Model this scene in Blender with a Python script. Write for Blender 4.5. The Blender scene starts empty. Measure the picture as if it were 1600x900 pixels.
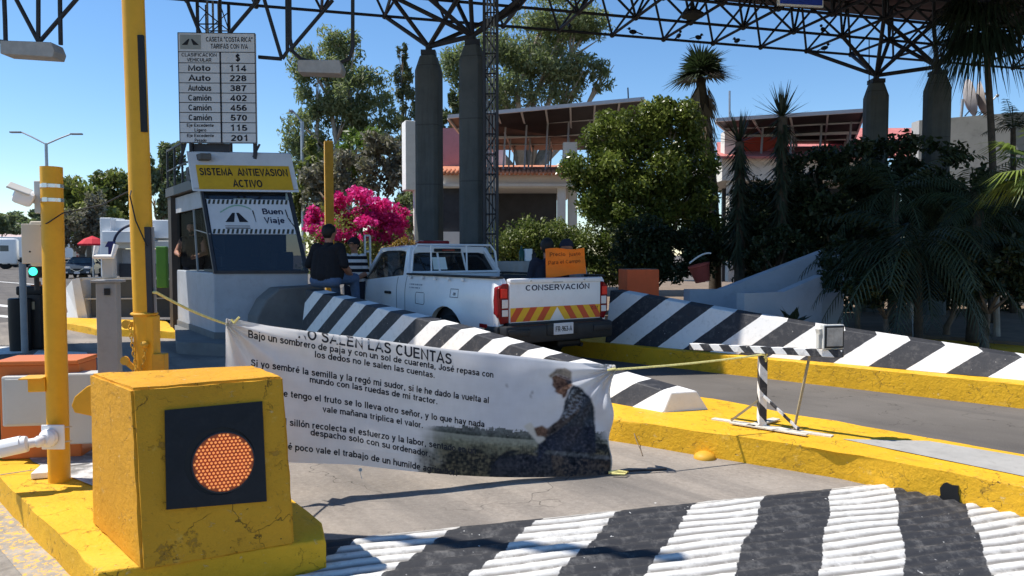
import bpy, bmesh, math, random
import numpy as np
from mathutils import Vector, Matrix
from mathutils.geometry import delaunay_2d_cdt

# ---------------------------------------------------------------- camera, sky, sun, exposure
S = bpy.context.scene
C = S.collection
R = math.radians
random.seed(7)
PITCH = math.atan(52 / 1160)
cam_d = bpy.data.cameras.new('camera')
cam = bpy.data.objects.new('camera', cam_d)
C.objects.link(cam)
cam.location = (0, 0, 1.6)
cam.rotation_euler = (R(90) - PITCH, 0, 0)
cam_d.sensor_width = 36
cam_d.lens = 26.1
cam_d.clip_end = 3000
cam_d.clip_start = 0.05
S.camera = cam

SUN_DIR = Vector((-0.58, 0.09, 1.0)).normalized()      # towards the sun
ELEV = math.asin(SUN_DIR.z)
world = bpy.data.worlds.new('World')
S.world = world
world.use_nodes = True
wn = world.node_tree
sky = wn.nodes.new('ShaderNodeTexSky')
sky.sky_type = 'NISHITA'
sky.sun_disc = False
sky.sun_elevation = ELEV
sky.sun_rotation = math.atan2(SUN_DIR.x, SUN_DIR.y)
sky.air_density = 1.0
sky.dust_density = 0.0
sky.ozone_density = 4.5
bg = wn.nodes['Background']
bg.inputs['Strength'].default_value = 0.115
hs = wn.nodes.new('ShaderNodeHueSaturation')
hs.inputs['Saturation'].default_value = 1.13
wn.links.new(sky.outputs['Color'], hs.inputs['Color'])
wn.links.new(hs.outputs['Color'], bg.inputs['Color'])
sun_d = bpy.data.lights.new('sun', 'SUN')
sun_d.energy = 4.6
sun_d.angle = R(0.5)
sun_d.color = (1.0, 0.95, 0.87)
sun = bpy.data.objects.new('sun', sun_d)
C.objects.link(sun)
sun.rotation_euler = SUN_DIR.to_track_quat('Z', 'Y').to_euler()
sun.location = (-20, 5, 40)
S.view_settings.view_transform = 'Standard'
S.view_settings.look = 'None'
S.view_settings.gamma = 1
S.view_settings.use_curve_mapping = False
S.view_settings.exposure = 0.52
S.cycles.max_bounces = 6
S.cycles.transparent_max_bounces = 12

# ---------------------------------------------------------------- measuring helpers
F = 1160.0
CAM = Vector((0, 0, 1.6))
def ray(px, py):
    X, Y = (px - 800) / F, (450 - py) / F
    c, s = math.cos(PITCH), math.sin(PITCH)
    return Vector((X, c + Y * s, -s + Y * c))
def P(px, py, D):
    d = ray(px, py); return CAM + d * (D / d.y)
def G(px, py, z=0.0):
    d = ray(px, py); return CAM + d * ((z - 1.6) / d.z)
def PX(p):
    q = Vector(p) - CAM
    c, s = math.cos(PITCH), math.sin(PITCH)
    f = q.y * c - q.z * s; u = q.y * s + q.z * c
    return (800 + F * q.x / f, 450 - F * u / f)

# ---------------------------------------------------------------- materials
MATS = {}
def lin(r, g, b):
    f = lambda v: (v / 255 / 12.92) if v / 255 <= 0.04045 else ((v / 255 + 0.055) / 1.055) ** 2.4
    return (f(r), f(g), f(b))
class NT:
    def __init__(s, name):
        s.m = bpy.data.materials.new(name); s.m.use_nodes = True
        s.t = s.m.node_tree; s.b = s.t.nodes['Principled BSDF']; s.out = s.t.nodes['Material Output']
        s.tc = s.n('ShaderNodeTexCoord'); s.b.inputs['Specular IOR Level'].default_value = .25
    def n(s, k, **kw):
        x = s.t.nodes.new(k)
        for a, v in kw.items(): setattr(x, a, v)
        return x
    def l(s, a, b): s.t.links.new(a, b)
    def noise(s, scale, detail=6, rough=.6, vec=None, dist=0.0):
        x = s.n('ShaderNodeTexNoise'); x.inputs['Scale'].default_value = scale
        x.inputs['Detail'].default_value = detail; x.inputs['Roughness'].default_value = rough
        x.inputs['Distortion'].default_value = dist
        s.l(vec if vec is not None else s.tc.outputs['Object'], x.inputs['Vector']); return x.outputs['Fac']
    def mapr(s, v, a, b, c=0., d=1.):
        x = s.n('ShaderNodeMapRange'); s.l(v, x.inputs[0])
        for i, k in enumerate((a, b, c, d)): x.inputs[i + 1].default_value = k
        return x.outputs[0]
    def math(s, op, a, b=0.0):
        x = s.n('ShaderNodeMath', operation=op)
        for i, v in enumerate((a, b)):
            if isinstance(v, (int, float)): x.inputs[i].default_value = v
            else: s.l(v, x.inputs[i])
        return x.outputs[0]
    def mix(s, fac, a, b, mode='MIX'):
        x = s.n('ShaderNodeMix', data_type='RGBA', blend_type=mode)
        for sock, v in ((x.inputs[0], fac), (x.inputs[6], a), (x.inputs[7], b)):
            if isinstance(v, (int, float)): sock.default_value = v
            elif isinstance(v, tuple): sock.default_value = (*v[:3], 1)
            else: s.l(v, sock)
        return x.outputs[2]
    def scaled(s, sc, src='Object'):
        x = s.n('ShaderNodeMapping'); x.inputs['Scale'].default_value = sc
        s.l(s.tc.outputs[src], x.inputs['Vector']); return x.outputs[0]
    def bump(s, h, strength=.3, dist=.01):
        x = s.n('ShaderNodeBump'); x.inputs['Strength'].default_value = strength; x.inputs['Distance'].default_value = dist
        s.l(h, x.inputs['Height']); s.l(x.outputs[0], s.b.inputs['Normal'])
    def cracks(s, scale, width, amount):
        d = s.noise(scale * 1.7, 4)
        v = s.n('ShaderNodeVectorMath', operation='ADD'); s.l(s.tc.outputs['Object'], v.inputs[0])
        k = s.n('ShaderNodeVectorMath', operation='SCALE'); k.inputs['Scale'].default_value = .9 / scale
        cmb = s.n('ShaderNodeCombineXYZ'); s.l(d, cmb.inputs[0]); s.l(s.noise(scale * 2.3, 4), cmb.inputs[1]); s.l(s.noise(scale * 1.3, 4), cmb.inputs[2])
        s.l(cmb.outputs[0], k.inputs[0]); s.l(k.outputs[0], v.inputs[1])
        vo = s.n('ShaderNodeTexVoronoi', feature='DISTANCE_TO_EDGE'); vo.inputs['Scale'].default_value = scale
        s.l(v.outputs[0], vo.inputs['Vector'])
        line = s.mapr(vo.outputs['Distance'], 0, width, 1, 0)
        gate = s.mapr(s.noise(scale * .9, 2), amount, amount + .05)
        return s.math('MULTIPLY', line, gate)
    def col(s, c):
        if isinstance(c, tuple): s.b.inputs['Base Color'].default_value = (*c[:3], 1)
        else: s.l(c, s.b.inputs['Base Color'])
def mat(name, c, rough=.6, var=.15, scale=6, metal=0., bump=.0, bscale=60, dirt=0., dcol=(.06, .05, .04), spec=.3, vec=None):
    if name in MATS: return MATS[name]
    t = NT(name)
    n = t.noise(scale, 8, .65)
    base = t.mix(t.mapr(n, .3, .7), tuple(x * (1 - var) for x in c), tuple(min(1, x * (1 + var)) for x in c))
    if dirt:
        d = t.math('MULTIPLY', t.mapr(t.noise(scale * 2.7, 10, .75), .52, .75), dirt)
        base = t.mix(d, base, dcol)
    t.col(base)
    t.b.inputs['Roughness'].default_value = rough
    t.b.inputs['Metallic'].default_value = metal
    t.b.inputs['Specular IOR Level'].default_value = spec
    if bump: t.bump(t.noise(bscale, 6), bump, .01)
    MATS[name] = t.m
    return t.m
def emit(name, c, strength):
    t = NT(name); t.col(c); t.b.inputs['Emission Color'].default_value = (*c, 1); t.b.inputs['Emission Strength'].default_value = strength
    return t.m
def yellow_concrete(name, c, rust=.0, crack=.55):
    t = NT(name)
    big = t.noise(1.6, 8, .6)
    base = t.mix(t.mapr(big, .3, .7), tuple(x * .82 for x in c), tuple(x * 1.06 for x in c))
    fine = t.mapr(t.noise(26, 10, .8), .56, .72)
    base = t.mix(t.math('MULTIPLY', fine, .5), base, (c[0] * .5, c[1] * .45, .02))
    sv = t.n('ShaderNodeMapping'); sv.inputs['Rotation'].default_value = (0, 0, R(-37)); t.l(t.tc.outputs['Object'], sv.inputs['Vector'])
    sw = t.n('ShaderNodeMapping'); sw.inputs['Scale'].default_value = (6, .9, 7); t.l(sv.outputs[0], sw.inputs['Vector'])
    scuff = t.mapr(t.noise(1.6, 9, .75, sw.outputs[0]), .60, .72)
    base = t.mix(t.math('MULTIPLY', scuff, .5), base, (.16, .10, .03))
    blot = t.mapr(t.noise(4.2, 10, .8), .57, .66)
    base = t.mix(t.math('MULTIPLY', blot, .35), base, (c[0] * .62, c[1] * .55, .015))
    pale = t.mapr(t.noise(9, 8, .7), .60, .74)
    base = t.mix(t.math('MULTIPLY', pale, .35), base, (.85, .62, .22))
    peel = t.math('MULTIPLY', t.mapr(t.noise(7.5, 12, .78), .60, .612), .6)
    base = t.mix(peel, base, (c[0] * .45, c[1] * .48, .03))
    peel2 = t.math('MULTIPLY', t.mapr(t.noise(13, 12, .8, t.scaled((1, 1, 1.7))), .615, .625), .5)
    base = t.mix(peel2, base, (.80, .66, .36))
    cr = t.math('MAXIMUM', t.cracks(3.2, .009, crack), t.math('MULTIPLY', t.cracks(9, .022, .60), .8))
    chip = t.mapr(t.noise(38, 3, .5), .735, .75)
    dark = t.math('MAXIMUM', cr, chip)
    base = t.mix(t.math('MULTIPLY', dark, .85), base, (.07, .045, .02))
    t.col(base); t.b.inputs['Roughness'].default_value = .62
    h = t.math('ADD', t.noise(34, 8, .7), t.math('MULTIPLY', dark, -.7))
    h = t.math('ADD', h, t.math('MULTIPLY', t.noise(8, 3), .9)); h = t.math('ADD', h, t.math('MULTIPLY', t.math('ADD', peel, peel2), -.5))
    t.bump(h, .7, .013)
    return t.m
def stripe_mat(name, wear=.5, white=(.80, .79, .77), black=(.035, .036, .042), edge=.03, groove=False):
    """diagonal black and white paint: UV.x counts stripe pairs"""
    t = NT(name)
    sep = t.n('ShaderNodeSeparateXYZ'); t.l(t.tc.outputs['UV'], sep.inputs[0])
    u = t.math('ADD', sep.outputs[0], t.math('MULTIPLY', t.math('SUBTRACT', t.noise(9, 6, .7), .5), edge))
    fr = t.math('FRACT', u)
    tri = t.math('ABSOLUTE', t.math('SUBTRACT', fr, .5))
    m = t.mapr(tri, .247, .253)
    nz = t.noise(14, 9, .75)
    w = t.mix(t.math('MULTIPLY', t.mapr(nz, .52, .78), wear), white, (.30, .28, .25))
    w = t.mix(t.mapr(t.noise(1.1, 4), .35, .7, 0, .16), w, (.45, .42, .38))
    b = t.mix(t.math('MULTIPLY', t.mapr(t.noise(11, 9, .75), .5, .8), wear), black, (.20, .19, .18))
    chips = t.mapr(t.noise(30, 4, .6), .70, .72)
    b = t.mix(t.math('MULTIPLY', chips, .9), b, (.66, .64, .6))
    if groove:                                   # UV.y counts ridges: paint is worn out of the grooves
        gy = t.math('FRACT', sep.outputs[1]); gd = t.math('ABSOLUTE', t.math('SUBTRACT', gy, .5))
        gm = t.math('MULTIPLY', t.mapr(gd, .29, .12), t.mapr(t.noise(3.0, 7, .75), .33, .50))
        w = t.mix(gm, w, (.24, .225, .205))
    t.col(t.mix(m, w, b)); t.b.inputs['Roughness'].default_value = .58
    t.bump(t.noise(40, 7, .7), .35, .008)
    return t.m
def leaf_mat(name, c, trans=.35, rough=.5, var=.35, c2=None):
    t = NT(name)
    inf = t.n('ShaderNodeAttribute', attribute_name='tone')
    lo = tuple(x * (1 - var) for x in c); hi = c2 or tuple(x * (1 + var) for x in c)
    colr = t.mix(inf.outputs['Fac'], lo, hi)
    t.col(colr); t.b.inputs['Roughness'].default_value = rough; t.b.inputs['Specular IOR Level'].default_value = .35
    tr = t.n('ShaderNodeBsdfTranslucent'); t.l(t.mix(.5, colr, (c[0] * 1.2, c[1] * 1.5, c[2] * .5)), tr.inputs['Color'])
    mx = t.n('ShaderNodeMixShader'); mx.inputs[0].default_value = trans
    t.l(t.b.outputs[0], mx.inputs[1]); t.l(tr.outputs[0], mx.inputs[2]); t.l(mx.outputs[0], t.out.inputs['Surface'])
    return t.m
def glass_mat(name, tint, clear=.3, rough=.04):
    t = NT(name); t.col(tint); t.b.inputs['Roughness'].default_value = rough; t.b.inputs['Specular IOR Level'].default_value = .7
    tr = t.n('ShaderNodeBsdfTransparent'); tr.inputs['Color'].default_value = (.75, .82, .85, 1)
    mx = t.n('ShaderNodeMixShader'); mx.inputs[0].default_value = clear
    t.l(t.b.outputs[0], mx.inputs[1]); t.l(tr.outputs[0], mx.inputs[2]); t.l(mx.outputs[0], t.out.inputs['Surface'])
    return t.m

M = {}
M['yellow'] = yellow_concrete('yellow painted concrete', (.70, .335, .018))
M['yellow_kerb'] = yellow_concrete('yellow painted kerb', (.80, .44, .022), crack=.5)
M['yellow_steel'] = mat('yellow painted steel', (.74, .37, .018), .42, .10, 4, bump=.06, bscale=25, dirt=.18, dcol=(.28, .15, .03))
M['yellow_dull'] = mat('dull yellow paint', (.62, .33, .03), .55, .15, 5, dirt=.3, dcol=(.2, .12, .04))
M['stripe'] = stripe_mat('black and white barrier paint')
M['stripe_worn'] = stripe_mat('worn black and white road paint', wear=.95, white=(.68, .66, .62), black=(.04, .04, .043), edge=.07, groove=True)
M['stripe_small'] = stripe_mat('black and white stand paint', wear=.9, edge=.12)
M['white'] = mat('white paint', (.78, .77, .74), .55, .06, 5, bump=.1, bscale=40, dirt=.25, dcol=(.35, .32, .28))
M['white_clean'] = mat('clean white paint', (.80, .80, .79), .4, .03, 3)
M['truck_white'] = mat('white vehicle paint', (.80, .80, .80), .22, .03, 2, dirt=.18, dcol=(.4, .37, .33))
M['wall_white'] = mat('white plaster', (.72, .70, .65), .85, .08, 2, bump=.2, bscale=25, dirt=.3, dcol=(.42, .38, .32))
M['wall_grey'] = mat('grey plaster wall', (.42, .42, .42), .85, .1, 2, dirt=.3)
M['pink_wall'] = mat('faded pink wall', (.50, .24, .24), .85, .08, 1.5, dirt=.2)
M['red_wall'] = mat('red painted wall', (.42, .07, .05), .8, .12, 2)
M['red_roof'] = mat('faded red roof', (.50, .17, .15), .85, .15, 3)
M['tile'] = mat('clay roof tiles', (.50, .20, .11), .85, .3, 8)
M['black_paint'] = mat('black gloss paint', (.009, .010, .013), .55, .3, 9, bump=.25, bscale=30, dirt=.15, dcol=(.06, .06, .06))
M['black'] = mat('black plastic', (.014, .014, .015), .5, .2, 8)
M['dark_steel'] = mat('dark steel', (.035, .036, .042), .55, .25, 6)
M['brown_steel'] = mat('dark brown steel', (.04, .03, .024), .6, .2, 5)
M['galv'] = mat('galvanised steel', (.42, .43, .44), .45, .12, 12, metal=.6)
M['chrome'] = mat('bright steel', (.65, .65, .66), .25, .05, 8, metal=.9)
M['grey_paint'] = mat('grey painted steel', (.30, .30, .30), .5, .1, 5, dirt=.2)
M['light_grey'] = mat('light grey enamel', (.52, .51, .47), .5, .05, 4, dirt=.1, dcol=(.3, .27, .22))
M['cream'] = mat('cream enamel', (.60, .55, .45), .5, .06, 4, dirt=.15, dcol=(.35, .3, .2))
M['orange'] = mat('orange enamel', (.60, .16, .035), .45, .08, 4, dirt=.1)
M['orange_cloth'] = mat('orange sheet', (.95, .22, .02), .8, .06, 4)
M['pillar'] = mat('grey green concrete', (.10, .108, .106), .85, .14, 1.8, bump=.3, bscale=30, dirt=.25, dcol=(.08, .08, .08))
def pillar_mat():
    t = NT('formed grey concrete'); base = t.mix(t.mapr(t.noise(1.8, 8, .65), .3, .7), (.082, .09, .088), (.125, .132, .128))
    st_ = t.mapr(t.noise(2.2, 6, .7, t.scaled((3.5, 3.5, .22))), .5, .72); base = t.mix(t.math('MULTIPLY', st_, .6), base, (.055, .055, .052))
    sp_ = t.n('ShaderNodeSeparateXYZ'); t.l(t.tc.outputs['Object'], sp_.inputs[0]); fz = t.math('ABSOLUTE', t.math('SUBTRACT', t.math('FRACT', t.math('MULTIPLY', sp_.outputs[2], .82)), .5))
    sm_ = t.mapr(fz, .012, .004); base = t.mix(t.math('MULTIPLY', sm_, .6), base, (.05, .05, .05)); base = t.mix(t.mapr(t.noise(9, 8, .8), .6, .72, 0, .4), base, (.2, .2, .19))
    t.col(base); t.b.inputs['Roughness'].default_value = .88; t.bump(t.math('ADD', t.noise(30, 6), t.math('MULTIPLY', sm_, -1.0)), .35, .012); return t.m
M['pillar'] = pillar_mat()
M['booth_base'] = mat('pale grey booth paint', (.36, .38, .41), .6, .12, 2, dirt=.5, dcol=(.22, .21, .2), bump=.1, bscale=20)
M['concrete_dark'] = mat('dark grey concrete', (.16, .16, .155), .85, .15, 3, dirt=.3, bump=.3, bscale=20)
M['concrete_pale'] = mat('pale concrete', (.36, .345, .32), .9, .12, 4, dirt=.3, bump=.3, bscale=40)
M['rubber'] = mat('rubber', (.018, .018, .018), .85, .2, 10)
M['bumper'] = mat('grey bumper plastic', (.022, .023, .025), .5, .15, 8)
M['glass_dark'] = glass_mat('tinted glass', (.012, .014, .016), .10)
M['glass_booth'] = glass_mat('booth side glass', (.015, .018, .02), .97)
M['glass_clear'] = glass_mat('window glass', (.02, .026, .03), .4)
M['lens_red'] = mat('red lamp lens', (.20, .006, .008), .18, .1, 20)
M['lens_white'] = mat('clear lamp lens', (.70, .68, .66), .15, .05, 20)
M['text_black'] = mat('black lettering', (.015, .016, .022), .7, .2, 10)
M['text_blue'] = mat('dark blue lettering', (.012, .018, .05), .6, .1, 10)
M['rope'] = mat('yellow nylon rope', (.75, .66, .25), .7, .25, 60)
M['sign_white'] = mat('white sign sheet', (.62, .62, .63), .5, .06, 3, dirt=.3, dcol=(.4, .38, .36))
M['sign_yellow'] = mat('yellow sign sheet', (.62, .36, .02), .55, .1, 4, dirt=.2, dcol=(.3, .18, .05))
M['sign_blue'] = mat('blue sign sheet', (.02, .06, .42), .5, .05, 4)
M['bark'] = mat('tree bark', (.16, .12, .085), .9, .35, 7, bump=.6, bscale=18)
M['bark_pale'] = mat('pale bark', (.34, .29, .23), .9, .25, 5, bump=.4, bscale=14)
M['palm_bark'] = mat('palm trunk', (.075, .06, .045), .95, .35, 12, bump=.7, bscale=22)
M['terracotta'] = mat('red pot', (.36, .07, .05), .6, .15, 6)
M['skin'] = mat('tan skin', (.36, .17, .105), .55, .06, 14)
M['hair'] = mat('black hair', (.012, .010, .009), .6, .3, 50)
M['cloth_black'] = mat('black shirt cloth', (.012, .012, .015), .9, .2, 20)
M['denim'] = mat('blue denim', (.085, .13, .22), .9, .15, 24)
M['cloth_grey'] = mat('grey cloth', (.25, .26, .28), .9, .1, 10)
M['cloth_navy'] = mat('navy cloth', (.02, .022, .035), .9, .15, 20)
M['soil'] = mat('dry soil', (.20, .15, .11), .95, .25, 3, bump=.6, bscale=12)

# ---------------------------------------------------------------- mesh helpers
MW = {}
SKEW = {}
class MB:
    def __init__(s): s.v = []; s.f = []; s.mi = []; s.uv = None; s.cur = 0
    def add(s, vs, fs, mi=None):
        o = len(s.v); s.v += [tuple(x) for x in vs]
        m = s.cur if mi is None else mi
        for f in fs: s.f.append(tuple(i + o for i in f)); s.mi.append(m)
        return s
    def box(s, c, d, rz=0, mi=None, rot=None):
        x, y, z = (k / 2 for k in d)
        pts = [Vector((a * x, b * y, e * z)) for a in (-1, 1) for b in (-1, 1) for e in (-1, 1)]
        r = rot if rot is not None else Matrix.Rotation(rz, 3, 'Z')
        pts = [r @ p + Vector(c) for p in pts]
        return s.add(pts, [(0, 1, 3, 2), (4, 6, 7, 5), (0, 4, 5, 1), (2, 3, 7, 6), (0, 2, 6, 4), (1, 5, 7, 3)], mi)
    def rbox(s, c, d, rz=0, b=.01, mi=None, rot=None, seg=2):
        bm = bmesh.new(); bmesh.ops.create_cube(bm, size=1)
        for v in bm.verts: v.co = Vector((v.co.x * d[0], v.co.y * d[1], v.co.z * d[2]))
        bmesh.ops.bevel(bm, geom=bm.edges[:], offset=min(b, min(d) * .45), segments=seg, affect='EDGES', profile=.5)
        r = rot if rot is not None else Matrix.Rotation(rz, 3, 'Z')
        s.bm(bm, r.to_4x4(), c, mi); return s
    def bm(s, bm, mtx=None, c=(0, 0, 0), mi=None):
        bm.verts.index_update(); mtx = mtx or Matrix()
        s.add([mtx @ v.co + Vector(c) for v in bm.verts], [[v.index for v in f.verts] for f in bm.faces], mi); bm.free(); return s
    def tube(s, pts, r, n=8, mi=None, cap=True, ang=0):
        pts = [Vector(p) for p in pts]
        rs = r if isinstance(r, (list, tuple)) else [r] * len(pts)
        t0 = (pts[1] - pts[0]).normalized()
        ref = Vector((0, 0, 1)) if abs(t0.z) < .95 else Vector((1, 0, 0))
        a = t0.cross(ref).normalized(); vs = []
        for i, p in enumerate(pts):
            t = (pts[min(i + 1, len(pts) - 1)] - pts[max(i - 1, 0)]).normalized()
            a = (a - t * a.dot(t)); a = a.normalized() if a.length > 1e-6 else t.orthogonal().normalized()
            b = t.cross(a)
            vs += [p + (a * math.cos(2 * math.pi * k / n + ang) + b * math.sin(2 * math.pi * k / n + ang)) * rs[i] for k in range(n)]
        fs = []
        for i in range(len(pts) - 1):
            for k in range(n):
                k2 = (k + 1) % n; fs.append((i * n + k, i * n + k2, (i + 1) * n + k2, (i + 1) * n + k))
        if cap:
            fs.append(tuple(range(n - 1, -1, -1))); fs.append(tuple((len(pts) - 1) * n + k for k in range(n)))
        return s.add(vs, fs, mi)
    def bar(s, p, q, w, h=None, mi=None, up=(0, 0, 1)):
        p, q = Vector(p), Vector(q); h = h or w
        t = (q - p).normalized(); u = Vector(up)
        if abs(t.dot(u)) > .97: u = Vector((1, 0, 0))
        a = t.cross(u).normalized(); b = a.cross(t)
        vs = [e + a * (x * w / 2) + b * (y * h / 2) for e in (p, q) for x, y in ((-1, -1), (1, -1), (1, 1), (-1, 1))]
        return s.add(vs, [(0, 3, 2, 1), (4, 5, 6, 7), (0, 1, 5, 4), (1, 2, 6, 5), (2, 3, 7, 6), (3, 0, 4, 7)], mi)
    def prism(s, poly, z0, z1, mi=None):
        n = len(poly); vs = [(x, y, z0) for x, y in poly] + [(x, y, z1) for x, y in poly]
        fs = [tuple(range(n - 1, -1, -1)), tuple(range(n, 2 * n))] + [(i, (i + 1) % n, n + (i + 1) % n, n + i) for i in range(n)]
        return s.add(vs, fs, mi)
    def extr(s, poly3, off, mi=None):
        n = len(poly3); p = [Vector(x) for x in poly3]; off = Vector(off)
        vs = p + [x + off for x in p]
        fs = [tuple(range(n - 1, -1, -1)), tuple(range(n, 2 * n))] + [(i, (i + 1) % n, n + (i + 1) % n, n + i) for i in range(n)]
        return s.add(vs, fs, mi)
    def lathe(s, prof, c=(0, 0, 0), n=20, axis=None, mi=None):
        """prof: (r, h) pairs along axis"""
        ax = Vector(axis or (0, 0, 1)).normalized(); a = ax.orthogonal().normalized(); b = ax.cross(a); c = Vector(c)
        vs = [c + ax * h + (a * math.cos(2 * math.pi * k / n) + b * math.sin(2 * math.pi * k / n)) * r for r, h in prof for k in range(n)]
        fs = [(i * n + k, i * n + (k + 1) % n, (i + 1) * n + (k + 1) % n, (i + 1) * n + k) for i in range(len(prof) - 1) for k in range(n)]
        fs += [tuple(range(n - 1, -1, -1)), tuple((len(prof) - 1) * n + k for k in range(n))]
        return s.add(vs, fs, mi)
    def ball(s, c, r, n=10, m=7, mi=None):
        r = r if isinstance(r, (tuple, list)) else (r, r, r)
        vs = [(c[0], c[1], c[2] + r[2])]
        for i in range(1, m):
            t = math.pi * i / m
            vs += [(c[0] + r[0] * math.sin(t) * math.cos(2 * math.pi * k / n), c[1] + r[1] * math.sin(t) * math.sin(2 * math.pi * k / n), c[2] + r[2] * math.cos(t)) for k in range(n)]
        vs.append((c[0], c[1], c[2] - r[2])); fs = [(0, 1 + k, 1 + (k + 1) % n) for k in range(n)]
        for i in range(m - 2):
            for k in range(n): fs.append((1 + i * n + k, 1 + (i + 1) * n + k, 1 + (i + 1) * n + (k + 1) % n, 1 + i * n + (k + 1) % n))
        L = len(vs) - 1; fs += [(L, 1 + (m - 2) * n + (k + 1) % n, 1 + (m - 2) * n + k) for k in range(n)]
        return s.add(vs, fs, mi)
    def build(s, name, mats, parent=None, smooth=False, world=True, bevel=0, bseg=2, sharp=35):
        if parent is not None and not world and parent.name in SKEW: s.v = [tuple(SKEW[parent.name] @ Vector(v)) for v in s.v]
        me = bpy.data.meshes.new(name)
        mats = mats if isinstance(mats, (list, tuple)) else [mats]
        vs = s.v
        if parent is not None and world:
            inv = MW[parent.name].inverted(); vs = [inv @ Vector(v) for v in vs]
        me.from_pydata([tuple(v) for v in vs], [], s.f)
        for m in mats: me.materials.append(m)
        me.polygons.foreach_set('material_index', s.mi)
        bm = bmesh.new(); bm.from_mesh(me)
        bmesh.ops.recalc_face_normals(bm, faces=bm.faces[:])
        bm.to_mesh(me); bm.free()
        if s.uv is not None:
            l = me.uv_layers.new(name='UVMap'); vi = np.zeros(len(me.loops), dtype=np.int32); me.loops.foreach_get('vertex_index', vi)
            l.data.foreach_set('uv', np.array(s.uv, dtype=np.float32)[vi].ravel())
        o = bpy.data.objects.new(name, me); C.objects.link(o)
        if bevel:
            md = o.modifiers.new('bevel', 'BEVEL'); md.width = bevel; md.segments = bseg; md.limit_method = 'ANGLE'; md.angle_limit = R(30)
        if smooth:
            me.polygons.foreach_set('use_smooth', [True] * len(me.polygons))
            if sharp:
                bm = bmesh.new(); bm.from_mesh(me)
                for e in bm.edges:
                    if len(e.link_faces) == 2 and e.calc_face_angle(0) > R(sharp): e.smooth = False
                bm.to_mesh(me); bm.free()
        if parent is not None:
            o.parent = parent; MW[o.name] = MW[parent.name].copy()
        else: MW[o.name] = Matrix()
        return o
def tag(o, label=None, cat=None, group=None, kind=None):
    if label: o['label'] = label
    if cat: o['category'] = cat
    if group: o['group'] = group
    if kind: o['kind'] = kind
    return o
def thing(name, label, cat, loc=(0, 0, 0), rz=0, group=None):
    o = bpy.data.objects.new(name, None); C.objects.link(o)
    o.location = loc; o.rotation_euler = (0, 0, rz); o.empty_display_size = .2
    MW[o.name] = Matrix.Translation(Vector(loc)) @ Matrix.Rotation(rz, 4, 'Z')
    return tag(o, label, cat, group)
def copy_tree(o, parent=None, label=None):
    c = o.copy(); C.objects.link(c)
    if parent is not None: c.parent = parent
    if label: c['label'] = label
    for ch in list(o.children): copy_tree(ch, c)
    return c
def mesh_np(name, V, Fq, mats, mi=None, parent=None, tone=None, smooth=False):
    """quads from numpy, fast"""
    me = bpy.data.meshes.new(name)
    nf = len(Fq); k = Fq.shape[1]
    me.vertices.add(len(V)); me.vertices.foreach_set('co', np.asarray(V, dtype=np.float32).ravel())
    me.loops.add(nf * k); me.loops.foreach_set('vertex_index', np.asarray(Fq, dtype=np.int32).ravel())
    me.polygons.add(nf); me.polygons.foreach_set('loop_start', np.arange(0, nf * k, k, dtype=np.int32))
    for m in (mats if isinstance(mats, (list, tuple)) else [mats]): me.materials.append(m)
    if mi is not None: me.polygons.foreach_set('material_index', np.asarray(mi, dtype=np.int32))
    me.update(calc_edges=True)
    if tone is not None:
        a = me.attributes.new('tone', 'FLOAT', 'POINT'); a.data.foreach_set('value', np.asarray(tone, dtype=np.float32))
    if smooth: me.polygons.foreach_set('use_smooth', [True] * nf)
    o = bpy.data.objects.new(name, me); C.objects.link(o)
    if parent is not None: o.parent = parent; MW[o.name] = MW[parent.name].copy()
    else: MW[o.name] = Matrix()
    return o
# ---------------------------------------------------------------- stroke lettering (a plain bold grotesque drawn from centre lines)
def A_(cx, cy, rx, ry, a0, a1, n=None):
    n = n or max(4, int(abs(a1 - a0) / 22)); return [(cx + rx * math.cos(R(a)), cy + ry * math.sin(R(a))) for a in np.linspace(a0, a1, n + 1)]
def CR(pts, k=3):
    out = []; q = [pts[0]] + pts + [pts[-1]]
    for i in range(1, len(q) - 2):
        p0, p1, p2, p3 = q[i - 1:i + 3]
        for t in np.arange(k) / k: out.append(tuple(.5 * (2 * p1[j] + (p2[j] - p0[j]) * t + (2 * p0[j] - 5 * p1[j] + 4 * p2[j] - p3[j]) * t * t + (3 * p1[j] - p0[j] - 3 * p2[j] + p3[j]) * t ** 3) for j in (0, 1)))
    return out + [pts[-1]]
H_ = .085
_el = lambda cx: A_(cx, .365, .225, .28, 0, 360, 16)
_S = lambda sx, sy, ox: CR([(ox + x * sx, .5 + (y - .5) * sy) for x, y in ((.54, .76), (.46, .88), (.31, .915), (.15, .87), (.10, .74), (.17, .62), (.32, .54), (.49, .46), (.56, .31), (.49, .14), (.32, .085), (.15, .12), (.07, .26))])
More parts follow.
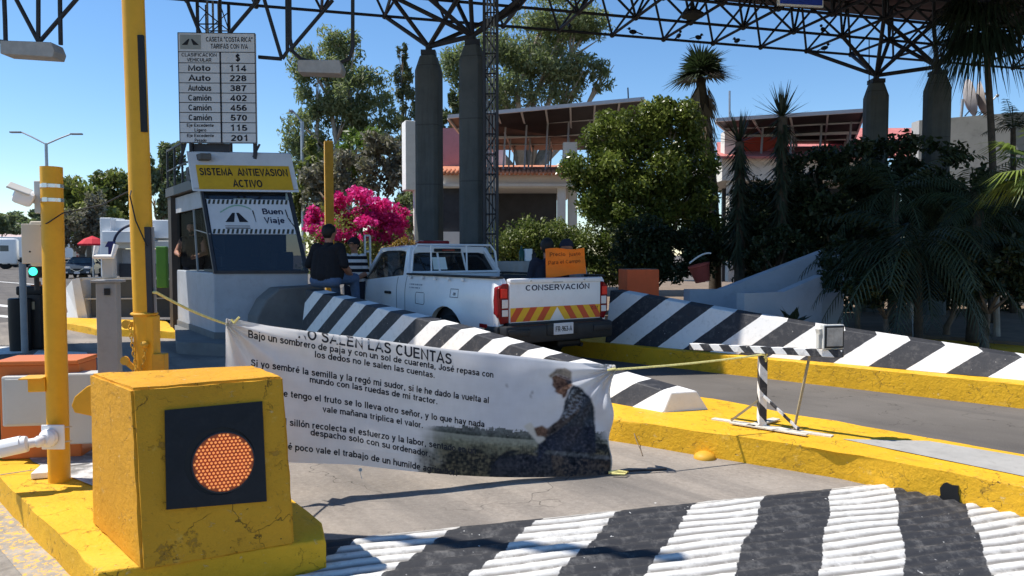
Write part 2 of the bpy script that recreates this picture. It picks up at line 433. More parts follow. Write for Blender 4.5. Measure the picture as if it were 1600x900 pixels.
GL = {
 'a': (.60, [A_(.29, .48, .20, .165, 160, 0) + [(.49, .0)], A_(.285, .215, .205, .13, 35, 325)]), 'b': (.62, [[(.09, 1), (.09, 0)], _el(.325)]), 'c': (.56, [A_(.31, .365, .225, .28, 42, 318)]),
 'd': (.62, [[(.53, 1), (.53, 0)], _el(.295)]), 'e': (.60, [[(.10, .375), (.53, .375)], A_(.31, .365, .22, .28, 0, 322)]), 'f': (.36, [[(.19, 0), (.19, .78)] + A_(.34, .78, .15, .14, 180, 95), [(.03, .65), (.35, .65)]]),
 'g': (.62, [_el(.295), [(.53, .73), (.53, -.06)] + A_(.32, -.06, .21, .15, 0, -150)]), 'h': (.60, [[(.09, 1), (.09, 0)], A_(.30, .44, .21, .205, 180, 0) + [(.51, 0)]]), 'i': (.26, [[(.13, 0), (.13, .73)], [(.13, .85), (.13, 1.0)]]),
 'j': (.28, [[(.15, .73), (.15, -.10)] + A_(.03, -.1, .12, .12, 0, -90), [(.15, .85), (.15, 1.0)]]), 'l': (.26, [[(.13, 0), (.13, 1)]]), 'k': (.56, [[(.09, 1), (.09, 0)], [(.48, .72), (.10, .32)], [(.24, .44), (.50, 0)]]),
 'm': (.92, [[(.09, .73), (.09, 0)], A_(.275, .47, .185, .175, 180, 0) + [(.46, 0)], A_(.645, .47, .185, .175, 180, 0) + [(.83, 0)]]), 'n': (.60, [[(.09, .73), (.09, 0)], A_(.30, .44, .21, .205, 180, 0) + [(.51, 0)]]), 'o': (.62, [_el(.31)]),
 'p': (.62, [[(.09, .73), (.09, -.27)], _el(.325)]), 'q': (.62, [[(.53, .73), (.53, -.27)], _el(.295)]), 'r': (.40, [[(.09, .73), (.09, 0)], A_(.30, .42, .21, .225, 180, 80)]),
 's': (.56, [CR([(x * .86 + .01, y * .72 + .005) for x, y in ((.54, .74), (.44, .87), (.31, .895), (.17, .86), (.12, .73), (.19, .61), (.33, .54), (.48, .46), (.55, .32), (.48, .16), (.32, .105), (.16, .14), (.08, .28))])]),
 't': (.36, [[(.17, .92), (.17, .22)] + A_(.30, .22, .13, .135, 180, 275), [(.02, .65), (.33, .65)]]), 'u': (.60, [[(.09, .73), (.09, .29)] + A_(.30, .29, .21, .205, 180, 360), [(.51, .73), (.51, 0)]]), 'v': (.56, [[(.06, .73), (.28, .05), (.50, .73)]]),
 'w': (.80, [[(.05, .73), (.22, .05), (.40, .68), (.58, .05), (.75, .73)]]), 'x': (.56, [[(.06, .73), (.50, 0)], [(.50, .73), (.06, 0)]]), 'y': (.56, [[(.06, .73), (.29, .06)], [(.50, .73), (.24, -.10), (.17, -.19), (.06, -.19)]]), 'z': (.52, [[(.06, .65), (.45, .65), (.07, .085), (.47, .085)]]),
 'A': (.76, [[(.05, 0), (.38, .97), (.71, 0)], [(.18, .31), (.58, .31)]]), 'B': (.72, [[(.10, 0), (.10, .915), (.38, .915)] + A_(.38, .72, .20, .195, 90, -90) + [(.10, .525)], [(.38, .525)] + A_(.40, .305, .23, .22, 90, -90) + [(.10, .085)]]),
 'C': (.76, [A_(.40, .5, .31, .415, 48, 312)]), 'D': (.76, [[(.10, .085), (.10, .915), (.34, .915)] + A_(.34, .5, .32, .415, 90, -90) + [(.10, .085)]]), 'E': (.68, [[(.62, .915), (.10, .915), (.10, .085), (.64, .085)], [(.10, .51), (.58, .51)]]), 'F': (.62, [[(.60, .915), (.10, .915), (.10, 0)], [(.10, .5), (.52, .5)]]),
 'G': (.80, [A_(.40, .5, .31, .415, 48, 335) + [(.70, .44), (.42, .44)]]), 'H': (.76, [[(.1, 0), (.1, 1)], [(.66, 0), (.66, 1)], [(.1, .53), (.66, .53)]]), 'I': (.28, [[(.14, 0), (.14, 1)]]), 'J': (.58, [[(.46, 1), (.46, .30)] + A_(.275, .30, .185, .215, 0, -180)]),
 'L': (.62, [[(.10, 1), (.10, .085), (.58, .085)]]), 'M': (.86, [[(.09, 0), (.11, .92), (.43, .12), (.75, .92), (.77, 0)]]), 'N': (.76, [[(.10, 0), (.10, .93), (.66, .07), (.66, 1)]]), 'O': (.80, [A_(.40, .5, .315, .415, 0, 360, 20)]), 'P': (.70, [[(.10, 0), (.10, .915), (.38, .915)] + A_(.38, .66, .23, .255, 90, -90) + [(.10, .405)]]),
 'Q': (.80, [A_(.40, .5, .315, .415, 0, 360, 20), [(.48, .22), (.72, .0)]]), 'R': (.74, [[(.10, 0), (.10, .915), (.40, .915)] + A_(.40, .68, .22, .235, 90, -90) + [(.10, .445)], [(.38, .44), (.66, 0)]]), 'S': (.68, [_S(1, 1, .02)]), 'T': (.66, [[(.03, .915), (.63, .915)], [(.33, .9), (.33, 0)]]),
 'U': (.76, [[(.10, 1), (.10, .36)] + A_(.38, .36, .28, .275, 180, 360) + [(.66, 1)]]), 'V': (.70, [[(.05, 1), (.35, .06), (.65, 1)]]), 'X': (.70, [[(.05, 1), (.65, 0)], [(.65, 1), (.05, 0)]]), 'Y': (.70, [[(.05, 1), (.35, .48), (.65, 1)], [(.35, .5), (.35, 0)]]),
 '0': (.58, [A_(.29, .5, .20, .415, 0, 360, 18)]), '1': (.58, [[(.10, .76), (.24, .83), (.33, .97), (.33, 0)]]), '2': (.58, [A_(.285, .70, .195, .215, 165, -25) + [(.10, .10), (.10, .085), (.52, .085)]]), '3': (.58, [A_(.27, .715, .18, .20, 160, -80) + A_(.27, .30, .215, .215, 85, -165)]),
 '4': (.58, [[(.38, 0), (.38, .93), (.06, .30), (.06, .27), (.55, .27)]]), '5': (.58, [[(.49, .915), (.16, .915), (.115, .50)] + A_(.275, .325, .215, .24, 130, -165)]), '6': (.58, [A_(.29, .31, .20, .225, 0, 360, 16), A_(.34, .44, .255, .475, 62, 195)]), '7': (.58, [[(.05, .915), (.50, .915), (.34, .55), (.24, 0)]]),
 '8': (.58, [A_(.29, .715, .175, .20, 0, 360, 14), A_(.29, .30, .205, .215, 0, 360, 16)]), '9': (.58, [A_(.29, .69, .20, .225, 0, 360, 16), A_(.24, .56, .255, .475, 15, -118)]),
 '.': (.28, [[(.14, 0), (.14, .17)]]), ',': (.28, [[(.14, .17), (.14, .02), (.09, -.13)]]), '-': (.36, [[(.04, .33), (.32, .33)]]), '"': (.40, [[(.11, 1), (.11, .68)], [(.28, 1), (.28, .68)]]), '!': (.30, [[(.15, 1), (.15, .30)], [(.15, 0), (.15, .17)]]), '\xa1': (.30, [[(.15, .43), (.15, -.27)], [(.15, .56), (.15, .73)]]),
 '$': (.62, [_S(.95, .92, .02), [(.32, 1.08), (.32, -.08)]]), ' ': (.30, []),
}
for c_, b_ in zip('\xe1\xe9\xed\xf3\xfa\xd3', 'aeiouO'):
    w_, s_ = GL[b_]; y_ = .16 if b_ == 'O' else -.06; s2 = s_[:1] if b_ == 'i' else s_; GL[c_] = (w_, s2 + [[(w_ / 2 - .02, .90 + y_), (w_ / 2 + .12, 1.07 + y_)]])
w_, s_ = GL['n']; GL['\xf1'] = (w_, s_ + [CR([(.14, .86), (.22, .94), (.38, .86), (.47, .94)])])
TEXTS = {}
def text2d(s, bold=.012, spacing=1.0):
    """flat glyph mesh; returns (verts Nx2 with origin at left baseline, faces, width, capheight)"""
    key = (s, bold, spacing)
    if key in TEXTS: return TEXTS[key]
    hw = (.138 + bold * 1.5) / 2; V, Fc, x = [], [], 0.0
    for ch in s:
        w, strokes = GL.get(ch, GL[' '])
        for st in strokes:
            p = np.array(st, float); n = len(p); closed = n > 3 and np.allclose(p[0], p[-1])
            if closed: p = p[:-1]; n -= 1
            o = len(V)
            for i in range(n):
                a = p[(i - 1) % n] if (i > 0 or closed) else None; b = p[(i + 1) % n] if (i < n - 1 or closed) else None
                d1 = (p[i] - a) if a is not None else (b - p[i]); d2 = (b - p[i]) if b is not None else (p[i] - a)
                d1 = d1 / (np.linalg.norm(d1) + 1e-9); d2 = d2 / (np.linalg.norm(d2) + 1e-9)
                nrm_ = np.array([-(d1 + d2)[1], (d1 + d2)[0]]); L = np.linalg.norm(nrm_); nrm_ = nrm_ / L if L > 1e-6 else np.array([-d1[1], d1[0]])
                k = hw / max(.5, float(nrm_ @ np.array([-d1[1], d1[0]])))
                for sg in (1, -1): q = p[i] + nrm_ * k * sg; V.append((q[0] + x, q[1]))
            m = n if closed else n - 1
            Fc += [(o + 2 * i, o + 2 * i + 1, o + 2 * ((i + 1) % n) + 1, o + 2 * ((i + 1) % n)) for i in range(m)]
        x += (w + .06) * spacing
    v = np.array(V) if V else np.zeros((0, 2))
    if len(v): v[:, 0] -= v[:, 0].min()
    TEXTS[key] = (v, Fc, float(v[:, 0].max()) if len(v) else 0, 1.0)
    return TEXTS[key]
def add_text(mb, s, fn, cx, cy, h, w=None, bold=.012, align='c', mi=None, maxw=None):
    """place text in a plane: fn(u,v)->3D. h = capital height, w = forced width; (cx,cy) = centre of the capitals"""
    v, f, tw, ch = text2d(s, bold)
    sy = h / ch; sx = (w / tw) if w else sy
    if maxw and tw * sx > maxw: sx = maxw / tw
    W = tw * sx; x0 = cx - W / 2 if align == 'c' else (cx if align == 'l' else cx - W)
    mb.add([fn(x0 + a * sx, cy - h / 2 + b * sy) for a, b in v], f, mi)
# ---------------------------------------------------------------- ground, lanes, kerbs
def kind(o, k='structure'): o['kind'] = k; return o
UL = Vector((-.6, .8, 0))          # along the lanes, away from the camera
VL = Vector((.8, .6, 0))
def ground_mat():
    t = NT('asphalt')
    base = t.mix(t.mapr(t.noise(.6, 8, .6), .3, .7), (.10, .091, .083), (.165, .15, .136))
    v = t.n('ShaderNodeMapping'); v.inputs['Rotation'].default_value = (0, 0, R(-37)); t.l(t.tc.outputs['Object'], v.inputs['Vector'])
    v2 = t.n('ShaderNodeMapping'); v2.inputs['Scale'].default_value = (1.6, .09, 1); t.l(v.outputs[0], v2.inputs['Vector'])
    streak = t.mapr(t.noise(1.2, 5, .6, v2.outputs[0]), .45, .7)
    base = t.mix(t.math('MULTIPLY', streak, .55), base, (.075, .07, .07))
    base = t.mix(t.mapr(t.noise(120, 4, .8), .5, .8, 0, .5), base, (.33, .31, .29))
    base = t.mix(t.math('MULTIPLY', t.cracks(.7, .006, .5), .7), base, (.05, .045, .04))
    t.col(base); t.b.inputs['Roughness'].default_value = .95; t.b.inputs['Specular IOR Level'].default_value = .06; t.bump(t.noise(150, 5, .8), .5, .006)
    return t.m
def lane_mat():
    t = NT('lane concrete')
    base = t.mix(t.mapr(t.noise(.9, 8, .65), .3, .7), (.21, .18, .152), (.33, .288, .245))
    base = t.mix(t.mapr(t.noise(26, 8, .75), .42, .62, 0, .45), base, (.40, .355, .305))
    base = t.mix(t.mapr(t.noise(42, 6, .7), .60, .72, 0, .5), base, (.13, .12, .11))
    v = t.n('ShaderNodeMapping'); v.inputs['Rotation'].default_value = (0, 0, R(-37)); t.l(t.tc.outputs['Object'], v.inputs['Vector'])
    v2 = t.n('ShaderNodeMapping'); v2.inputs['Scale'].default_value = (1.3, .11, 1); t.l(v.outputs[0], v2.inputs['Vector'])
    streak = t.mapr(t.noise(1.1, 5, .6, v2.outputs[0]), .44, .66)
    base = t.mix(t.math('MULTIPLY', streak, .85), base, (.12, .11, .102))
    base = t.mix(t.mapr(t.noise(.55, 3, .5), .5, .66, 0, .6), base, (.135, .125, .118))
    base = t.mix(t.math('MULTIPLY', t.cracks(.55, .005, .45), .8), base, (.05, .045, .04))
    v3 = t.n('ShaderNodeMapping'); v3.inputs['Rotation'].default_value = (0, 0, R(-16)); v3.inputs['Scale'].default_value = (1.5, 22, 1); t.l(t.tc.outputs['Object'], v3.inputs['Vector'])
    scr = t.mapr(t.noise(1.0, 3, .6, v3.outputs[0]), .64, .72)
    base = t.mix(t.math('MULTIPLY', scr, .35), base, (.11, .10, .095))
    base = t.mix(t.mapr(t.noise(70, 4, .8), .56, .8, 0, .5), base, (.48, .45, .41))
    base = t.mix(t.mapr(t.noise(16, 3, .6), .70, .73, 0, .6), base, (.09, .085, .08))
    base = t.mix(t.mapr(t.noise(11.3, 2, .5), .765, .775, 0, .9), base, (.68, .66, .62))
    t.col(base); t.b.inputs['Roughness'].default_value = .93; t.b.inputs['Specular IOR Level'].default_value = .08; t.bump(t.noise(110, 6, .8), .45, .006)
    return t.m
mb = MB(); mb.add([(-900, -60, 0), (900, -60, 0), (900, 1500, 0), (-900, 1500, 0)], [(0, 1, 2, 3)])
kind(mb.build('asphalt_ground', ground_mat()))
def sheet(name, poly, z, m): 
    mb = MB(); mb.add([(p[0], p[1], z) for p in poly], [tuple(range(len(poly)))]); return kind(mb.build(name, m))
LANE = lane_mat()
sheet('lane_pavement', [(-1.6, 2.0), (3.4, 2.0), (3.3, 4.45), (2.32, 5.24), (1.0, 6.31), (-3.6, 11.4), (-9.5, 19.5), (-12.5, 17.0), (-5.6, 9.0), (-2.4, 5.2), (-1.0, 3.4)], .004, LANE)
PALE = NT('dusty roadside'); 
PALE.col(PALE.mix(PALE.mapr(PALE.noise(5, 9, .75), .35, .65), (.20, .18, .155), (.40, .36, .31))); PALE.b.inputs['Roughness'].default_value = .95; PALE.bump(PALE.noise(60, 8, .8), .8, .01)
sheet('roadside_strip', [(-7, 2.0), (-1.5, 2.0), (-1.75, 3.28), (-3.35, 4.75), (-4.3, 5.4), (-9, 6)], .004, PALE.m)
# yellow over-spray along the kerb foot
sp = NT('yellow overspray'); msk = sp.mapr(sp.noise(26, 8, .8), .52, .56)
sp.col(sp.mix(msk, sp.mix(sp.mapr(sp.noise(5, 9, .75), .35, .65), (.20, .18, .155), (.40, .36, .31)), (.70, .42, .08))); sp.b.inputs['Roughness'].default_value = .9
sheet('overspray_strip', [(-1.85, 3.05), (-1.75, 3.3), (-3.5, 4.95), (-3.62, 4.78)], .008, sp.m)
# road paint far left and dirt verge on the right
WP = mat('white road paint', (.66, .65, .62), .8, .15, 8, dirt=.5)
for a, b, w in ((G(-60, 436), G(80, 447), .25), (G(-80, 470), G(70, 487), .35), (G(-60, 490), G(45, 500), .3)):
    d = (b - a).normalized(); n = Vector((-d.y, d.x, 0)) * w
    sheet('road_marking', [a, b, b + n, a + n], .008, WP)
sheet('shade_crosswalk', [G(60, 548), G(135, 551), G(150, 573), G(40, 565)], .008, WP)
sheet('shade_crosswalk', [G(-20, 543), G(35, 541), G(45, 552), G(-20, 556)], .008, WP)

def slab(name, poly, z0, z1, m, bevel=.03, noise_amp=.006, top=None, seg=.18):
    """island or kerb: subdivided, rounded, slightly uneven edges"""
    pts = []
    n = len(poly)
    for i in range(n):
        a, b = Vector((*poly[i][:2], 0)), Vector((*poly[(i + 1) % n][:2], 0)); k = max(1, int((b - a).length / seg))
        for j in range(k): pts.append(a + (b - a) * (j / k))
    rnd = random.Random(len(pts))
    pts = [p + Vector((rnd.uniform(-1, 1), rnd.uniform(-1, 1), 0)) * noise_amp for p in pts]
    bm = bmesh.new()
    lo = [bm.verts.new((p.x, p.y, z0)) for p in pts]
    hi = [bm.verts.new((p.x, p.y, z1 + rnd.uniform(-1, 1) * noise_amp)) for p in pts]
    N = len(pts)
    for i in range(N): bm.faces.new((lo[i], lo[(i + 1) % N], hi[(i + 1) % N], hi[i]))
    tf = bm.faces.new(hi)
    bmesh.ops.bevel(bm, geom=[e for e in tf.edges], offset=bevel, segments=3, affect='EDGES', profile=.5)
    bmesh.ops.recalc_face_normals(bm, faces=bm.faces[:])
    mb = MB(); mb.bm(bm); o = mb.build(name, m, smooth=True, sharp=50); return kind(o)
KY = M['yellow_kerb']
# right island that carries the stand and the near striped barrier
slab('kerb_island', [(.85, 6.31), (2.32, 5.24), (3.07, 4.45), (4.1, 3.3), (5.2, 3.6), (3.6, 5.12), (3.13, 5.7), (2.46, 6.5), (1.95, 7.15), (-2.4, 11.85), (-3.75, 11.35)], -.05, .2, KY, .035)
slab('booth_island', [(-2.38, 11.9), (-4.2, 16.6), (-7.4, 16.2), (-5.4, 11.9), (-3.8, 11.38)], -.05, .2, M['concrete_dark'], .03)
sheet('island_infill', [(2.50, 5.56), (3.12, 5.50), (3.62, 4.98), (4.7, 3.75), (4.15, 3.65), (3.22, 4.62)], .208, M['concrete_pale'])
# island with the yellow signal block
slab('kerb_island', [(-1.86, 3.28), (-1.36, 3.48), (-.94, 3.68), (-1.02, 3.92), (-2.2, 5.5), (-3.8, 7.8), (-5.6, 8.0), (-4.7, 6.2), (-3.95, 5.3), (-3.3, 4.72)], -.05, .17, KY, .02)
infl = NT('patchy grey white concrete'); infl.col(infl.mix(infl.mapr(infl.noise(3.2, 8, .7), .42, .58), (.22, .21, .2), (.68, .66, .64))); infl.b.inputs['Roughness'].default_value = .9  # grey and white blotches mixed by noise
sheet('island_infill', [(-2.05, 4.12), (-1.75, 4.1), (-2.6, 5.4), (-3.9, 7.4), (-5.1, 7.4), (-4.3, 6.2), (-3.3, 5.05)], .178, infl.m)
# far kerb under the long striped barrier
slab('kerb_island', [(-2.6, 15.4), (1.05, 11.6), (2.6, 10.15), (5.29, 7.67), (8.0, 5.2), (9.6, 6.3), (7.2, 8.6), (2.6, 13.0), (-.6, 16.6)], -.05, .25, KY, .035)
# planted verge and second kerb on the far right
slab('verge_kerb', [(4.0, 15.0), (8.2, 10.2), (13, 7.0), (16, 9.0), (9, 14.0), (6, 18)], -.05, .16, KY, .03)
slab('planted_verge', [(4.6, 15.4), (8.8, 10.9), (14, 7.8), (30, 14), (30, 40), (-6, 40), (-6, 22), (-1.5, 17.8), (2, 16.8)], -.05, .22, M['soil'], .03, .01, seg=1.0)
# left far island
slab('kerb_island', [G(68, 500, .12), G(96, 497, .12), G(260, 503, .12), G(275, 520, .12), G(150, 515, .12)], -.05, .14, KY, .03)

# ---------------------------------------------------------------- rumble strip with painted diagonals
E1 = Vector((.961, .275, 0)); E2 = Vector((-.275, .961, 0)); RO = Vector((-1.2, 4.02, 0))
ns, nt = 120, 330
V = []; UV = []
rng = np.random.default_rng(3)
for i in range(ns + 1):
    for j in range(nt + 1):
        s_ = i / ns * 5.4; t_ = -j / nt * 2.6
        ph = t_ / .096 * 2 * math.pi + .5 * math.sin(s_ * 2.1) * .6 + .3 * math.sin(s_ * 5.3 + 1)
        edge = min(1, -t_ / .08)
        hump = .5 + .5 * math.sin(ph)
        z = .010 + edge * (.019 * hump ** .8) + .004 * math.sin(7 * s_ + 3 * t_) * edge
        p = RO + E1 * s_ + E2 * t_
        V.append((p.x + .01 * math.sin(11 * t_), p.y, z + rng.normal() * .0012))
        # diagonal stripe coordinate: direction of stripes (.43,.9)
        UV.append(((p.x - .478 * p.y + .85) / .86 + .5, ph / (2 * math.pi) + 100.75))
Q = [(i * (nt + 1) + j, (i + 1) * (nt + 1) + j, (i + 1) * (nt + 1) + j + 1, i * (nt + 1) + j + 1) for i in range(ns) for j in range(nt)]
mb = MB(); mb.add(V, Q); mb.uv = UV
kind(mb.build('rumble_strip', M['stripe_worn'], smooth=True, sharp=0))

# ---------------------------------------------------------------- striped barriers
def barrier(name, label, A, B, back, zb, hA, hB, wtop, wbase, period, slant, phase, endcap=False, kinks=None):
    """A near end, B far end of the visible foot line; back = direction across (unit)"""
    A, B, back = Vector(A), Vector(B), Vector(back)
    L = (B - A).length; u = (B - A) / L
    n = max(8, int(L / .12)); mb = MB(); uv = []
    inset = (wbase - wtop) / 2
    for i in range(n + 1):
        s_ = L * i / n; f = i / n
        h = np.interp(f, [k[0] for k in kinks], [k[1] for k in kinks]) if kinks else hA + (hB - hA) * f
        if endcap: 
            pass
        prof = [(0, 0), (inset, h), (wbase - inset, h), (wbase, 0)]
        cum = [0, slant * h, slant * h + .12, slant * h + .12 + slant * h]
        for (o_, z_), c_ in zip(prof, cum):
            end = (inset * (1 - z_ / max(h, .01)) if False else 0)
            shift = 0
            if endcap and i == 0: shift = .02 * (z_ / max(h, .01))
            p = A + u * (s_ + shift) + back * o_ + Vector((0, 0, z_ + zb))
            mb.v.append(tuple(p)); uv.append(((s_ - c_) / period + phase, 0))
    for i in range(n):
        for k in range(3): mb.f.append((i * 4 + k, (i + 1) * 4 + k, (i + 1) * 4 + k + 1, i * 4 + k + 1)); mb.mi.append(0)
    mb.f.append((0, 1, 2, 3)); mb.mi.append(1)
    mb.f.append(tuple(n * 4 + k for k in (3, 2, 1, 0))); mb.mi.append(1)
    mb.uv = uv
    o = mb.build(name, [M['stripe'], M['white']], bevel=.012)
    return tag(o, label, 'traffic barrier')
barrier('striped_barrier', 'tapering black and white striped concrete barrier behind the hanging banner', (1.34, 6.52, 0), (-3.3, 11.5, 0), (.95, .30, 0), .203, .2, .85, .26, .46, .66, -1.25, .23, True,
        kinks=[(0, .17), (.09, .235), (.45, .52), (1, .86)])
barrier('striped_barrier', 'long black and white striped concrete barrier on the yellow kerb right of the pickup', (6.9, 6.72, 0), (1.43, 11.38, 0), (.65, .76, 0), .253, .2, .8, .34, .62, .82, -1.25, .1, False,
        kinks=[(0, .10), (.26, .23), (.42, .34), (.6, .46), (.86, .68), (1, .80)])
# ---------------------------------------------------------------- toll canopy: pillars, space frame, deck
cx_, px_ = Vector((.966, .259, 0)), Vector((-.259, .966, 0))
ZL, ZU = 6.75, 7.9
O_ = Vector((-2.75, 16.3, 0))                       # a node on the far lower chord
canopy = thing('toll_canopy', 'dark steel space frame canopy on grey concrete pillars over the toll lanes', 'canopy', (3, 14, 0))
mod = 1.32
fr = MB()
i0, i1, nj = -8, 20, 8
YN = lambda x: float(np.interp(x, (-14, -.5, 1.6, 30), (8.67, 10.83, 10.1, 10.1)))   # unseen near edge of the canopy, drawn closer at right to shade the palms
def nl(i, j): return O_ + cx_ * (i * mod) - px_ * (j * mod) + Vector((0, 0, ZL))
def nu(i, j): return O_ + cx_ * ((i + .5) * mod) - px_ * ((j + .5) * mod) + Vector((0, 0, ZU - .1))
rb = .034
ok_l = lambda i, j: i0 <= i <= i1 and 0 <= j <= nj and nl(i, j).y > YN(nl(i, j).x) - .2
ok_u = lambda i, j: i0 <= i < i1 and 0 <= j < nj and nu(i, j).y > YN(nu(i, j).x) - .2
for i in range(i0, i1 + 1):
    for j in range(nj + 1):
        if not ok_l(i, j): continue
        a = nl(i, j)
        for q in ((i + 1, j), (i, j + 1)):
            if ok_l(*q): fr.tube([a, nl(*q)], rb, 5, cap=False)
        for di, dj in ((0, 0), (-1, 0), (0, -1), (-1, -1)):
            if ok_u(i + di, j + dj): fr.tube([a, nu(i + di, j + dj)], rb * .85, 5, cap=False)
        fr.ball(a, .07, 6, 4)
for i in range(i0, i1):
    for j in range(nj):
        for q in ((i + 1, j), (i, j + 1)):
            if ok_u(i, j) and ok_u(*q): fr.tube([nu(i, j), nu(*q)], rb, 5, cap=False)
fr.build('space_frame', M['dark_steel'], canopy)
dk = MB()
a, b = O_ + cx_ * ((i0 - .2) * mod) + px_ * .3, O_ + cx_ * ((i1 + .2) * mod) + px_ * .3
q = [a, b] + [Vector((x, YN(x), 0)) for x in (b.x + 2, 1.6, -.5, a.x)]
dk.prism([(p.x, p.y) for p in q], ZU, ZU + .12)
dk.build('roof_deck', mat('dark roof sheeting', (.05, .048, .05), .7, .2, 3), canopy)
def nearest_nodes(p, k):
    c = [((nl(i, j) - p).length, nl(i, j)) for i in range(i0, i1 + 1) for j in range(nj + 1) if ok_l(i, j)]
    c.sort(key=lambda x: x[0]); return [x[1] for x in c[:k]]
def pillar(px, ptop, D, w):
    top = P(px, ptop, D); H = top.z
    mb = MB(); h = w / 2; ch = w * .16
    def octo(k, z): 
        hh = h * k; c = ch * k
        return [(x, y, z) for x, y in ((hh - c, -hh), (hh, -hh + c), (hh, hh - c), (hh - c, hh), (-hh + c, hh), (-hh, hh - c), (-hh, -hh + c), (-hh + c, -hh))]
    rz = Matrix.Rotation(R(-12), 3, 'Z')
    lv = [(1, .0), (1, H - .32), (.66, H - .02), (.6, H)]
    vs = [rz @ Vector(p) + Vector((top.x, top.y, 0)) for k, z in lv for p in octo(k, z)]
    fs = [(r * 8 + k, r * 8 + (k + 1) % 8, (r + 1) * 8 + (k + 1) % 8, (r + 1) * 8 + k) for r in range(3) for k in range(8)] + [tuple(range(7, -1, -1)), tuple(range(24, 32))]
    mb.add(vs, fs); mb.build('pillar', M['pillar'], canopy, bevel=.015)
    st = MB(); st.box((top.x, top.y, H + .05), (.3, .3, .1))
    st.tube([(top.x, top.y, H + .05), (top.x, top.y, H + .22)], .07, 8)
    base = Vector((top.x, top.y, H + .2))
    st.build('pillar_cap', M['dark_steel'], canopy)
    for nd in nearest_nodes(base, 6): st = MB(); st.tube([base, nd], .046, 7, cap=False); st.build('pillar_strut', M['dark_steel'], canopy)
    return base
pA = pillar(670, 88, 15.6, .5); pB = pillar(738.5, 72, 14.9, .48)
pC = pillar(1369, 131, 18.0, .5); pE = pillar(1465, 118, 17.2, .5)
for a, b in ((pA, pB), (pC, pE)): tb = MB(); tb.tube([a, b], .05, 7); tb.build('tie_bar', M['dark_steel'], canopy)
# steel lattice masts standing beside the pillars
def lattice_mast(px0, px1, py, D, label, ztop, nleg=4):
    a, b = P(px0, py, D), P(px1, py, D); w = (b - a).length; c = (a + b) / 2
    t = thing('lattice_mast', label, 'mast', (c.x, c.y, 0))
    legs = [(-w / 2, -w / 2), (w / 2, -w / 2), (w / 2, w / 2), (-w / 2, w / 2)]
    for x, y in legs:
        mb = MB(); mb.bar((x, y, 0), (x, y, ztop), .05); mb.build('leg', M['dark_steel'], t, world=False)
    mb = MB(); z = .1; k = 0
    while z < ztop - .4:
        for q in range(4):
            x0, y0 = legs[q]; x1, y1 = legs[(q + 1) % 4]
            mb.tube([(x0, y0, z), (x1, y1, z)], .014, 4, cap=False)
            if k % 2: mb.tube([(x0, y0, z), (x1, y1, z + .38)], .012, 4, cap=False)
            else: mb.tube([(x1, y1, z), (x0, y0, z + .38)], .012, 4, cap=False)
        z += .38; k += 1
    mb.build('lacing', M['dark_steel'], t, world=False)
    mb = MB()
    for k in range(3): mb.tube([(-w / 4 + k * w / 4, -.02, 0), (-w / 4 + k * w / 4, -.02, ztop)], .022, 6)
    mb.build('conduit', M['grey_paint'], t, world=False)
    return t
lattice_mast(757, 777, 300, 14.4, 'slim dark lattice mast with conduits beside the right pillar of the left pair', 6.6)
lattice_mast(316, 351, 30, 15.2, 'dark lattice mast with ladder rising behind the toll tariff board', 6.7)
# lamps hung below the canopy
def flood(px, py, wpx, hpx, D, label, legs, tilt, ztop):
    c = P(px, py, D); sc = D / F; w, h = wpx * sc, hpx * sc
    t = thing('floodlight', label, 'floodlight', tuple(c))
    mb = MB(); mb.extr([(-w / 2, -.16, h * .45), (w * .44, -.16, h * .45 - tilt), (w * .5, -.16, -h * .1 - tilt), (w * .46, -.16, -h * .5 - tilt), (-w * .5, -.16, -h * .4)], (0, .34, 0))
    mb.build('housing', mat('weathered lamp housing', (.42, .40, .38), .6, .15, 6), t, world=False, bevel=.015)
    for pts in legs:
        mb = MB(); mb.tube([Vector((P(x, y, D) - c).to_tuple()) for x, y in pts], .035, 7); mb.build('hanger', M['dark_steel'], t, world=False)
    return t
flood(52, 78, 83, 24, 12.5, 'grey floodlight box in its hanging frame at upper left', [[(5, -40), (8, 30), (9, 66)], [(93, -60), (94, 20), (95, 70)], [(18, -15), (60, 65)], [(60, -40), (60, 65)], [(122, -4), (62, 65)], [(-40, 60), (12, 66)]], .03, 6.7)
flood(503, 107, 68, 22, 13.5, 'grey floodlight box in a U shaped pipe frame above the eucalyptus', [[(452, -60), (453, 60), (457, 80), (470, 92), (490, 97), (530, 98), (546, 92), (551, 75), (551, -60)], [(413, 0), (440, 91)], [(448, -40), (449, 80), (441, 92)], [(520, 0), (452, 80)], [(404, 89), (440, 92)], [(290, -4), (318, 66)], [(403, 0), (352, 60)]], .0, 6.7)
mb = MB(); c = P(1562, 72, 17); mb.rbox(c, (.5, .4, .18), .2, .04); mb.tube([c, c + Vector((0, .2, .5))], .04, 6)
tag(mb.build('floodlight', M['dark_steel']), 'small dark floodlight under the canopy among hanging palm fronds', 'floodlight')
mb = MB(); c = P(1082, 22, 16); mb.lathe([(.03, .25), (.06, .12), (.24, .0), (.24, -.05)], c, 14)
tag(mb.build('bell_lamp', M['dark_steel']), 'round bell shaped lamp under the space frame near the centre', 'lamp')
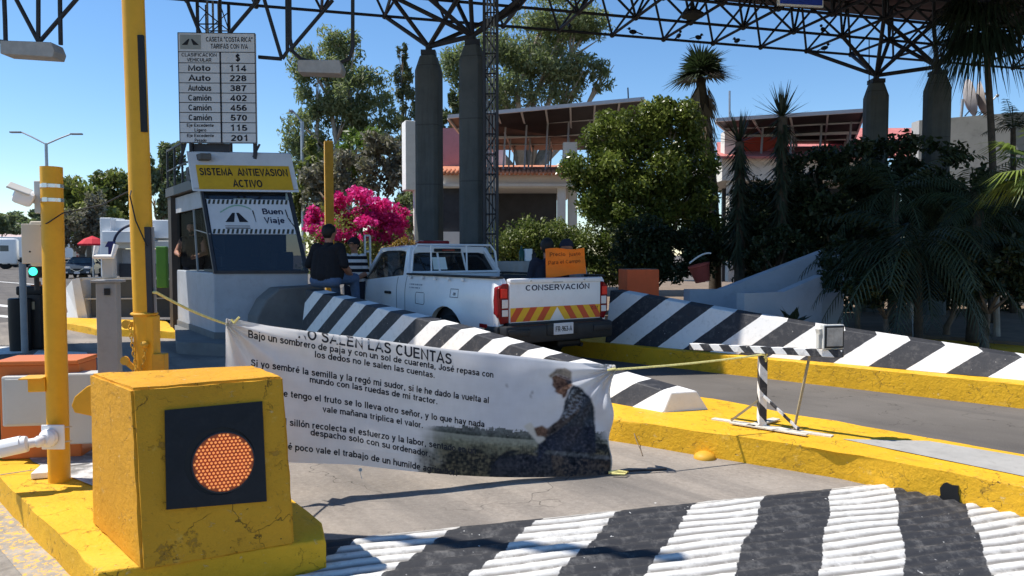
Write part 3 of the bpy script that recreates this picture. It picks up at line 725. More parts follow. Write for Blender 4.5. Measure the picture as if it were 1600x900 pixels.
# blue lane sign peeping under the canopy
t = thing('lane_sign', 'blue sign panel with white edge hanging under the canopy at the top', 'sign', tuple(P(1250, -20, 14.5)))
sc = 14.5 / F
mb = MB(); mb.rbox((0, 0, 0), (80 * sc, .06, 60 * sc), 0, .02); mb.build('panel_edge', M['white_clean'], t, world=False)
mb = MB(); mb.rbox((0, -.035, .03 * 0), (74 * sc, .02, 54 * sc), 0, .008); mb.build('panel', M['sign_blue'], t, world=False)
mb = MB(); mb.bar((-.3, .05, .3), (-.3, .05, 1.6), .05); mb.bar((.3, .05, .3), (.3, .05, 1.6), .05); mb.build('hanger', M['dark_steel'], t, world=False)
t.rotation_euler = (0, R(-2), R(14))
# birds on the truss
bird = MB(); bird.ball((0, 0, .08), (.045, .10, .055), 8, 6); bird.ball((0, .09, .15), .036, 8, 5); bird.extr([(-.02, -.08, .07), (.02, -.08, .07), (.03, -.24, .02), (-.03, -.24, .02)], (0, 0, .012)); bird.tube([(0, .12, .15), (0, .165, .145)], [.012, .002], 5); bird.tube([(.015, 0, .04), (.015, 0, 0)], .005, 4); bird.tube([(-.015, 0, .04), (-.015, 0, 0)], .005, 4)
bo = bird.build('bird', mat('dark feathers', (.02, .02, .022), .7, .2, 20), smooth=True)
tag(bo, 'dark bird perched on the lower chord of the canopy truss', 'bird', 'dark birds perched on the canopy truss')
spots = [(3.2, 0), (4.4, 0), (5.3, 0), (5.7, 0), (6.5, 0), (7.6, 1), (8.4, 0)]
for k, (i, j) in enumerate(spots):
    o = bo if k == 0 else bo.copy()
    if k: C.objects.link(o)
    o.location = O_ + cx_ * (i * mod) - px_ * (j * mod) + Vector((0, 0, ZL + rb)); o.rotation_euler = (0, 0, k * 1.7)

# ---------------------------------------------------------------- signal block in the foreground
Bf = [G(214, 889, .17), G(462, 850, .21)]
TFL, TFR, TBL, TBR = P(205, 607, 3.44), P(443, 589, 3.785), P(140, 583, 3.93), P(396, 571, 4.2)
zt = .98
TFL, TFR, TBL, TBR = [G(p[0], p[1], zt) for p in ((205, 607), (443, 588), (140, 583), (397, 571))]
BFL = G(221, 893, .165); BFR = G(461, 852, .165); BBL = G(143, 700, .165)
BBL = TBL + Vector((-.02, .03, .165 - zt)); BBR = TBR + Vector((.06, .05, .165 - zt))
blk = thing('signal_block', 'yellow concrete block holding a round amber signal in a black square frame', 'concrete block', (-1.6, 3.8, .165))
def grid_patch(bm, a, b, c, d, n, m):
    return
bm = bmesh.new()
vs = [bm.verts.new(p) for p in (BFL, BFR, BBR, BBL, TFL, TFR, TBR, TBL)]
for f in ((0, 1, 5, 4), (1, 2, 6, 5), (2, 3, 7, 6), (3, 0, 4, 7), (4, 5, 6, 7), (3, 2, 1, 0)): bm.faces.new([vs[i] for i in f])
bmesh.ops.bevel(bm, geom=bm.edges[:], offset=.012, segments=2, affect='EDGES')
bmesh.ops.subdivide_edges(bm, edges=[e for e in bm.edges if e.calc_length() > .25], cuts=9, use_grid_fill=True)
rnd = random.Random(4)
for v in bm.verts: v.co += Vector((rnd.uniform(-1, 1), rnd.uniform(-1, 1), rnd.uniform(-1, 1))) * .0022
mb = MB(); mb.bm(bm); mb.build('block_body', M['yellow'], blk, smooth=True, sharp=40)
# front face frame
fx = (BFR - BFL).normalized(); fz = ((TFL + TFR) / 2 - (BFL + BFR) / 2).normalized(); fx = (TFR - TFL).normalized(); fnrm = fx.cross(fz).normalized()
if fnrm.y > 0: fnrm = -fnrm
def face_pt(px, py, off=0.0):
    d = ray(px, py); n = fnrm; t = (TFL - CAM).dot(n) / d.dot(n); return CAM + d * t + n * off
K = [face_pt(*p) for p in ((257, 641), (409, 627), (416, 783), (260, 796))]
LC = face_pt(349, 722); LR = (face_pt(349, 676) - face_pt(349, 769)).length / 2
HC = face_pt(344, 720)
# frame plate with a hole and a recessed barrel
fm = MB(); n = 40
mid = sum(K, Vector()) / 4
ux = ((K[1] - K[0]) + (K[2] - K[3])).normalized(); uz = ((K[0] - K[3]) + (K[1] - K[2])).normalized(); uz = (uz - ux * uz.dot(ux)).normalized()
holeR = LR * 1.13
ring = [HC + (ux * math.cos(2 * math.pi * k / n) + uz * math.sin(2 * math.pi * k / n)) * holeR + fnrm * .018 for k in range(n)]
outer = []
for k in range(n):
    dvec = ux * math.cos(2 * math.pi * k / n) + uz * math.sin(2 * math.pi * k / n); best = None
    for a, b in zip(K, K[1:] + K[:1]):
        e = b - a; A2 = np.array([[dvec.dot(ux), -e.dot(ux)], [dvec.dot(uz), -e.dot(uz)]]); r_ = a - HC
        try: t_, s_ = np.linalg.solve(A2, [r_.dot(ux), r_.dot(uz)])
        except Exception: continue
        if t_ > 0 and -1e-6 <= s_ <= 1 + 1e-6 and (best is None or t_ < best): best = t_
    outer.append(HC + dvec * best + fnrm * .016)
# add exact corners by snapping nearest
for kc in K:
    i = min(range(n), key=lambda q: (outer[q] - kc).length); outer[i] = kc + fnrm * .016
lo = [p - fnrm * .03 for p in outer]; inn = [p - fnrm * .016 for p in ring]
fm.add(ring + outer + lo + inn, [(k, (k + 1) % n, n + (k + 1) % n, n + k) for k in range(n)] + [(n + k, n + (k + 1) % n, 2 * n + (k + 1) % n, 2 * n + k) for k in range(n)] + [(k, 3 * n + k, 3 * n + (k + 1) % n, (k + 1) % n) for k in range(n)])
fm.build('signal_frame', M['black_paint'], blk)
lm = MB(); lm.lathe([(holeR * 1.03, .002), (holeR * 1.03, .006), (.001, .007)], HC, 40, fnrm)
lm.cur = 0
lm.build('signal_backplate', M['black'], blk)
rim = MB(); rim.lathe([(LR * 1.03, .004), (LR * 1.03, .017), (LR * .99, .018), (LR * .99, .005)], LC, 40, fnrm); rim.build('signal_rim', M['dark_steel'], blk)
dsk = MB(); dsk.lathe([(LR * .985, .006), (LR * .985, .0145), (.001, .015)], LC, 40, fnrm)
lens_o = dsk.build('signal_lens', mat('dark red signal lens', (.42, .085, .015), .3, .2, 30), blk)
led = MB(); pitch = LR / 7.6
for i in range(-9, 10):
    for j in range(-10, 11):
        x = (i + (j % 2) * .5) * pitch; y = j * pitch * .866
        if x * x + y * y < (LR * .93) ** 2:
            c = LC + ux * x + uz * y + fnrm * .0155
            led.lathe([(pitch * .34, -.002), (pitch * .30, .006), (pitch * .16, .010), (.0005, .0115)], c, 8, fnrm)
amber = NT('amber led domes'); amber.col((.80, .27, .07)); amber.b.inputs['Roughness'].default_value = .25
amber.b.inputs['Emission Color'].default_value = (1.0, .42, .14, 1); amber.b.inputs['Emission Strength'].default_value = .42
led.build('led_cluster', amber.m, lens_o, smooth=True)

# ---------------------------------------------------------------- yellow posts and what hangs on them
p1 = G(93, 752, .17)
post = thing('steel_post', 'short yellow steel post with two clamp bands and grey cameras on it', 'post', tuple(p1))
H1 = P(81, 261, p1.y).z - .17
top = P(80, 261, p1.y) - p1
mb = MB(); mb.tube([(0, 0, 0), (top.x * .5, 0, H1 * .5), (top.x, 0, H1)], .0625, 24); mb.build('tube', M['yellow_steel'], post, world=False, smooth=True)
for py in (291, 313):
    z = P(80, py, p1.y).z - .17; x = top.x * z / H1
    mb = MB(); mb.lathe([(.0655, -.011), (.0655, .011)], (x, 0, z), 24); mb.box((x + .0, -.069, z), (.03, .014, .026)); mb.build('clamp_band', M['chrome'], post, world=False)
mb = MB()                                        # little hood bracket
h0 = P(62, 600, p1.y - .02) - p1
mb.rbox((h0.x, -.02, h0.z), (.10, .1, .085), .2, .006); mb.rbox((h0.x - .012, -.045, h0.z + .047), (.13, .15, .008), .2, .003); mb.build('hood_bracket', M['yellow_steel'], post, world=False)
def wirecurve(pts, r, name, label, cat, m, n=6):
    mb = MB(); mb.tube(pts, r, n); return tag(mb.build(name, m, smooth=True), label, cat)
# camera low on the post
cc = P(80, 683, p1.y - .10)
cm = thing('security_camera', 'white bullet security camera on a square plate low on the short yellow post', 'security camera', tuple(cc))
sc = (p1.y - .1) / F
mb = MB(); mb.rbox((.012, .0, 0), (36 * sc, .012, 39 * sc), 0, .004); mb.build('mounting_plate', M['white_clean'], cm, world=False)
mb = MB(); mb.lathe([(.055, 0), (.055, .03), (.03, .05)], (.0, -.01, .0), 18, (-.15, -1, 0)); mb.ball((-.03, -.07, -.01), .036, 12, 8); mb.tube([(-.03, -.07, -.01), (-.075, -.10, -.015)], [.026, .03], 12); mb.build('swivel_arm', M['white_clean'], cm, world=False, smooth=True)
dirc = Vector((-.93, -.30, -.17)).normalized(); st_ = Vector((-.07, -.1, -.012))
mb = MB(); mb.lathe([(.02, 0), (.047, .012), (.05, .03), (.05, .19), (.046, .205)], st_, 20, dirc)
mb.build('housing', M['white_clean'], cm, world=False, smooth=True, sharp=30)
mb = MB(); up = Vector((0, 0, 1)); side = dirc.cross(up).normalized(); upv = side.cross(dirc)
prof = [(math.cos(a) * .056, math.sin(a) * .056) for a in np.linspace(R(15), R(165), 9)]
a0, a1 = st_ + dirc * .04, st_ + dirc * .235
vs = [p + side * x + upv * y for p in (a0, a1) for x, y in prof] + [p + side * x * .93 + upv * y * .93 for p in (a0, a1) for x, y in prof]
mb.add(vs, [(k, k + 1, 10 + k, 9 + k) for k in range(8)] + [(18 + k, 27 + k, 28 + k, 19 + k) for k in range(8)] + [(9 + k, 10 + k, 28 + k, 27 + k) for k in range(8)]); mb.build('sun_shield', M['white_clean'], cm, world=False, smooth=True)
mb = MB(); mb.lathe([(.04, 0), (.04, .004)], st_ + dirc * .205, 18, dirc); mb.build('lens', M['black'], cm, world=False)
for z in (.055, -.035): mb = MB(); mb.bar((.06, .02, z), (.10, .05, z), .008); mb.build('strap', M['galv'], cm, world=False)
# camera at the top of the post
cc = P(50, 308, p1.y - .02)
cm = thing('security_camera', 'white boxy security camera seen from below beside the top of the short post', 'security camera', tuple(cc))
mb = MB(); rot = Matrix.Rotation(R(25), 3, 'Y') @ Matrix.Rotation(R(30), 3, 'Z')
mb.rbox((-.03, -.03, 0), (.11, .16, .085), 0, .022, rot=rot); mb.build('housing', M['white_clean'], cm, world=False, smooth=True, sharp=40)
mb = MB(); mb.rbox((-.045, -.045, .048), (.125, .2, .012), 0, .004, rot=rot); mb.build('sun_shield', M['light_grey'], cm, world=False)
mb = MB(); mb.rbox((.045, .02, .0), (.05, .07, .20), 0, .006); mb.tube([(.04, .02, -.03), (-.02, 0, -.01)], .02, 8); mb.build('bracket', M['light_grey'], cm, world=False)
# cream enclosure behind the post
cc = P(60, 381, p1.y + .1)
t = thing('junction_box', 'tall cream metal box fixed to the left of the short yellow post', 'electrical box', tuple(cc))
mb = MB(); mb.rbox((.02, .05, 0), (.15, .16, .285), R(20), .012); mb.build('enclosure', M['cream'], t, world=False)
mb = MB(); mb.rbox((-.01, -.045, .0), (.115, .012, .25), R(20), .004); mb.ball((-.02, -.055, -.05), .006, 6, 5, mi=1); mb.build('door', [M['cream'], M['black']], t, world=False)
# small lane signal under the box
cc = P(57, 424, 6.3)
t = thing('lane_signal', 'small black lane signal with a lit green lamp under the cream box', 'traffic light', tuple(cc))
mb = MB(); mb.rbox((0, 0, 0), (.10, .08, .11), 0, .012); mb.tube([(0, 0, -.05), (0, 0, -.16)], .02, 8); mb.build('housing', M['black'], t, world=False)
mb = MB(); mb.lathe([(.034, 0), (.034, .01), (.002, .014)], (0, -.04, 0), 16, (0, -1, 0)); mb.build('green_lamp', emit('lit green lamp', (.05, .9, .55), 1.6), t, world=False)
# tall post
D2 = 4.3
p2 = P(232, 590, D2); p2.z = .17
post2 = thing('steel_post', 'tall yellow steel post with black strips and chains behind the signal block', 'post', tuple(p2))
tp = P(208, 0, D2) - p2
H2 = 5.1
lean = tp.x / tp.z
mb = MB(); mb.tube([(0, 0, .0), (lean * 2, 0, 2), (lean * H2, 0, H2)], .0595, 24); mb.build('tube', M['yellow_steel'], post2, world=False, smooth=True)
def local2(px, py): 
    q = P(px, py, D2) - p2; return q
for ya, yb, mname in ((58, 208, 'black'), (355, 488, 'dark_steel')):
    a = local2(0, ya); b = local2(0, yb); mb = MB()
    xa, xb = lean * a.z, lean * b.z
    mb.bar((xa + .047, -.035, a.z), (xb + .047, -.035, b.z), .045, .02, up=(0, -1, 0)); mb.build('black_strip', M[mname], post2, world=False)
    if mname != 'black':
        mb = MB(); mb.bar((xa + .066, -.02, a.z - .0), (xb + .066, -.02, b.z), .03, .012, up=(0, -1, 0)); mb.build('steel_channel', M['grey_paint'], post2, world=False)
zc = local2(226, 490).z
mb = MB(); mb.lathe([(.07, -.008), (.076, 0), (.07, .008)], (lean * zc, 0, zc), 24); mb.build('collar', M['yellow_dull'], post2, world=False)
mb = MB(); mb.box((lean * zc + .012, 0, zc / 2), (.115, .10, zc - .02)); mb.build('sleeve', M['yellow_steel'], post2, world=False, bevel=.01)
b0 = local2(253, 562); mb = MB(); mb.rbox((b0.x, -.02, b0.z - .06), (.072, .06, .2), 0, .005); mb.build('side_bracket', M['yellow_dull'], post2, world=False)
for (x, y) in ((203, 506), (201, 562)):
    q = local2(x, y); mb = MB(); mb.lathe([(.026, -.006), (.026, .006)], (q.x, -.04, q.z), 14, (0, 1, 0)); mb.bar((q.x, -.04, q.z), (q.x + .05, -.03, q.z + (.0 if y < 540 else -.05)), .03, .012, up=(0, 1, 0)); mb.build('lug', M['yellow_dull'], post2, world=False)
def chain(name, a, b, sag, parent, n=12):
    mb = MB(); a, b = Vector(a), Vector(b); pts = []
    for k in range(n + 1):
        f = k / n; p = a.lerp(b, f); p = p + Vector((sag * math.sin(math.pi * f), 0, 0)); pts.append(p)
    for k in range(n):
        c = (pts[k] + pts[k + 1]) / 2; d = (pts[k + 1] - pts[k]); L = d.length * .68; d.normalize(); s1 = d.cross(Vector((0, 1, 0)) if k % 2 else Vector((.8, .6, 0))).normalized()
        loop = [c + d * (L * math.cos(a_)) * .9 + s1 * (.009 * math.sin(a_)) for a_ in np.linspace(0, 2 * math.pi, 11)]
        mb.tube(loop, .0035, 5, cap=False)
    return mb.build(name, M['yellow_dull'], parent, world=False)
chain('chain', local2(212, 500) + Vector((0, -.07, 0)), local2(224, 575) + Vector((0, -.07, -.02)), -.004, post2)
chain('chain', local2(236, 536) + Vector((0, -.07, 0)), local2(226, 580) + Vector((0, -.07, -.02)), .012, post2, 8)
q = local2(235, 536); mb = MB(); mb.lathe([(.02, 0), (.02, .02), (.008, .03)], (q.x, -.06, q.z), 8, (0, -1, 0)); mb.build('bolt', M['yellow_dull'], post2, world=False)
wirecurve([P(205, 298, 4.22), P(203, 306, 4.2), P(212, 345, 4.22), P(230, 385, 4.235)], .004, 'wire', 'thin dark wire looped round the tall yellow post', 'wire', M['black'])
# fin bracket, grey post, gate cabinet
t = thing('barrier_fin', 'rounded yellow steel fin behind the left edge of the signal block', 'bracket', tuple(G(126, 690, .17)))
D = 4.35
pts = [P(x, y, D) for x, y in ((145, 600), (135, 604), (116, 620), (111, 634), (116, 645), (145, 651))]
mb = MB(); mb.extr(pts, (.0, .035, 0)); mb.bar(P(158, 640, D + .02), P(158, 730, D + .02), .04); mb.build('fin_plate', M['yellow_steel'], t, bevel=.006)
gp = G(0, 0, .17)
D = 4.95; g0 = P(172, 560, D); g0.z = .17
t = thing('sensor_post', 'grey square steel post with a white sensor head between the yellow posts', 'post', tuple(g0))
zt_ = P(171, 441, D).z - .17
mb = MB(); mb.rbox((0, 0, zt_ / 2), (.125, .12, zt_), R(15), .008); mb.build('column', M['grey_paint'], t, world=False)
mb = MB(); mb.rbox((0, 0, zt_ + .008), (.18, .16, .016), R(15), .003); mb.build('top_plate', M['grey_paint'], t, world=False)
mb = MB(); mb.box((.03, -.071, zt_ - .06), (.035, .01, .045), R(15)); mb.build('slot', M['black'], t, world=False)
mb = MB(); mb.rbox((.01, 0, zt_ + .10), (.075, .08, .15), R(15), .012); mb.build('sensor_head', M['light_grey'], t, world=False)
mb = MB(); mb.tube([(-.055, -.03, zt_ + .24), (-.06, -.05, zt_ + .17), (.06, -.05, zt_ + .17), (.075, -.03, zt_ + .25)], .017, 8); mb.build('sensor_bracket', M['white_clean'], t, world=False)
cb = G(66, 716, .17); 
t = thing('gate_cabinet', 'orange barrier gate cabinet carrying two beige boxes', 'gate cabinet', tuple(cb), R(8))
sc = cb.y / F; Hc = 150 * sc
mb = MB(); mb.rbox((0, .14, Hc / 2), (118 * sc, .30, Hc), 0, .012); mb.build('cabinet', M['orange'], t, world=False)
mb = MB(); mb.rbox((-.01, .13, Hc + .012), (124 * sc, .34, .03), 0, .008); mb.build('cabinet_lid', M['orange'], t, world=False)
mb = MB(); mb.rbox((-.01, -.055, Hc - 55 * sc), (88 * sc, .08, 78 * sc), 0, .012); mb.build('door_box', M['light_grey'], t, world=False)
mb = MB(); mb.rbox((-.0, -.098, Hc - 55 * sc), (80 * sc, .01, 70 * sc), 0, .004); mb.build('door_panel', M['light_grey'], t, world=False)
mb = MB(); mb.rbox((76 * sc, .0, Hc - 70 * sc), (62 * sc, .14, 112 * sc), 0, .012); mb.build('side_box', M['light_grey'], t, world=False)
bb = G(2, 742, .05)
mb = MB(); mb.rbox((bb.x - .12, bb.y + .2, .42), (.42, .4, .74), R(10), .05, seg=4); o = mb.build('utility_cabinet', M['black'], smooth=True, sharp=50); tag(o, 'black rounded cabinet cut off at the left edge beside the orange cabinet', 'cabinet')
mb = MB(); q = G(75, 742, .178); mb.rbox(q + Vector((.0, .02, .02)), (.16, .2, .04), .3, .006); tag(mb.build('concrete_scrap', M['white']), 'white broken slab lying at the foot of the short yellow post', 'slab')
# bins, grey pole and little pole lamp behind the cabinet
mb = MB(); q = G(33, 548, 0); mb.lathe([(.16, 0), (.17, .4), (.17, .86), (.15, .88)], q, 18); tag(mb.build('bollard', M['black'], smooth=True), 'black round bollard left of the labelled waste bin', 'bollard')
mb = MB(); q = G(39, 552, 0); z = P(39, 410, q.y).z; mb.tube([q, (q.x, q.y, z)], .05, 12); tag(mb.build('grey_pole', M['grey_paint'], smooth=True), 'thin grey pole standing in front of the black bollard', 'pole')
t = thing('waste_bin', 'black waste bin with a beige label beside the short yellow post', 'bin', tuple(G(50, 545, .0)))
sc = t.location.y / F
mb = MB(); mb.rbox((6 * sc, 0, 46 * sc), (34 * sc, .34, 92 * sc), .1, .05, seg=3); mb.build('bin_body', mat('dark brown plastic', (.03, .022, .018), .5, .2, 6), t, world=False, smooth=True, sharp=50)
mb = MB(); mb.rbox((6 * sc, 0, 92 * sc), (38 * sc, .36, 14 * sc), .1, .03, seg=3); mb.build('bin_lid', M['black'], t, world=False, smooth=True, sharp=50)
mb = MB(); mb.rbox((5 * sc, -.18, 69 * sc), (22 * sc, .02, 12 * sc), .1, .004); mb.build('bin_label', mat('beige label', (.55, .40, .24), .6, .1, 10), t, world=False)
mb = MB(); c = P(62, 447, t.location.y); mb.rbox(c, (.2, .2, .05), .2, .01); mb.rbox(c + Vector((-.03, 0, .05)), (.07, .07, .06), 0, .01); mb.build('orange_cap', M['orange'], t)
# ---------------------------------------------------------------- toll booth
U35 = Vector((-.574, .819, 0)); V35 = Vector((.819, .574, 0))
RZ35 = math.atan2(V35.y, V35.x)
C0 = Vector((-4.94, 12.3, .2))
booth = thing('toll_booth', 'grey toll booth with slanted dark window and signs on its front', 'toll booth', tuple(C0))
XB = Vector((.99, .139, 0)); SKEW[booth.name] = Matrix((XB, U35, Vector((0, 0, 1)))).transposed()   # the booth is a parallelogram in plan
BW, BL = 1.52, 3.3
def bp(x, y, z): return MW[booth.name] @ Vector((x, y, z - .2))
zb, zw = 1.30, 2.72
sl = .86                                        # how far the window leans back at its top
mb = MB(); mb.rbox((BW / 2, BL / 2, .55), (BW, BL, 1.1), 0, .02); mb.build('base', M['booth_base'], booth, world=False)
mb = MB(); mb.rbox((BW / 2, BL / 2 - .01, .05), (BW + .04, BL + .04, .12), 0, .01); mb.build('plinth', M['concrete_dark'], booth, world=False)
z0, z1 = zb - .2, zw - .2
# dark interior and window frames
mb = MB(); mb.extr([(.05, .15, z0), (.05, sl + .1, z1), (.05, BL - .1, z1), (.05, BL - .1, z0)], (.03, 0, 0)) if False else None
mb = MB(); mb.box((BW / 2, BL - .1, (z0 + z1) / 2), (BW, .1, z1 - z0)); mb.box((BW - .03, BL / 2 + .5, (z0 + z1) / 2), (.05, BL - 1.2, z1 - z0)); mb.build('back_wall', M['black'], booth, world=False)
mb = MB(); mb.box((BW / 2, .55, z0 + .03), (BW - .12, .8, .04)); mb.rbox((.55, .5, z0 + .18), (.62, .1, .2), 0, .02); mb.rbox((1.25, .55, z0 + .2), (.3, .3, .3), .2, .02); mb.build('counter', mat('dark counter', (.06, .065, .075), .5, .2, 6), booth, world=False)
mb = MB(); mb.box((1.02, .62, z0 + .42), (.17, .02, .52)); mb.build('paper_notice', mat('old paper notice', (.45, .42, .33), .8, .2, 14), booth, world=False)
mb = MB(); mb.add([(.03, .0, z0), (BW - .03, .0, z0), (BW - .03, sl, z1), (.03, sl, z1)], [(0, 1, 2, 3)]); mb.build('front_window', M['glass_dark'], booth, world=False)
fmb = MB()
for x in (.02, BW - .02): fmb.bar((x, 0, z0), (x, sl, z1), .05, .06)
fmb.bar((0, 0, z0 + .01), (BW, 0, z0 + .01), .05); fmb.bar((0, sl, z1), (BW, sl, z1), .06)
fmb.build('window_frame', M['dark_steel'], booth, world=False)
# left side: white panel with trapezoid window
mb = MB(); mb.extr([(.0, sl + .02, z1), (.0, BL - .3, z1), (.0, BL - .3, z1 - .30), (.0, sl - .2, z1 - .30)], (.03, 0, 0)); mb.build('side_panel', M['booth_base'], booth, world=False)
mb = MB(); mb.bar((-.01, BL - .15, -.15), (-.01, BL - .15, z1 + .05), .30, .16, up=(1, 0, 0)); mb.build('corner_column', M['brown_steel'], booth, world=False)
mb = MB(); mb.add([(.015, .14, z0 + .02), (.015, BL - .35, z0 + .02), (.015, BL - .35, z1 - .33), (.015, sl - .12, z1 - .33)], [(0, 1, 2, 3)]); mb.build('side_window', M['glass_booth'], booth, world=False)
mb = MB(); mb.bar((.02, 1.25, z0), (.02, 1.5, z1 - .3), .03); mb.bar((.02, .3, z0 + .65), (.02, 1.4, z0 + .75), .015); mb.build('side_window_bar', M['grey_paint'], booth, world=False)
# roof
mb = MB(); mb.extr([(-.12, sl - .08, z1 + .03), (-.12, 1.15, z1 + .03), (-.12, BL + .05, z1 + .03), (-.12, BL + .05, z1 + .2), (-.12, 1.15, z1 + .2)], (BW + .24, 0, 0)); mb.build('roof', M['dark_steel'], booth, world=False)
mb = MB()
for y in (1.2, 1.9, 2.6, 3.3): mb.bar((-.08, y, z1 + .2), (-.08, y, z1 + .95), .035)
mb.bar((-.08, 1.2, z1 + .95), (-.08, 3.3, z1 + .95), .035); mb.bar((-.08, 1.2, z1 + .55), (-.08, 3.3, z1 + .55), .025)
mb.build('roof_railing', M['dark_steel'], booth, world=False)
mb = MB(); mb.rbox((.02, 1.45, z1 + .36), (.12, .75, .26), 0, .02); mb.rbox((.1, 1.2, z1 + .6), (.2, .5, .12), .1, .02); mb.build('roof_equipment', mat('dusty equipment', (.10, .095, .09), .7, .2, 6), booth, world=False)
mb = MB(); mb.extr([(-.045, 1.30, z1 + .34), (-.045, 1.30, z1 + .37), (-.045, 1.5, z1 + .37), (-.045, 1.5, z1 + .42), (-.045, 1.6, z1 + .355), (-.045, 1.5, z1 + .29), (-.045, 1.5, z1 + .34)], (-.004, 0, 0)); mb.build('arrow_mark', M['text_black'], booth, world=False)
# fascia sign leaning with the window
f0y, f0z, f1y, f1z = sl - .10, z1 - .02, sl + .32, z1 + .70
fx0, fx1 = -.14, BW + .12
def fas(u, v, off=0.0):                          # u 0..1 across, v 0..1 up
    n = Vector((0, -(f1z - f0z), (f1y - f0y))).normalized()
    return Vector((fx0 + (fx1 - fx0) * u, f0y + (f1y - f0y) * v, f0z + (f1z - f0z) * v)) + n * off
mb = MB(); q = [fas(0, 0), fas(1, 0), fas(1, 1), fas(0, 1)]; n_ = Vector((0, .06, .02)); mb.add(q + [p + n_ for p in q], [(0, 1, 2, 3), (7, 6, 5, 4), (0, 4, 5, 1), (1, 5, 6, 2), (2, 6, 7, 3), (3, 7, 4, 0)]); fa = mb.build('fascia', M['sign_white'], booth, world=False)
mb = MB(); q = [fas(.06, .05, .012), fas(.95, .05, .012), fas(.95, .66, .012), fas(.06, .66, .012)]; mb.add(q + [fas(.06, .05), fas(.95, .05), fas(.95, .66), fas(.06, .66)], [(0, 1, 2, 3), (0, 4, 5, 1), (1, 5, 6, 2), (2, 6, 7, 3), (3, 7, 4, 0)]); SKEW[fa.name] = SKEW[booth.name]; ys = mb.build('yellow_sign', M['sign_yellow'], fa, world=False)
Wf, Hf = fx1 - fx0, math.hypot(f1y - f0y, f1z - f0z)
mb = MB()
fn = lambda a, b: fas(a / Wf, b / Hf, .015)
add_text(mb, 'SISTEMA  ANTIEVASION', fn, Wf * .505, Hf * .485, .155, w=Wf * .84, bold=.034)
add_text(mb, 'ACTIVO', fn, Wf * .52, Hf * .195, .155, w=Wf * .28, bold=.034)
sgn = mb.build('lettering', M['text_black'], fa, world=False)
# poster behind the glass: striped edges, road emblem, greeting
def win(u, v, off=0.0):
    n = Vector((0, -(z1 - z0), sl)).normalized(); return Vector((.03 + (BW - .06) * u, sl * v, z0 + (z1 - z0) * v)) + n * off
Ww, Hw = BW - .06, math.hypot(sl, z1 - z0)
v0, v1 = .455, .885
mb = MB(); mb.add([win(.03, v0, .012), win(.975, v0, .012), win(.975, v1, .012), win(.03, v1, .012), win(.03, v0, .004), win(.975, v0, .004), win(.975, v1, .004), win(.03, v1, .004)], [(0, 1, 2, 3), (0, 4, 5, 1), (1, 5, 6, 2), (2, 6, 7, 3), (3, 7, 4, 0)]); poster = mb.build('poster', M['sign_white'], booth, world=False); SKEW[poster.name] = SKEW[booth.name]; SKEW[fa.name] = SKEW[booth.name]
mb = MB()
for vv in ((v0 + .004, v0 + .06), (v1 - .06, v1 - .004)):
    k = .035
    while k < .955:
        mb.add([win(k, vv[0], .015), win(k + .026, vv[0], .015), win(min(.973, k + .045), vv[1], .015), win(k + .019, vv[1], .015)], [(0, 1, 2, 3)]); k += .052
mb.build('poster_stripes', mat('olive black stripes', (.045, .047, .035), .6, .2, 12), poster, world=False)
mb = MB(); fw = lambda a, b: win(a / Ww, b / Hw, .016)
add_text(mb, 'Buen', fw, Ww * .76, Hw * .735, .12, w=Ww * .235, bold=.03)
add_text(mb, 'Viaje', fw, Ww * .76, Hw * .625, .12, w=Ww * .235, bold=.03)
mb.build('lettering', M['text_blue'], poster, world=False)
mb = MB(); e = .016
mb.add([win(.20, .60, e), win(.30, .60, e), win(.325, .715, e), win(.295, .715, e)], [(0, 1, 2, 3)]); mb.add([win(.36, .60, e), win(.46, .60, e), win(.37, .715, e), win(.34, .715, e)], [(0, 1, 2, 3)])
mb.add([win(.19, .548, e), win(.47, .548, e), win(.47, .556, e), win(.19, .556, e)], [(0, 1, 2, 3)]); mb.add([win(.19, .52, e), win(.47, .52, e), win(.47, .532, e), win(.19, .532, e)], [(0, 1, 2, 3)])
mb.build('emblem', M['text_black'], poster, world=False)
mb = MB(); arc = [(.16 + .36 * k / 10, .71 + .09 * math.sin(math.pi * (k / 10) * .85)) for k in range(11)]
for a, b in zip(arc, arc[1:]): mb.add([win(a[0], a[1], e), win(b[0], b[1], e), win(b[0], b[1] + .014, e), win(a[0], a[1] + .02, e)], [(0, 1, 2, 3)])
mb.build('poster_arc', mat('pale green print', (.25, .42, .30), .6, .1, 9), poster, world=False)
mb = MB(); tear = [(.905, .76), (.915, .66), (.94, .60), (.985, .52)]
for a, b in zip(tear, tear[1:]): mb.add([win(a[0], a[1], .017), win(b[0], b[1], .017), win(b[0] + .012, b[1] + .01, .017), win(a[0] + .012, a[1], .017)], [(0, 1, 2, 3)])
for u_, w_ in ((.53, .50),): mb.add([win(.525, .745, .017), win(.54, .745, .017), win(.55, .60, .017), win(.545, .60, .017)], [(0, 1, 2, 3)])
mb.build('tear', M['black'], poster, world=False)
# grey concrete buffer block in front of the booth
mb = MB(); q0 = Vector((-4.10, 11.75, .2)); prof = [(0, 0), (.06, .42), (.2, .68), (.42, .86), (1.15, .90), (1.15, 0)]
mb.extr([q0 + V35 * x + Vector((0, 0, z)) for x, z in prof], U35 * .55); o = mb.build('buffer_block', M['concrete_dark'], bevel=.03); tag(o, 'dark grey rounded concrete block between the booth and the striped barrier', 'concrete block')
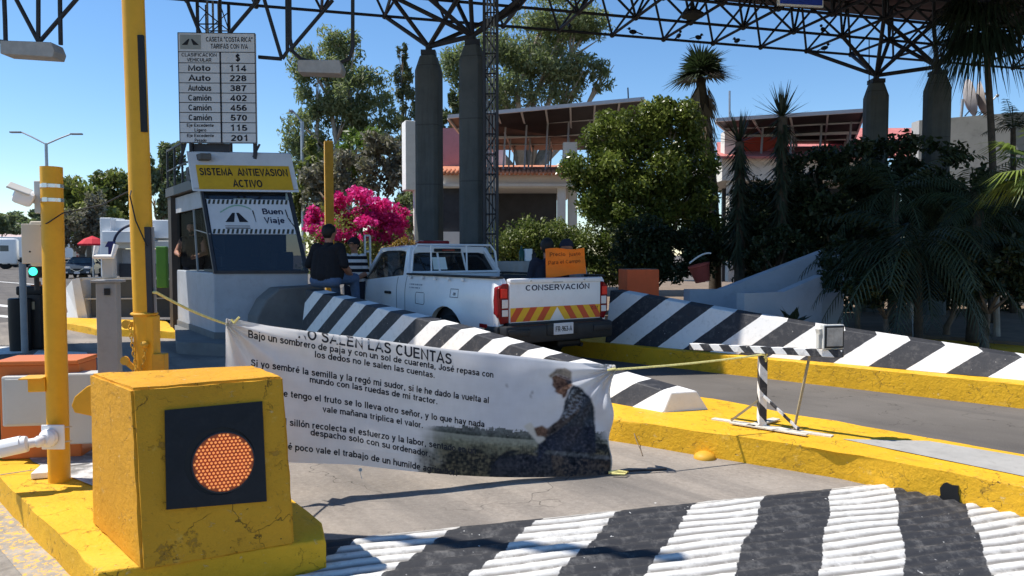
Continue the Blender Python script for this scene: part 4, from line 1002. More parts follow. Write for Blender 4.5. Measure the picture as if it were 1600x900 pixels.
# tariff board on posts above the booth roof
tb_ = P(342, 224, 13.3)
board = thing('tariff_board', 'white toll tariff board with black table of prices above the booth', 'sign', (tb_.x, tb_.y, tb_.z), R(2))
TWd, THt = 1.35, 1.93
def tf(a, b, off=.034): return Vector((a - TWd / 2, -off, b))
mb = MB(); mb.rbox((0, 0, THt / 2), (TWd, .06, THt), 0, .008); panel = mb.build('panel', M['sign_white'], board, world=False)
mb = MB()
for z in (.0, .06): pass
for x in (-.5, .62):
    mb.bar((x, .06, -.42), (x, .06, THt * .9), .06)
mb.bar((-.72, .06, -.36), (-.60, .06, .05), .04); mb.bar((.5, .06, -.4), (.7, .06, 0), .03); mb.box((-.15, .1, -.13), (.62, .1, .26)); mb.build('post', M['dark_steel'], board, world=False)
LN = MB()
rows = [0, .121, .215, .309, .403, .497, .590, .684, .778, .868, 1]  # filled below from pixels
ypx = [223, 207, 193, 178.5, 163, 148, 132, 118, 102.5, 86]        # row lines upwards, in picture rows
zz = [(223 - y) / (223 - 57) * THt for y in (207.5, 192, 177, 162, 147.5, 132.5, 117.5, 102.5, 86)]
def ln(x0, x1, z0_, z1_): LN.box((((x0 + x1) / 2) - TWd / 2, -.032, (z0_ + z1_) / 2), (x1 - x0, .004, z1_ - z0_))
for z in zz: ln(.012, TWd - .012, z - .006, z + .006)
cxm = TWd * .545
ln(cxm - .014, cxm + .014, .01, zz[-1] - .007)
ln(.0, TWd, THt - .012, THt); ln(0, TWd, 0, .012); ln(0, .012, .013, THt - .013); ln(TWd - .012, TWd, .013, THt - .013)
LN.build('table_rule', M['text_black'], panel, world=False)
TX = MB()
b_ = .022
cl, cr = cxm / 2, (cxm + TWd) / 2
add_text(TX, 'CASETA "COSTA RICA"', tf, TWd * .665, THt - .115, .085, w=TWd * .60, bold=b_)
add_text(TX, 'TARIFAS CON IVA', tf, TWd * .665, THt - .235, .085, w=TWd * .48, bold=b_)
mid = [(zz[k] + zz[k + 1]) / 2 for k in range(len(zz) - 1)][::-1]        # top row first
add_text(TX, 'CLASIFICACION', tf, cl, mid[0] + .045, .062, w=cxm * .83, bold=b_)
add_text(TX, 'VEHICULAR', tf, cl, mid[0] - .042, .062, w=cxm * .58, bold=b_)
add_text(TX, '$', tf, cr, mid[0], .125, bold=.03)
for k, (a, b) in enumerate((('Moto', '114'), ('Auto', '228'), ('Autobus', '387'), ('Camión', '402'), ('Camión', '456'), ('Camión', '570'))):
    add_text(TX, a, tf, cl, mid[k + 1], .105, w=cxm * (.53 if k < 2 else .55), bold=.028)
    add_text(TX, b, tf, cr, mid[k + 1], .105, w=.29, bold=.034)
for k, (a, b) in enumerate((('Ligero', '115'), ('Pesado', '201'))):
    m_ = mid[7] if k == 0 else zz[0] / 2
    add_text(TX, 'Eje Excedente', tf, cl, m_ + .042, .058, w=cxm * .64, bold=b_)
    add_text(TX, a, tf, cl, m_ - .042, .058, w=cxm * .28, bold=b_)
    add_text(TX, b, tf, cr, m_, .105, w=.29, bold=.034)
TX.build('lettering', M['text_black'], panel, world=False)
EM = MB(); ex, ez = TWd * .165, THt - .165
EM.rbox((ex - TWd / 2, -.034, ez), (.36, .008, .25), 0, .05); EM.build('emblem_plate', mat('grey emblem', (.30, .31, .29), .5, .1, 8), panel, world=False)
EM = MB()
for sgn_ in (-1, 1): EM.add([tf(ex + sgn_ * .15, ez - .055, .041), tf(ex + sgn_ * .05, ez - .055, .041), tf(ex + sgn_ * .012, ez + .05, .041), tf(ex + sgn_ * .035, ez + .05, .041)], [(0, 1, 2, 3)])
EM.build('emblem_mark', M['text_black'], panel, world=False)

# ---------------------------------------------------------------- stand with striped arm and work lamp
s0 = G(1190, 667, .2)
stand = thing('barrier_stand', 'black and white striped stand with a horizontal arm on the yellow island', 'barrier stand', tuple(s0))
armL, armR = P(1079, 541, s0.y + .36), P(1317, 553, s0.y - .42)
za = (P(1190, 547, s0.y).z - .2)
aL, aR = armL - s0, armR - s0
def striped_bar(name, a, b, w, h, period, parent, up=(0, 0, 1), phase=0, sl_=.6):
    a, b = Vector(a), Vector(b); L = (b - a).length; t = (b - a) / L; u = Vector(up)
    if abs(t.dot(u)) > .95: u = Vector((0, -1, 0))
    s1 = t.cross(u).normalized(); s2 = s1.cross(t); mb = MB(); uv = []
    for k, p in enumerate((a, b)):
        for x, y in ((-1, -1), (1, -1), (1, 1), (-1, 1)):
            mb.v.append(tuple(p + s1 * (x * w / 2) + s2 * (y * h / 2))); uv.append((((L * k) + sl_ * (y * h / 2 + x * w / 2)) / period + phase, 0))
    mb.f = [(0, 3, 2, 1), (4, 5, 6, 7), (0, 1, 5, 4), (1, 2, 6, 5), (2, 3, 7, 6), (3, 0, 4, 7)]; mb.mi = [0] * 6; mb.uv = uv
    return mb.build(name, M['stripe_small'], parent, world=False, bevel=.003)
striped_bar('arm', aL, aR, .05, .055, .175, stand, sl_=.8)
striped_bar('post', (0, 0, .01), (0, 0, za - .05), .062, .062, .21, stand, sl_=1.1, phase=.3)
armd = (aR - aL).normalized(); armd.z = 0; armd.normalize()
foot = Vector((armd.x, armd.y, 0)); perp = Vector((-armd.y, armd.x, 0))
striped_bar('brace', perp * -.02 + foot * .02 + Vector((0, 0, .26)), foot * .30 + Vector((0, 0, .02)), .022, .022, .14, stand, phase=.2)
mb = MB(); mb.bar(Vector((-.0, 0, .24)), foot * -.25 + perp * -.02 + Vector((0, 0, .02)), .018); mb.bar(armd * .37 + Vector((0, 0, za - .01)), foot * .26 + Vector((0, 0, .02)), .016); mb.build('strut', mat('rusty strut', (.30, .25, .16), .7, .25, 20), stand, world=False)
mb = MB(); wf = mat('flaking white paint', (.60, .56, .48), .75, .25, 20, dirt=.7, dcol=(.10, .08, .06))
mb.bar(foot * -.42 + Vector((0, 0, .008)), foot * .55 + Vector((0, 0, .008)), .07, .012); mb.bar(perp * -.12 + foot * -.05 + Vector((0, 0, .021)), perp * .28 + foot * .02 + Vector((0, 0, .021)), .07, .012); mb.bar(foot * -.22 + perp * -.10 + Vector((0, 0, .022)), foot * .4 + perp * -.13 + Vector((0, 0, .022)), .05, .01); mb.build('foot_plate', wf, stand, world=False)
mb = MB(); mb.tube([(0, -.034, za - .06), (.02, -.045, za - .03), (.0, -.04, za), (-.02, -.05, za - .02), (.01, -.05, za - .05), (.015, -.03, za - .09)], .008, 6); mb.build('rope_knot', M['rope'], stand, world=False)
lc = P(1300, 526, s0.y - .36)
lamp = thing('work_lamp', 'square floodlight in a white casing sitting on the end of the striped arm', 'floodlight', tuple(lc), R(12))
mb = MB(); mb.rbox((0, 0, 0), (.175, .05, .185), 0, .006); mb.rbox((-.02, .05, 0), (.12, .06, .13), 0, .01); mb.build('casing', M['light_grey'], lamp, world=False)
mb = MB(); mb.rbox((0, -.027, 0), (.16, .012, .168), 0, .003); mb.build('bezel', M['black'], lamp, world=False)
mb = MB(); mb.rbox((0, -.034, .0), (.135, .006, .14), 0, .002); mb.build('lens', mat('dusty lamp glass', (.42, .38, .33), .2, .3, 14), lamp, world=False)
mb = MB(); mb.bar((-.1, .02, .02), (-.1, .02, -.09), .03, .02); mb.bar((-.1, .02, .06), (-.09, .02, .02), .05, .03); mb.box((0, .02, -.1), (.1, .03, .02)); mb.build('mounting_bracket', M['light_grey'], lamp, world=False)

# ---------------------------------------------------------------- rope, banner
nrm = Vector((.75, -2.34, .64)); Lp = Vector((-1.32, 4.65, 0))
nrm = Vector((2.34, .75, 0)).cross(SUN_DIR).normalized()
def PL(px, py):
    d = ray(px, py); return CAM + d * ((Lp - CAM).dot(nrm) / d.dot(nrm))
qTL, qTR, qBR, qBL = PL(353, 506), PL(958, 577), PL(955, 747), PL(352, 719)
if qBR.z < .02: qBR.z = .02
bn = nrm if nrm.y < 0 else -nrm
def surf(u, v):
    """u 0..1 across, v 0..1 up; above 1 the sheet folds back"""
    vv = min(v, 1.0)
    p = qBL * ((1 - u) * (1 - vv)) + qBR * (u * (1 - vv)) + qTR * (u * vv) + qTL * ((1 - u) * vv)
    sag = -.035 * math.sin(math.pi * u) * vv ** 2 * .6
    rip = .012 * math.sin(u * 17 + v * 2.1) * (.4 + .6 * v) + .008 * math.sin(u * 41 - v * 5) * (.3 + u * .4) + .016 * math.sin(v * 7 + u * 3) * (1 - v * .4)
    cre = max(0, u - .86) / .14
    rip += .034 * cre * math.sin((v * 1.3 + u * 4) * 11) * cre
    dtr = math.hypot((u - 1) * 3.2, v - 1); rip += .03 * math.exp(-dtr * 2.2) * math.sin(math.atan2(1 - v, (1 - u) * 3.2 + 1e-4) * 15)
    dtl = math.hypot(u * 3.2, v - 1); rip += .03 * math.exp(-dtl * 2.0) * math.sin(math.atan2(1 - v, u * 3.2 + 1e-4) * 13)
    cl_ = max(0, .08 - u) / .08
    rip += .018 * cl_ * math.sin(v * 13 + u * 30)
    rip *= min(1, v * 6 + .25)
    p = p + Vector((0, 0, sag - .052 * math.sin(math.pi * min(1, max(0, (u - .30) / .72))) * (1 - vv))) + bn * rip
    p.z = max(p.z, .008)
    if v > 1:
        e = (v - 1) * .9; a = min(e / .035, math.pi * .75)
        p = p + Vector((0, 0, .035 * math.sin(a))) - bn * (.035 * (1 - math.cos(a)))
        if e > .035 * math.pi * .75: p = p + (Vector((0, 0, -1)) * .7 - bn * .3) * (e - .035 * math.pi * .75)
    return p
def flat(u, v): return qBL * ((1 - u) * (1 - v)) + qBR * (u * (1 - v)) + qTR * (u * v) + qTL * ((1 - u) * v)
def inv_uv(px, py):
    u, v = .5, .5
    for _ in range(12):
        a = np.array(PX(flat(u, v))); e = 1e-4
        J = np.array([(np.array(PX(flat(u + e, v))) - a) / e, (np.array(PX(flat(u, v + e))) - a) / e]).T
        du = np.linalg.solve(J, np.array([px, py]) - a); u += du[0]; v += du[1]
    return u, v
banner = thing('protest_banner', 'white printed banner with a poem and a picture of a farmer, tied across the lane', 'banner', tuple(qBR))
NU, NV = 560, 210
us = np.linspace(0, 1, NU + 1); vs_ = np.concatenate([np.linspace(0, 1, NV - 9), 1 + np.linspace(.012, .18, 10)])
pts = np.array([[surf(u, v) for v in vs_] for u in us])
pxs = np.array([[PX(flat(u, min(v, 1.02))) for v in vs_] for u in us])
# printed picture, in the design's own coordinates (measured on the photograph of the sheet)
X, Y = pxs[..., 0], pxs[..., 1]
zx, zy = (X - 640) * 3.912, (Y - 540) * 3.912
nn = rng.normal(size=X.shape)
def blur(a, k):
    for ax in (0, 1):
        c = np.cumsum(np.concatenate([np.repeat(np.take(a, [0], ax), k, ax), a, np.repeat(np.take(a, [-1], ax), k, ax)], ax), ax)
        n_ = a.shape[ax]; sl1 = np.take(c, range(2 * k, 2 * k + n_), ax); sl0 = np.take(c, range(0, n_), ax); a = (sl1 - sl0) / (2 * k)
    return a
n1, n2, n3 = blur(nn, 2) * 3.5, blur(rng.normal(size=X.shape), 6) * 10, blur(rng.normal(size=X.shape), 14) * 24
sm = lambda a, b, t: np.clip((t - a) / (b - a), 0, 1) ** 2 * (3 - 2 * np.clip((t - a) / (b - a), 0, 1))
img = np.zeros(X.shape + (3,)); img[:] = (.70, .70, .70)
def blend(m, c): 
    global img
    img = img * (1 - m[..., None]) + np.array(c) * m[..., None]
blend(sm(60, 620, zx) * .75, (.50, .54, .62))
blend(sm(650, 900, zx) * sm(560, 250, zy) * .35, (.62, .64, .66))
hor = 462 + (zx - 100) * .085                         # field edge
fade = sm(20, 240, zx + n3 * 20)
field = sm(0, 25, zy - hor) * fade
blend(field, (.24, .26, .22))
blend(field * sm(30, 90, zy - hor) * .8, (.12, .12, .075))
trees = sm(-3, 4, zy - (hor - 14 - n2 * 10 - n3 * 12)) * sm(34, 26, zy - hor) * sm(90, 200, zx) * sm(1250, 1150, zx)
blend(trees * .9, (.045, .055, .05))
grass = sm(60, 150, zy - hor + (zx - 600) * .10 + n3 * 14) * fade
blend(grass * .92, (.028, .025, .017))
blend(np.clip(grass * (n1 * .8 + n2 * .6), 0, 1) * .5, (.13, .115, .07))
blend(np.clip(grass * (-n1 * .8 - n2 * .4), 0, 1) * .7, (.012, .014, .018))
def inpoly(poly):
    m = np.zeros(X.shape, bool); n_ = len(poly)
    for i in range(n_):
        x0, y0 = poly[i]; x1, y1 = poly[(i + 1) % n_]
        if y0 == y1: continue
        c = ((y0 > zy) != (y1 > zy)) & (zx < (x1 - x0) * (zy - y0) / (y1 - y0) + x0); m ^= c
    return blur(m.astype(float), 2)
blend(inpoly([(500, 690), (540, 640), (600, 608), (640, 600), (690, 612), (640, 622), (570, 650), (520, 690)]), (.015, .016, .018))
blend(inpoly([(500, 690), (560, 640), (690, 625), (790, 640), (900, 610), (1060, 640), (1222, 672), (1226, 820), (1000, 840), (600, 850), (480, 800)]) * .9, (.018, .02, .03))
blend(inpoly([(760, 620), (790, 600), (900, 612), (1060, 640), (1222, 668), (1222, 690), (1060, 664), (900, 640)]) * .7, (.10, .11, .12))
blend(inpoly([(860, 640), (1220, 700), (1220, 810), (900, 820)]) * (.35 + .3 * np.clip(n1 + n2, -1, 1)), (.07, .05, .035))
blend(inpoly([(1140, 580), (1222, 600), (1222, 640), (1140, 620)]), (.02, .022, .025))
blend(inpoly([(1000, 230), (1060, 260), (1100, 310), (1135, 370), (1143, 480), (1143, 560), (1130, 650), (1080, 640), (950, 600), (900, 480), (940, 390), (950, 320), (980, 250)]), (.022, .03, .045))
blend(inpoly([(790, 570), (920, 480), (1140, 480), (1140, 645), (900, 620), (840, 610), (800, 660), (780, 700)]), (.018, .022, .038))
blend(inpoly([(1005, 290), (1050, 285), (1055, 330), (1035, 390), (985, 440), (900, 505), (835, 535), (800, 520), (850, 480), (920, 430), (960, 370)]), (.055, .045, .042))
blend(inpoly([(990, 250), (1040, 250), (1075, 290), (1060, 345), (1000, 400), (940, 440), (930, 410), (975, 350), (965, 300)]) * (.5 + .4 * np.clip(n1, -1, 1)), (.16, .19, .23))
blend(inpoly([(700, 465), (742, 443), (835, 545), (795, 572)]), (.50, .50, .47))
blend(inpoly([(765, 478), (815, 463), (850, 488), (838, 530), (785, 528)]), (.13, .075, .05))
blend(inpoly([(868, 178), (895, 165), (985, 200), (998, 235), (965, 262), (955, 300), (935, 308), (925, 287), (905, 282), (888, 268), (892, 252), (873, 228), (880, 205)]), (.11, .062, .042))
blend(inpoly([(958, 195), (995, 200), (992, 225), (965, 222)]), (.03, .03, .035))
blend(inpoly([(848, 172), (880, 150), (900, 130), (955, 128), (990, 150), (998, 200), (960, 180), (905, 162), (862, 186)]), (.21, .19, .165))
blend(inpoly([(905, 160), (990, 190), (985, 203), (900, 172)]), (.10, .07, .07))
for a, b in ((590, 225), (735, 290), (745, 270)): blend(inpoly([(a, b - 14), (a + 6, b - 8), (a + 8, b + 14), (a - 4, b + 4)]) * .7, (.12, .12, .14))
img = np.clip(img * (1 + (sm(40, 260, zx) * sm(.30, .12, img.mean(-1)) * (.22 * n1 + .16 * n2) + .02 * n2)[..., None]) + (sm(600, 700, zx) * np.clip(n1 * .012, 0, .03) * sm(.30, .12, img.mean(-1)))[..., None], 0, 1)
# white hem at the right and left
hem = sm(952, 956, X - (Y - 600) * .0); blend(hem * .85, (.60, .60, .58))
me_f = [(i * len(vs_) + j, (i + 1) * len(vs_) + j, (i + 1) * len(vs_) + j + 1, i * len(vs_) + j + 1) for i in range(NU) for j in range(len(vs_) - 1)]
bm_t = NT('printed vinyl'); at = bm_t.n('ShaderNodeAttribute', attribute_name='print')
bm_t.col(at.outputs['Color']); bm_t.b.inputs['Roughness'].default_value = .42
tr = bm_t.n('ShaderNodeBsdfTranslucent'); bm_t.l(at.outputs['Color'], tr.inputs['Color']); mx = bm_t.n('ShaderNodeMixShader'); mx.inputs[0].default_value = .45
bm_t.l(bm_t.b.outputs[0], mx.inputs[1]); bm_t.l(tr.outputs[0], mx.inputs[2]); bm_t.l(mx.outputs[0], bm_t.out.inputs['Surface'])
inv = MW[banner.name].inverted(); off = np.array(inv.translation)
sheet_o = mesh_np('printed_sheet', pts.reshape(-1, 3) + off, np.array(me_f), bm_t.m, parent=banner, smooth=True)
ca = sheet_o.data.color_attributes.new('print', 'FLOAT_COLOR', 'POINT')
ca.data.foreach_set('color', np.concatenate([img.reshape(-1, 3), np.ones((img.shape[0] * img.shape[1], 1))], 1).astype(np.float32).ravel())
TX = MB()
def line(s, a, b, hpx, bold=.02):
    v, f, tw, ch = text2d(s, bold)
    ua, ub = np.array(inv_uv(*a)), np.array(inv_uv(*b))
    top_ = np.array(inv_uv((a[0] + b[0]) / 2, (a[1] + b[1]) / 2 - hpx)); mid_ = (ua + ub) / 2; dv = (top_ - mid_)[1] / ch
    o_ = []
    for x, y in v:
        q = ua + (ub - ua) * (x / tw); vv = q[1] + dv * y
        o_.append(surf(q[0], vv) + bn * .0028)
    TX.add(o_, f)
line('NO SALEN LAS CUENTAS', (466, 526), (706, 565), 17.5, .02)
for s_, a, b in (('Bajo un sombrero de paja y con un sol de cuarenta, José repasa con', (388, 527), (770, 586)),
                 ('los dedos no le salen las cuentas.', (492, 556), (679, 586)),
                 ('Si yo sembré la semilla y la regó mi sudor, si le he dado la vuelta al', (392, 571), (764, 624)),
                 ('mundo con las ruedas de mi tractor.', (484, 596), (684, 626)),
                 ('Porque tengo el fruto se lo lleva otro señor, y lo que hay nada', (407, 614), (758, 660)),
                 ('vale mañana triplica el valor.', (504, 643), (661, 663)),
                 ('Desde el sillón recolecta el esfuerzo y la labor, sentado en un', (396, 658), (744, 700)),
                 ('despacho solo con su ordenador.', (485, 680), (671, 706)),
                 ('¡Qué poco vale el trabajo de un humilde agricultor!', (430, 700), (714, 733))):
    line(s_, a, b, 9.6, .026)
TX.build('lettering', M['text_black'], banner)
GR = MB(); q = surf(*inv_uv(563, 733)); GR.lathe([(.012, 0), (.012, .004), (.007, .004), (.007, 0)], q + bn * .003, 14, tuple(bn)); GR.tube([q + bn * .006, q + bn * .01 + Vector((.0, 0, -.03)), q + bn * .012 + Vector((.01, 0, -.06))], .002, 4); GR.build('grommet', M['galv'], banner)
def rope(name, pts, r, label):
    return wirecurve(pts, r, name, label, 'rope', M['rope'])
ra, rbp = P(244, 457, D2 - .05), surf(.005, .995)
rope('rope', [p2 + Vector((lean * 1.2 - .06, .05, ra.z - .17)), ra, *[ra.lerp(rbp, k / 8) + Vector((0, 0, -.015 * math.sin(math.pi * k / 8))) for k in range(1, 9)], rbp + Vector((.03, -.01, .03)), rbp + Vector((.045, -.02, .012)), rbp + Vector((.08, -.02, .05))], .0085, 'yellow rope from the tall yellow post to the left corner of the banner')
mb = MB(); mb.ball(rbp + Vector((.0, -.012, .0)), (.03, .02, .022), 8, 6); 
ka, kb = surf(.998, .99), s0 + Vector((0, -.04, za - .03))
rope('rope', [ka + Vector((-.06, -.03, .0)), ka + Vector((0, -.02, .01)), *[ka.lerp(kb, k / 6) + Vector((0, 0, -.012 * math.sin(math.pi * k / 6))) for k in range(0, 7)]], .0085, 'yellow rope from the right corner of the banner to the striped stand')
g1 = surf(1, 0)
rope('rope', [g1 + Vector((-.02, 0, .012)), g1 + Vector((.05, .01, .02)), g1 + Vector((.12, .0, .012)), g1 + Vector((.09, -.04, .012)), g1 + Vector((.0, -.03, .014))], .010, 'loose yellow rope end on the ground at the lower right banner corner')
wirecurve([g1 + Vector((.03, .015, .01)), g1 + Vector((.18, .05, .012)), g1 + Vector((.30, .07, .010)), g1 + Vector((.42, .10, .008))], .008, 'shadow', 'dark cord drawn as a thin tube on the ground beyond the banner corner', 'shadow', M['black'])  # black tube laid where only the banner's shadow falls
# road stud and drain hole in the kerb
q = G(1101, 716, .004); mb = MB(); mb.lathe([(.085, 0), (.085, .014), (.07, .034), (.04, .05), (.001, .056)], q, 22); o = mb.build('road_stud', M['yellow_dull'], smooth=True, sharp=60); tag(o, 'small round yellow stud on the lane beside the yellow kerb', 'road stud')
q = G(1470, 785, .05); mb = MB(); pr = [(math.cos(a) * .062 + rnd.uniform(-.012, .012), math.sin(a) * .075 + rnd.uniform(-.015, .015)) for a in np.linspace(0, 2 * math.pi, 15)[:-1]]
kd = (Vector((3.07, 4.45, 0)) - Vector((2.32, 5.24, 0))).normalized(); kn = Vector((-kd.y, kd.x, 0)); kn = kn if kn.y < 0 else -kn
f_ = (q - Vector((2.32, 5.24, 0))).dot(kd); q = Vector((2.32, 5.24, .055)) + kd * f_ 
mb.extr([q + kd * x + Vector((0, 0, y)) + kn * .006 for x, y in pr], -kn * .05); tag(mb.build('drain_hole', M['black']), 'ragged black drain hole in the yellow kerb at lower right', 'drain hole')
# ---------------------------------------------------------------- pickup
RZP = math.atan2(U35.y, U35.x)
pc = Vector((-.083, 9.6, 0)) + V35 * .80
pk = thing('pickup', 'white single cab pickup with a striped tailgate and people sitting in its bed', 'pickup', (pc.x, pc.y, 0), RZP)
pk.scale = (1.08, 1.08, 1.0)
W2 = .90
def arch(cx, cz, r, n=10, a0=0, a1=180): return [(cx + r * math.cos(R(a)), cz + r * math.sin(R(a))) for a in np.linspace(a0, a1, n)]
WZ, WR = .37, .37
XR, XF = 1.18, 4.33
RAIL = 1.29
outline = [(.0, .62), (.0, .70), (-.02, .95), (-.02, 1.24), (.02, RAIL)]
outline += [(.6, RAIL), (1.5, RAIL), (2.33, RAIL), (2.40, RAIL - .01), (2.6, 1.27), (3.2, 1.22), (3.75, 1.17), (4.0, 1.14), (4.6, 1.08), (5.05, .98), (5.2, .86), (5.24, .62), (5.16, .50)]
outline += [(4.85, .46)] + arch(XF, WZ + .03, .46, 12, 4, 176) + [(3.84, .42), (3.2, .42), (2.4, .42), (1.72, .44)] + arch(XR, WZ + .03, .47, 12, 4, 176) + [(.62, .50), (.3, .56)]
def ybulge(x, z):
    b = .0 - .055 * max(0, (z - .95) / .35) ** 2 - .05 * max(0, (.75 - z) / .3) ** 1.6
    for cx in (XR, XF):
        d = math.hypot(x - cx, z - WZ - .03)
        if .44 < d < .66 and z > .4: b += .028 * (1 - (d - .44) / .22) ** 1.0
    if x > 4.3: b -= .22 * ((x - 4.3) / .94) ** 2.2
    if x < .12: b -= .03 * ((.12 - x) / .14) ** 2
    return W2 + b - .02
def fill2d(poly, step, holes=()):
    from mathutils.geometry import delaunay_2d_cdt
    pts = [Vector(p) for p in poly]; n = len(pts); edges = [(i, (i + 1) % n) for i in range(n)]
    xs = [p[0] for p in poly]; zs = [p[1] for p in poly]
    def inside(x, z):
        c = False
        for i in range(n):
            x0, z0 = poly[i]; x1, z1 = poly[(i + 1) % n]
            if (z0 > z) != (z1 > z) and x < (x1 - x0) * (z - z0) / (z1 - z0) + x0: c = not c
        return c
    x = min(xs) + step / 2
    while x < max(xs):
        z = min(zs) + step / 2
        while z < max(zs):
            if inside(x, z): pts.append(Vector((x, z)))
            z += step
        x += step
    v, e, f, *_ = delaunay_2d_cdt(pts, edges, [], 1, 1e-5)
    return [(p.x, p.y) for p in v], f
vv, ff = fill2d(outline, .07)
body = MB()
for s in (1, -1):
    body.add([(x, s * ybulge(x, z), z) for x, z in vv], ff)
    n = len(outline); o0 = len(body.v)
    body.add([(x, s * ybulge(x, z), z) for x, z in outline] + [(x, s * (ybulge(x, z) - .07), z) for x, z in outline], [(i, (i + 1) % n, n + (i + 1) % n, n + i) for i in range(n)])
# hood, cowl, nose, floor, bulkhead
def rowx(x, z): return [(x, y, z + .035 * (1 - (y / .8) ** 2)) for y in np.linspace(-ybulge(x, z) + .0, ybulge(x, z) - .0, 9)]
hood = [rowx(3.98, 1.14), rowx(4.3, 1.115), rowx(4.7, 1.06), rowx(5.05, .98), rowx(5.2, .86), rowx(5.24, .62), rowx(5.16, .50)]
for a, b in zip(hood, hood[1:]): body.add(a + b, [(k, k + 1, 10 + k, 9 + k) for k in range(8)])
body.box((2.36, 0, 1.0), (.05, 1.6, .58)); body.box((1.2, 0, .66), (2.3, 1.5, .05)); body.box((3.3, 0, .5), (2.2, 1.62, .06))
body.build('body', M['truck_white'], pk, world=False, smooth=True, sharp=40)
# bed inner walls and wheel boxes
bd = MB()
for s in (1, -1): bd.box((1.2, s * .77, .98), (2.3, .03, .58)); bd.box((XR, s * .66, .8), (.9, .2, .26))
bd.build('bed_liner', M['dark_steel'], pk, world=False)
for s in (1, -1):
    mb = MB(); mb.rbox((1.18, s * .815, RAIL + .012), (2.34, .11, .03), 0, .01); mb.build('bed_rail', M['black'], pk, world=False)
    if s > 0:
        for k in range(5): mb = MB(); mb.rbox((.78 + k * .36, .878, RAIL - .035), (.05, .02, .045), 0, .005); mb.build('rope_hook', M['white_clean'], pk, world=False)
# arch liners
mb = MB()
for cx in (XR, XF):
    for s in (1, -1):
        pr = arch(cx, WZ + .03, .475, 12, -10, 190); mb.add([(x, s * .84, z) for x, z in pr] + [(x, s * .45, z) for x, z in pr], [(k, k + 1, 13 + k, 12 + k) for k in range(11)])
        mb.add([(x, s * .5, z) for x, z in pr], [tuple(range(12))])
        mb.build('wheel_housing', M['black'], pk, world=False); mb = MB()
for cx in (XR, XF):
    for s in (1, -1):
        mb = MB(); mb.lathe([(.21, -.05), (.215, .07), (.19, .085), (.18, .05), (.07, .045), (.06, .07), (.001, .07)], (cx, s * .76, WZ), 24, (0, s, 0))
        wh = mb.build('wheel', M['galv'], pk, world=False, smooth=True, sharp=30)
        mb = MB(); mb.lathe([(.22, -.11), (.33, -.12), (.365, -.09), (WR, 0), (.365, .08), (.33, .11), (.22, .10)], (cx, s * .76, WZ), 32, (0, s, 0)); mb.build('tyre', M['rubber'], wh, world=False, smooth=True, sharp=30)
# cab greenhouse
RFZ = 1.76
mb = MB()
rx = [2.60, 2.72, 2.9, 3.3, 3.55, 3.68]; rzv = [RFZ - .05, RFZ - .01, RFZ + .012, RFZ + .01, RFZ - .015, RFZ - .06]; hw = [.64, .665, .68, .68, .665, .64]
rows_ = []
for x, z, h in zip(rx, rzv, hw): rows_.append([(x, y * h, z - .05 * abs(y) ** 3.2) for y in np.linspace(-1, 1, 13)])
for a, b in zip(rows_, rows_[1:]): mb.add(a + b, [(k, k + 1, 14 + k, 13 + k) for k in range(12)])
low = [[(x, y, z - .05) for x, y, z in r] for r in rows_]
for a, b in zip(low, low[1:]): mb.add(a + b, [(k, k + 1, 14 + k, 13 + k) for k in range(12)])
ring_t = [r[0] for r in rows_] + rows_[-1][1:] + [r[-1] for r in rows_[-2::-1]] + rows_[0][-2:0:-1]
ring_b = [(x, y, z - .05) for x, y, z in ring_t]; n = len(ring_t)
mb.add(ring_t + ring_b, [(k, (k + 1) % n, n + (k + 1) % n, n + k) for k in range(n)])
for s in (1, -1):
    mb.bar((2.46, s * .80, 1.26), (2.66, s * .635, RFZ - .07), .14, .07, up=(0, s, 0))          # rear pillars
    mb.bar((3.98, s * .80, 1.15), (3.62, s * .63, RFZ - .06), .06, .05, up=(0, s, 0))           # windscreen pillars
    mb.bar((2.62, s * .64, RFZ - .065), (3.66, s * .635, RFZ - .07), .05, .06)
mb.bar((2.61, -.62, RFZ - .075), (2.61, .62, RFZ - .075), .05, .10); mb.bar((2.45, -.78, 1.28), (2.45, .78, 1.28), .06, .10)
for s in (1, -1): mb.bar((2.47, s * .24, 1.29), (2.60, s * .22, RFZ - .1), .03, .025) 
mb.build('cab_frame', M['truck_white'], pk, world=False, smooth=True, sharp=35, bevel=.006)
mb = MB(); mb.add([(2.475, -.74, 1.30), (2.475, .74, 1.30), (2.62, .61, RFZ - .1), (2.62, -.61, RFZ - .1)], [(0, 1, 2, 3)]); mb.build('rear_window', M['glass_dark'], pk, world=False)
mb = MB(); mb.add([(2.49, .10, 1.36), (2.49, .34, 1.36), (2.56, .33, 1.56), (2.56, .10, 1.56)], [(0, 1, 2, 3)]); mb.build('paper_sheet', mat('white paper', (.7, .75, .7), .8, .05, 5), pk, world=False)
for s in (1, -1):
    mb = MB(); mb.add([(2.62, s * .775, 1.255), (3.92, s * .785, 1.17), (3.62, s * .64, RFZ - .09), (2.74, s * .645, RFZ - .09)], [(0, 1, 2, 3)]); mb.build('side_window', M['glass_clear'], pk, world=False)
mb = MB(); mb.add([(3.98, -.77, 1.16), (3.98, .77, 1.16), (3.62, .62, RFZ - .07), (3.62, -.62, RFZ - .07)], [(0, 1, 2, 3)]); mb.build('windscreen', M['glass_clear'], pk, world=False)
mb = MB()
for y in (-.36, .36): mb.rbox((2.85, y, 1.15), (.2, .5, .62), 0, .08); mb.rbox((2.83, y, 1.52), (.1, .24, .17), 0, .05)
mb.rbox((3.75, 0, 1.08), (.35, 1.4, .2), 0, .06); mb.tube([(3.5, .36 + .17 * math.cos(a), 1.2 + .17 * math.sin(a)) for a in np.linspace(0, 2 * math.pi, 15)], .014, 6); mb.build('seat', M['dark_steel'], pk, world=False, smooth=True, sharp=40)
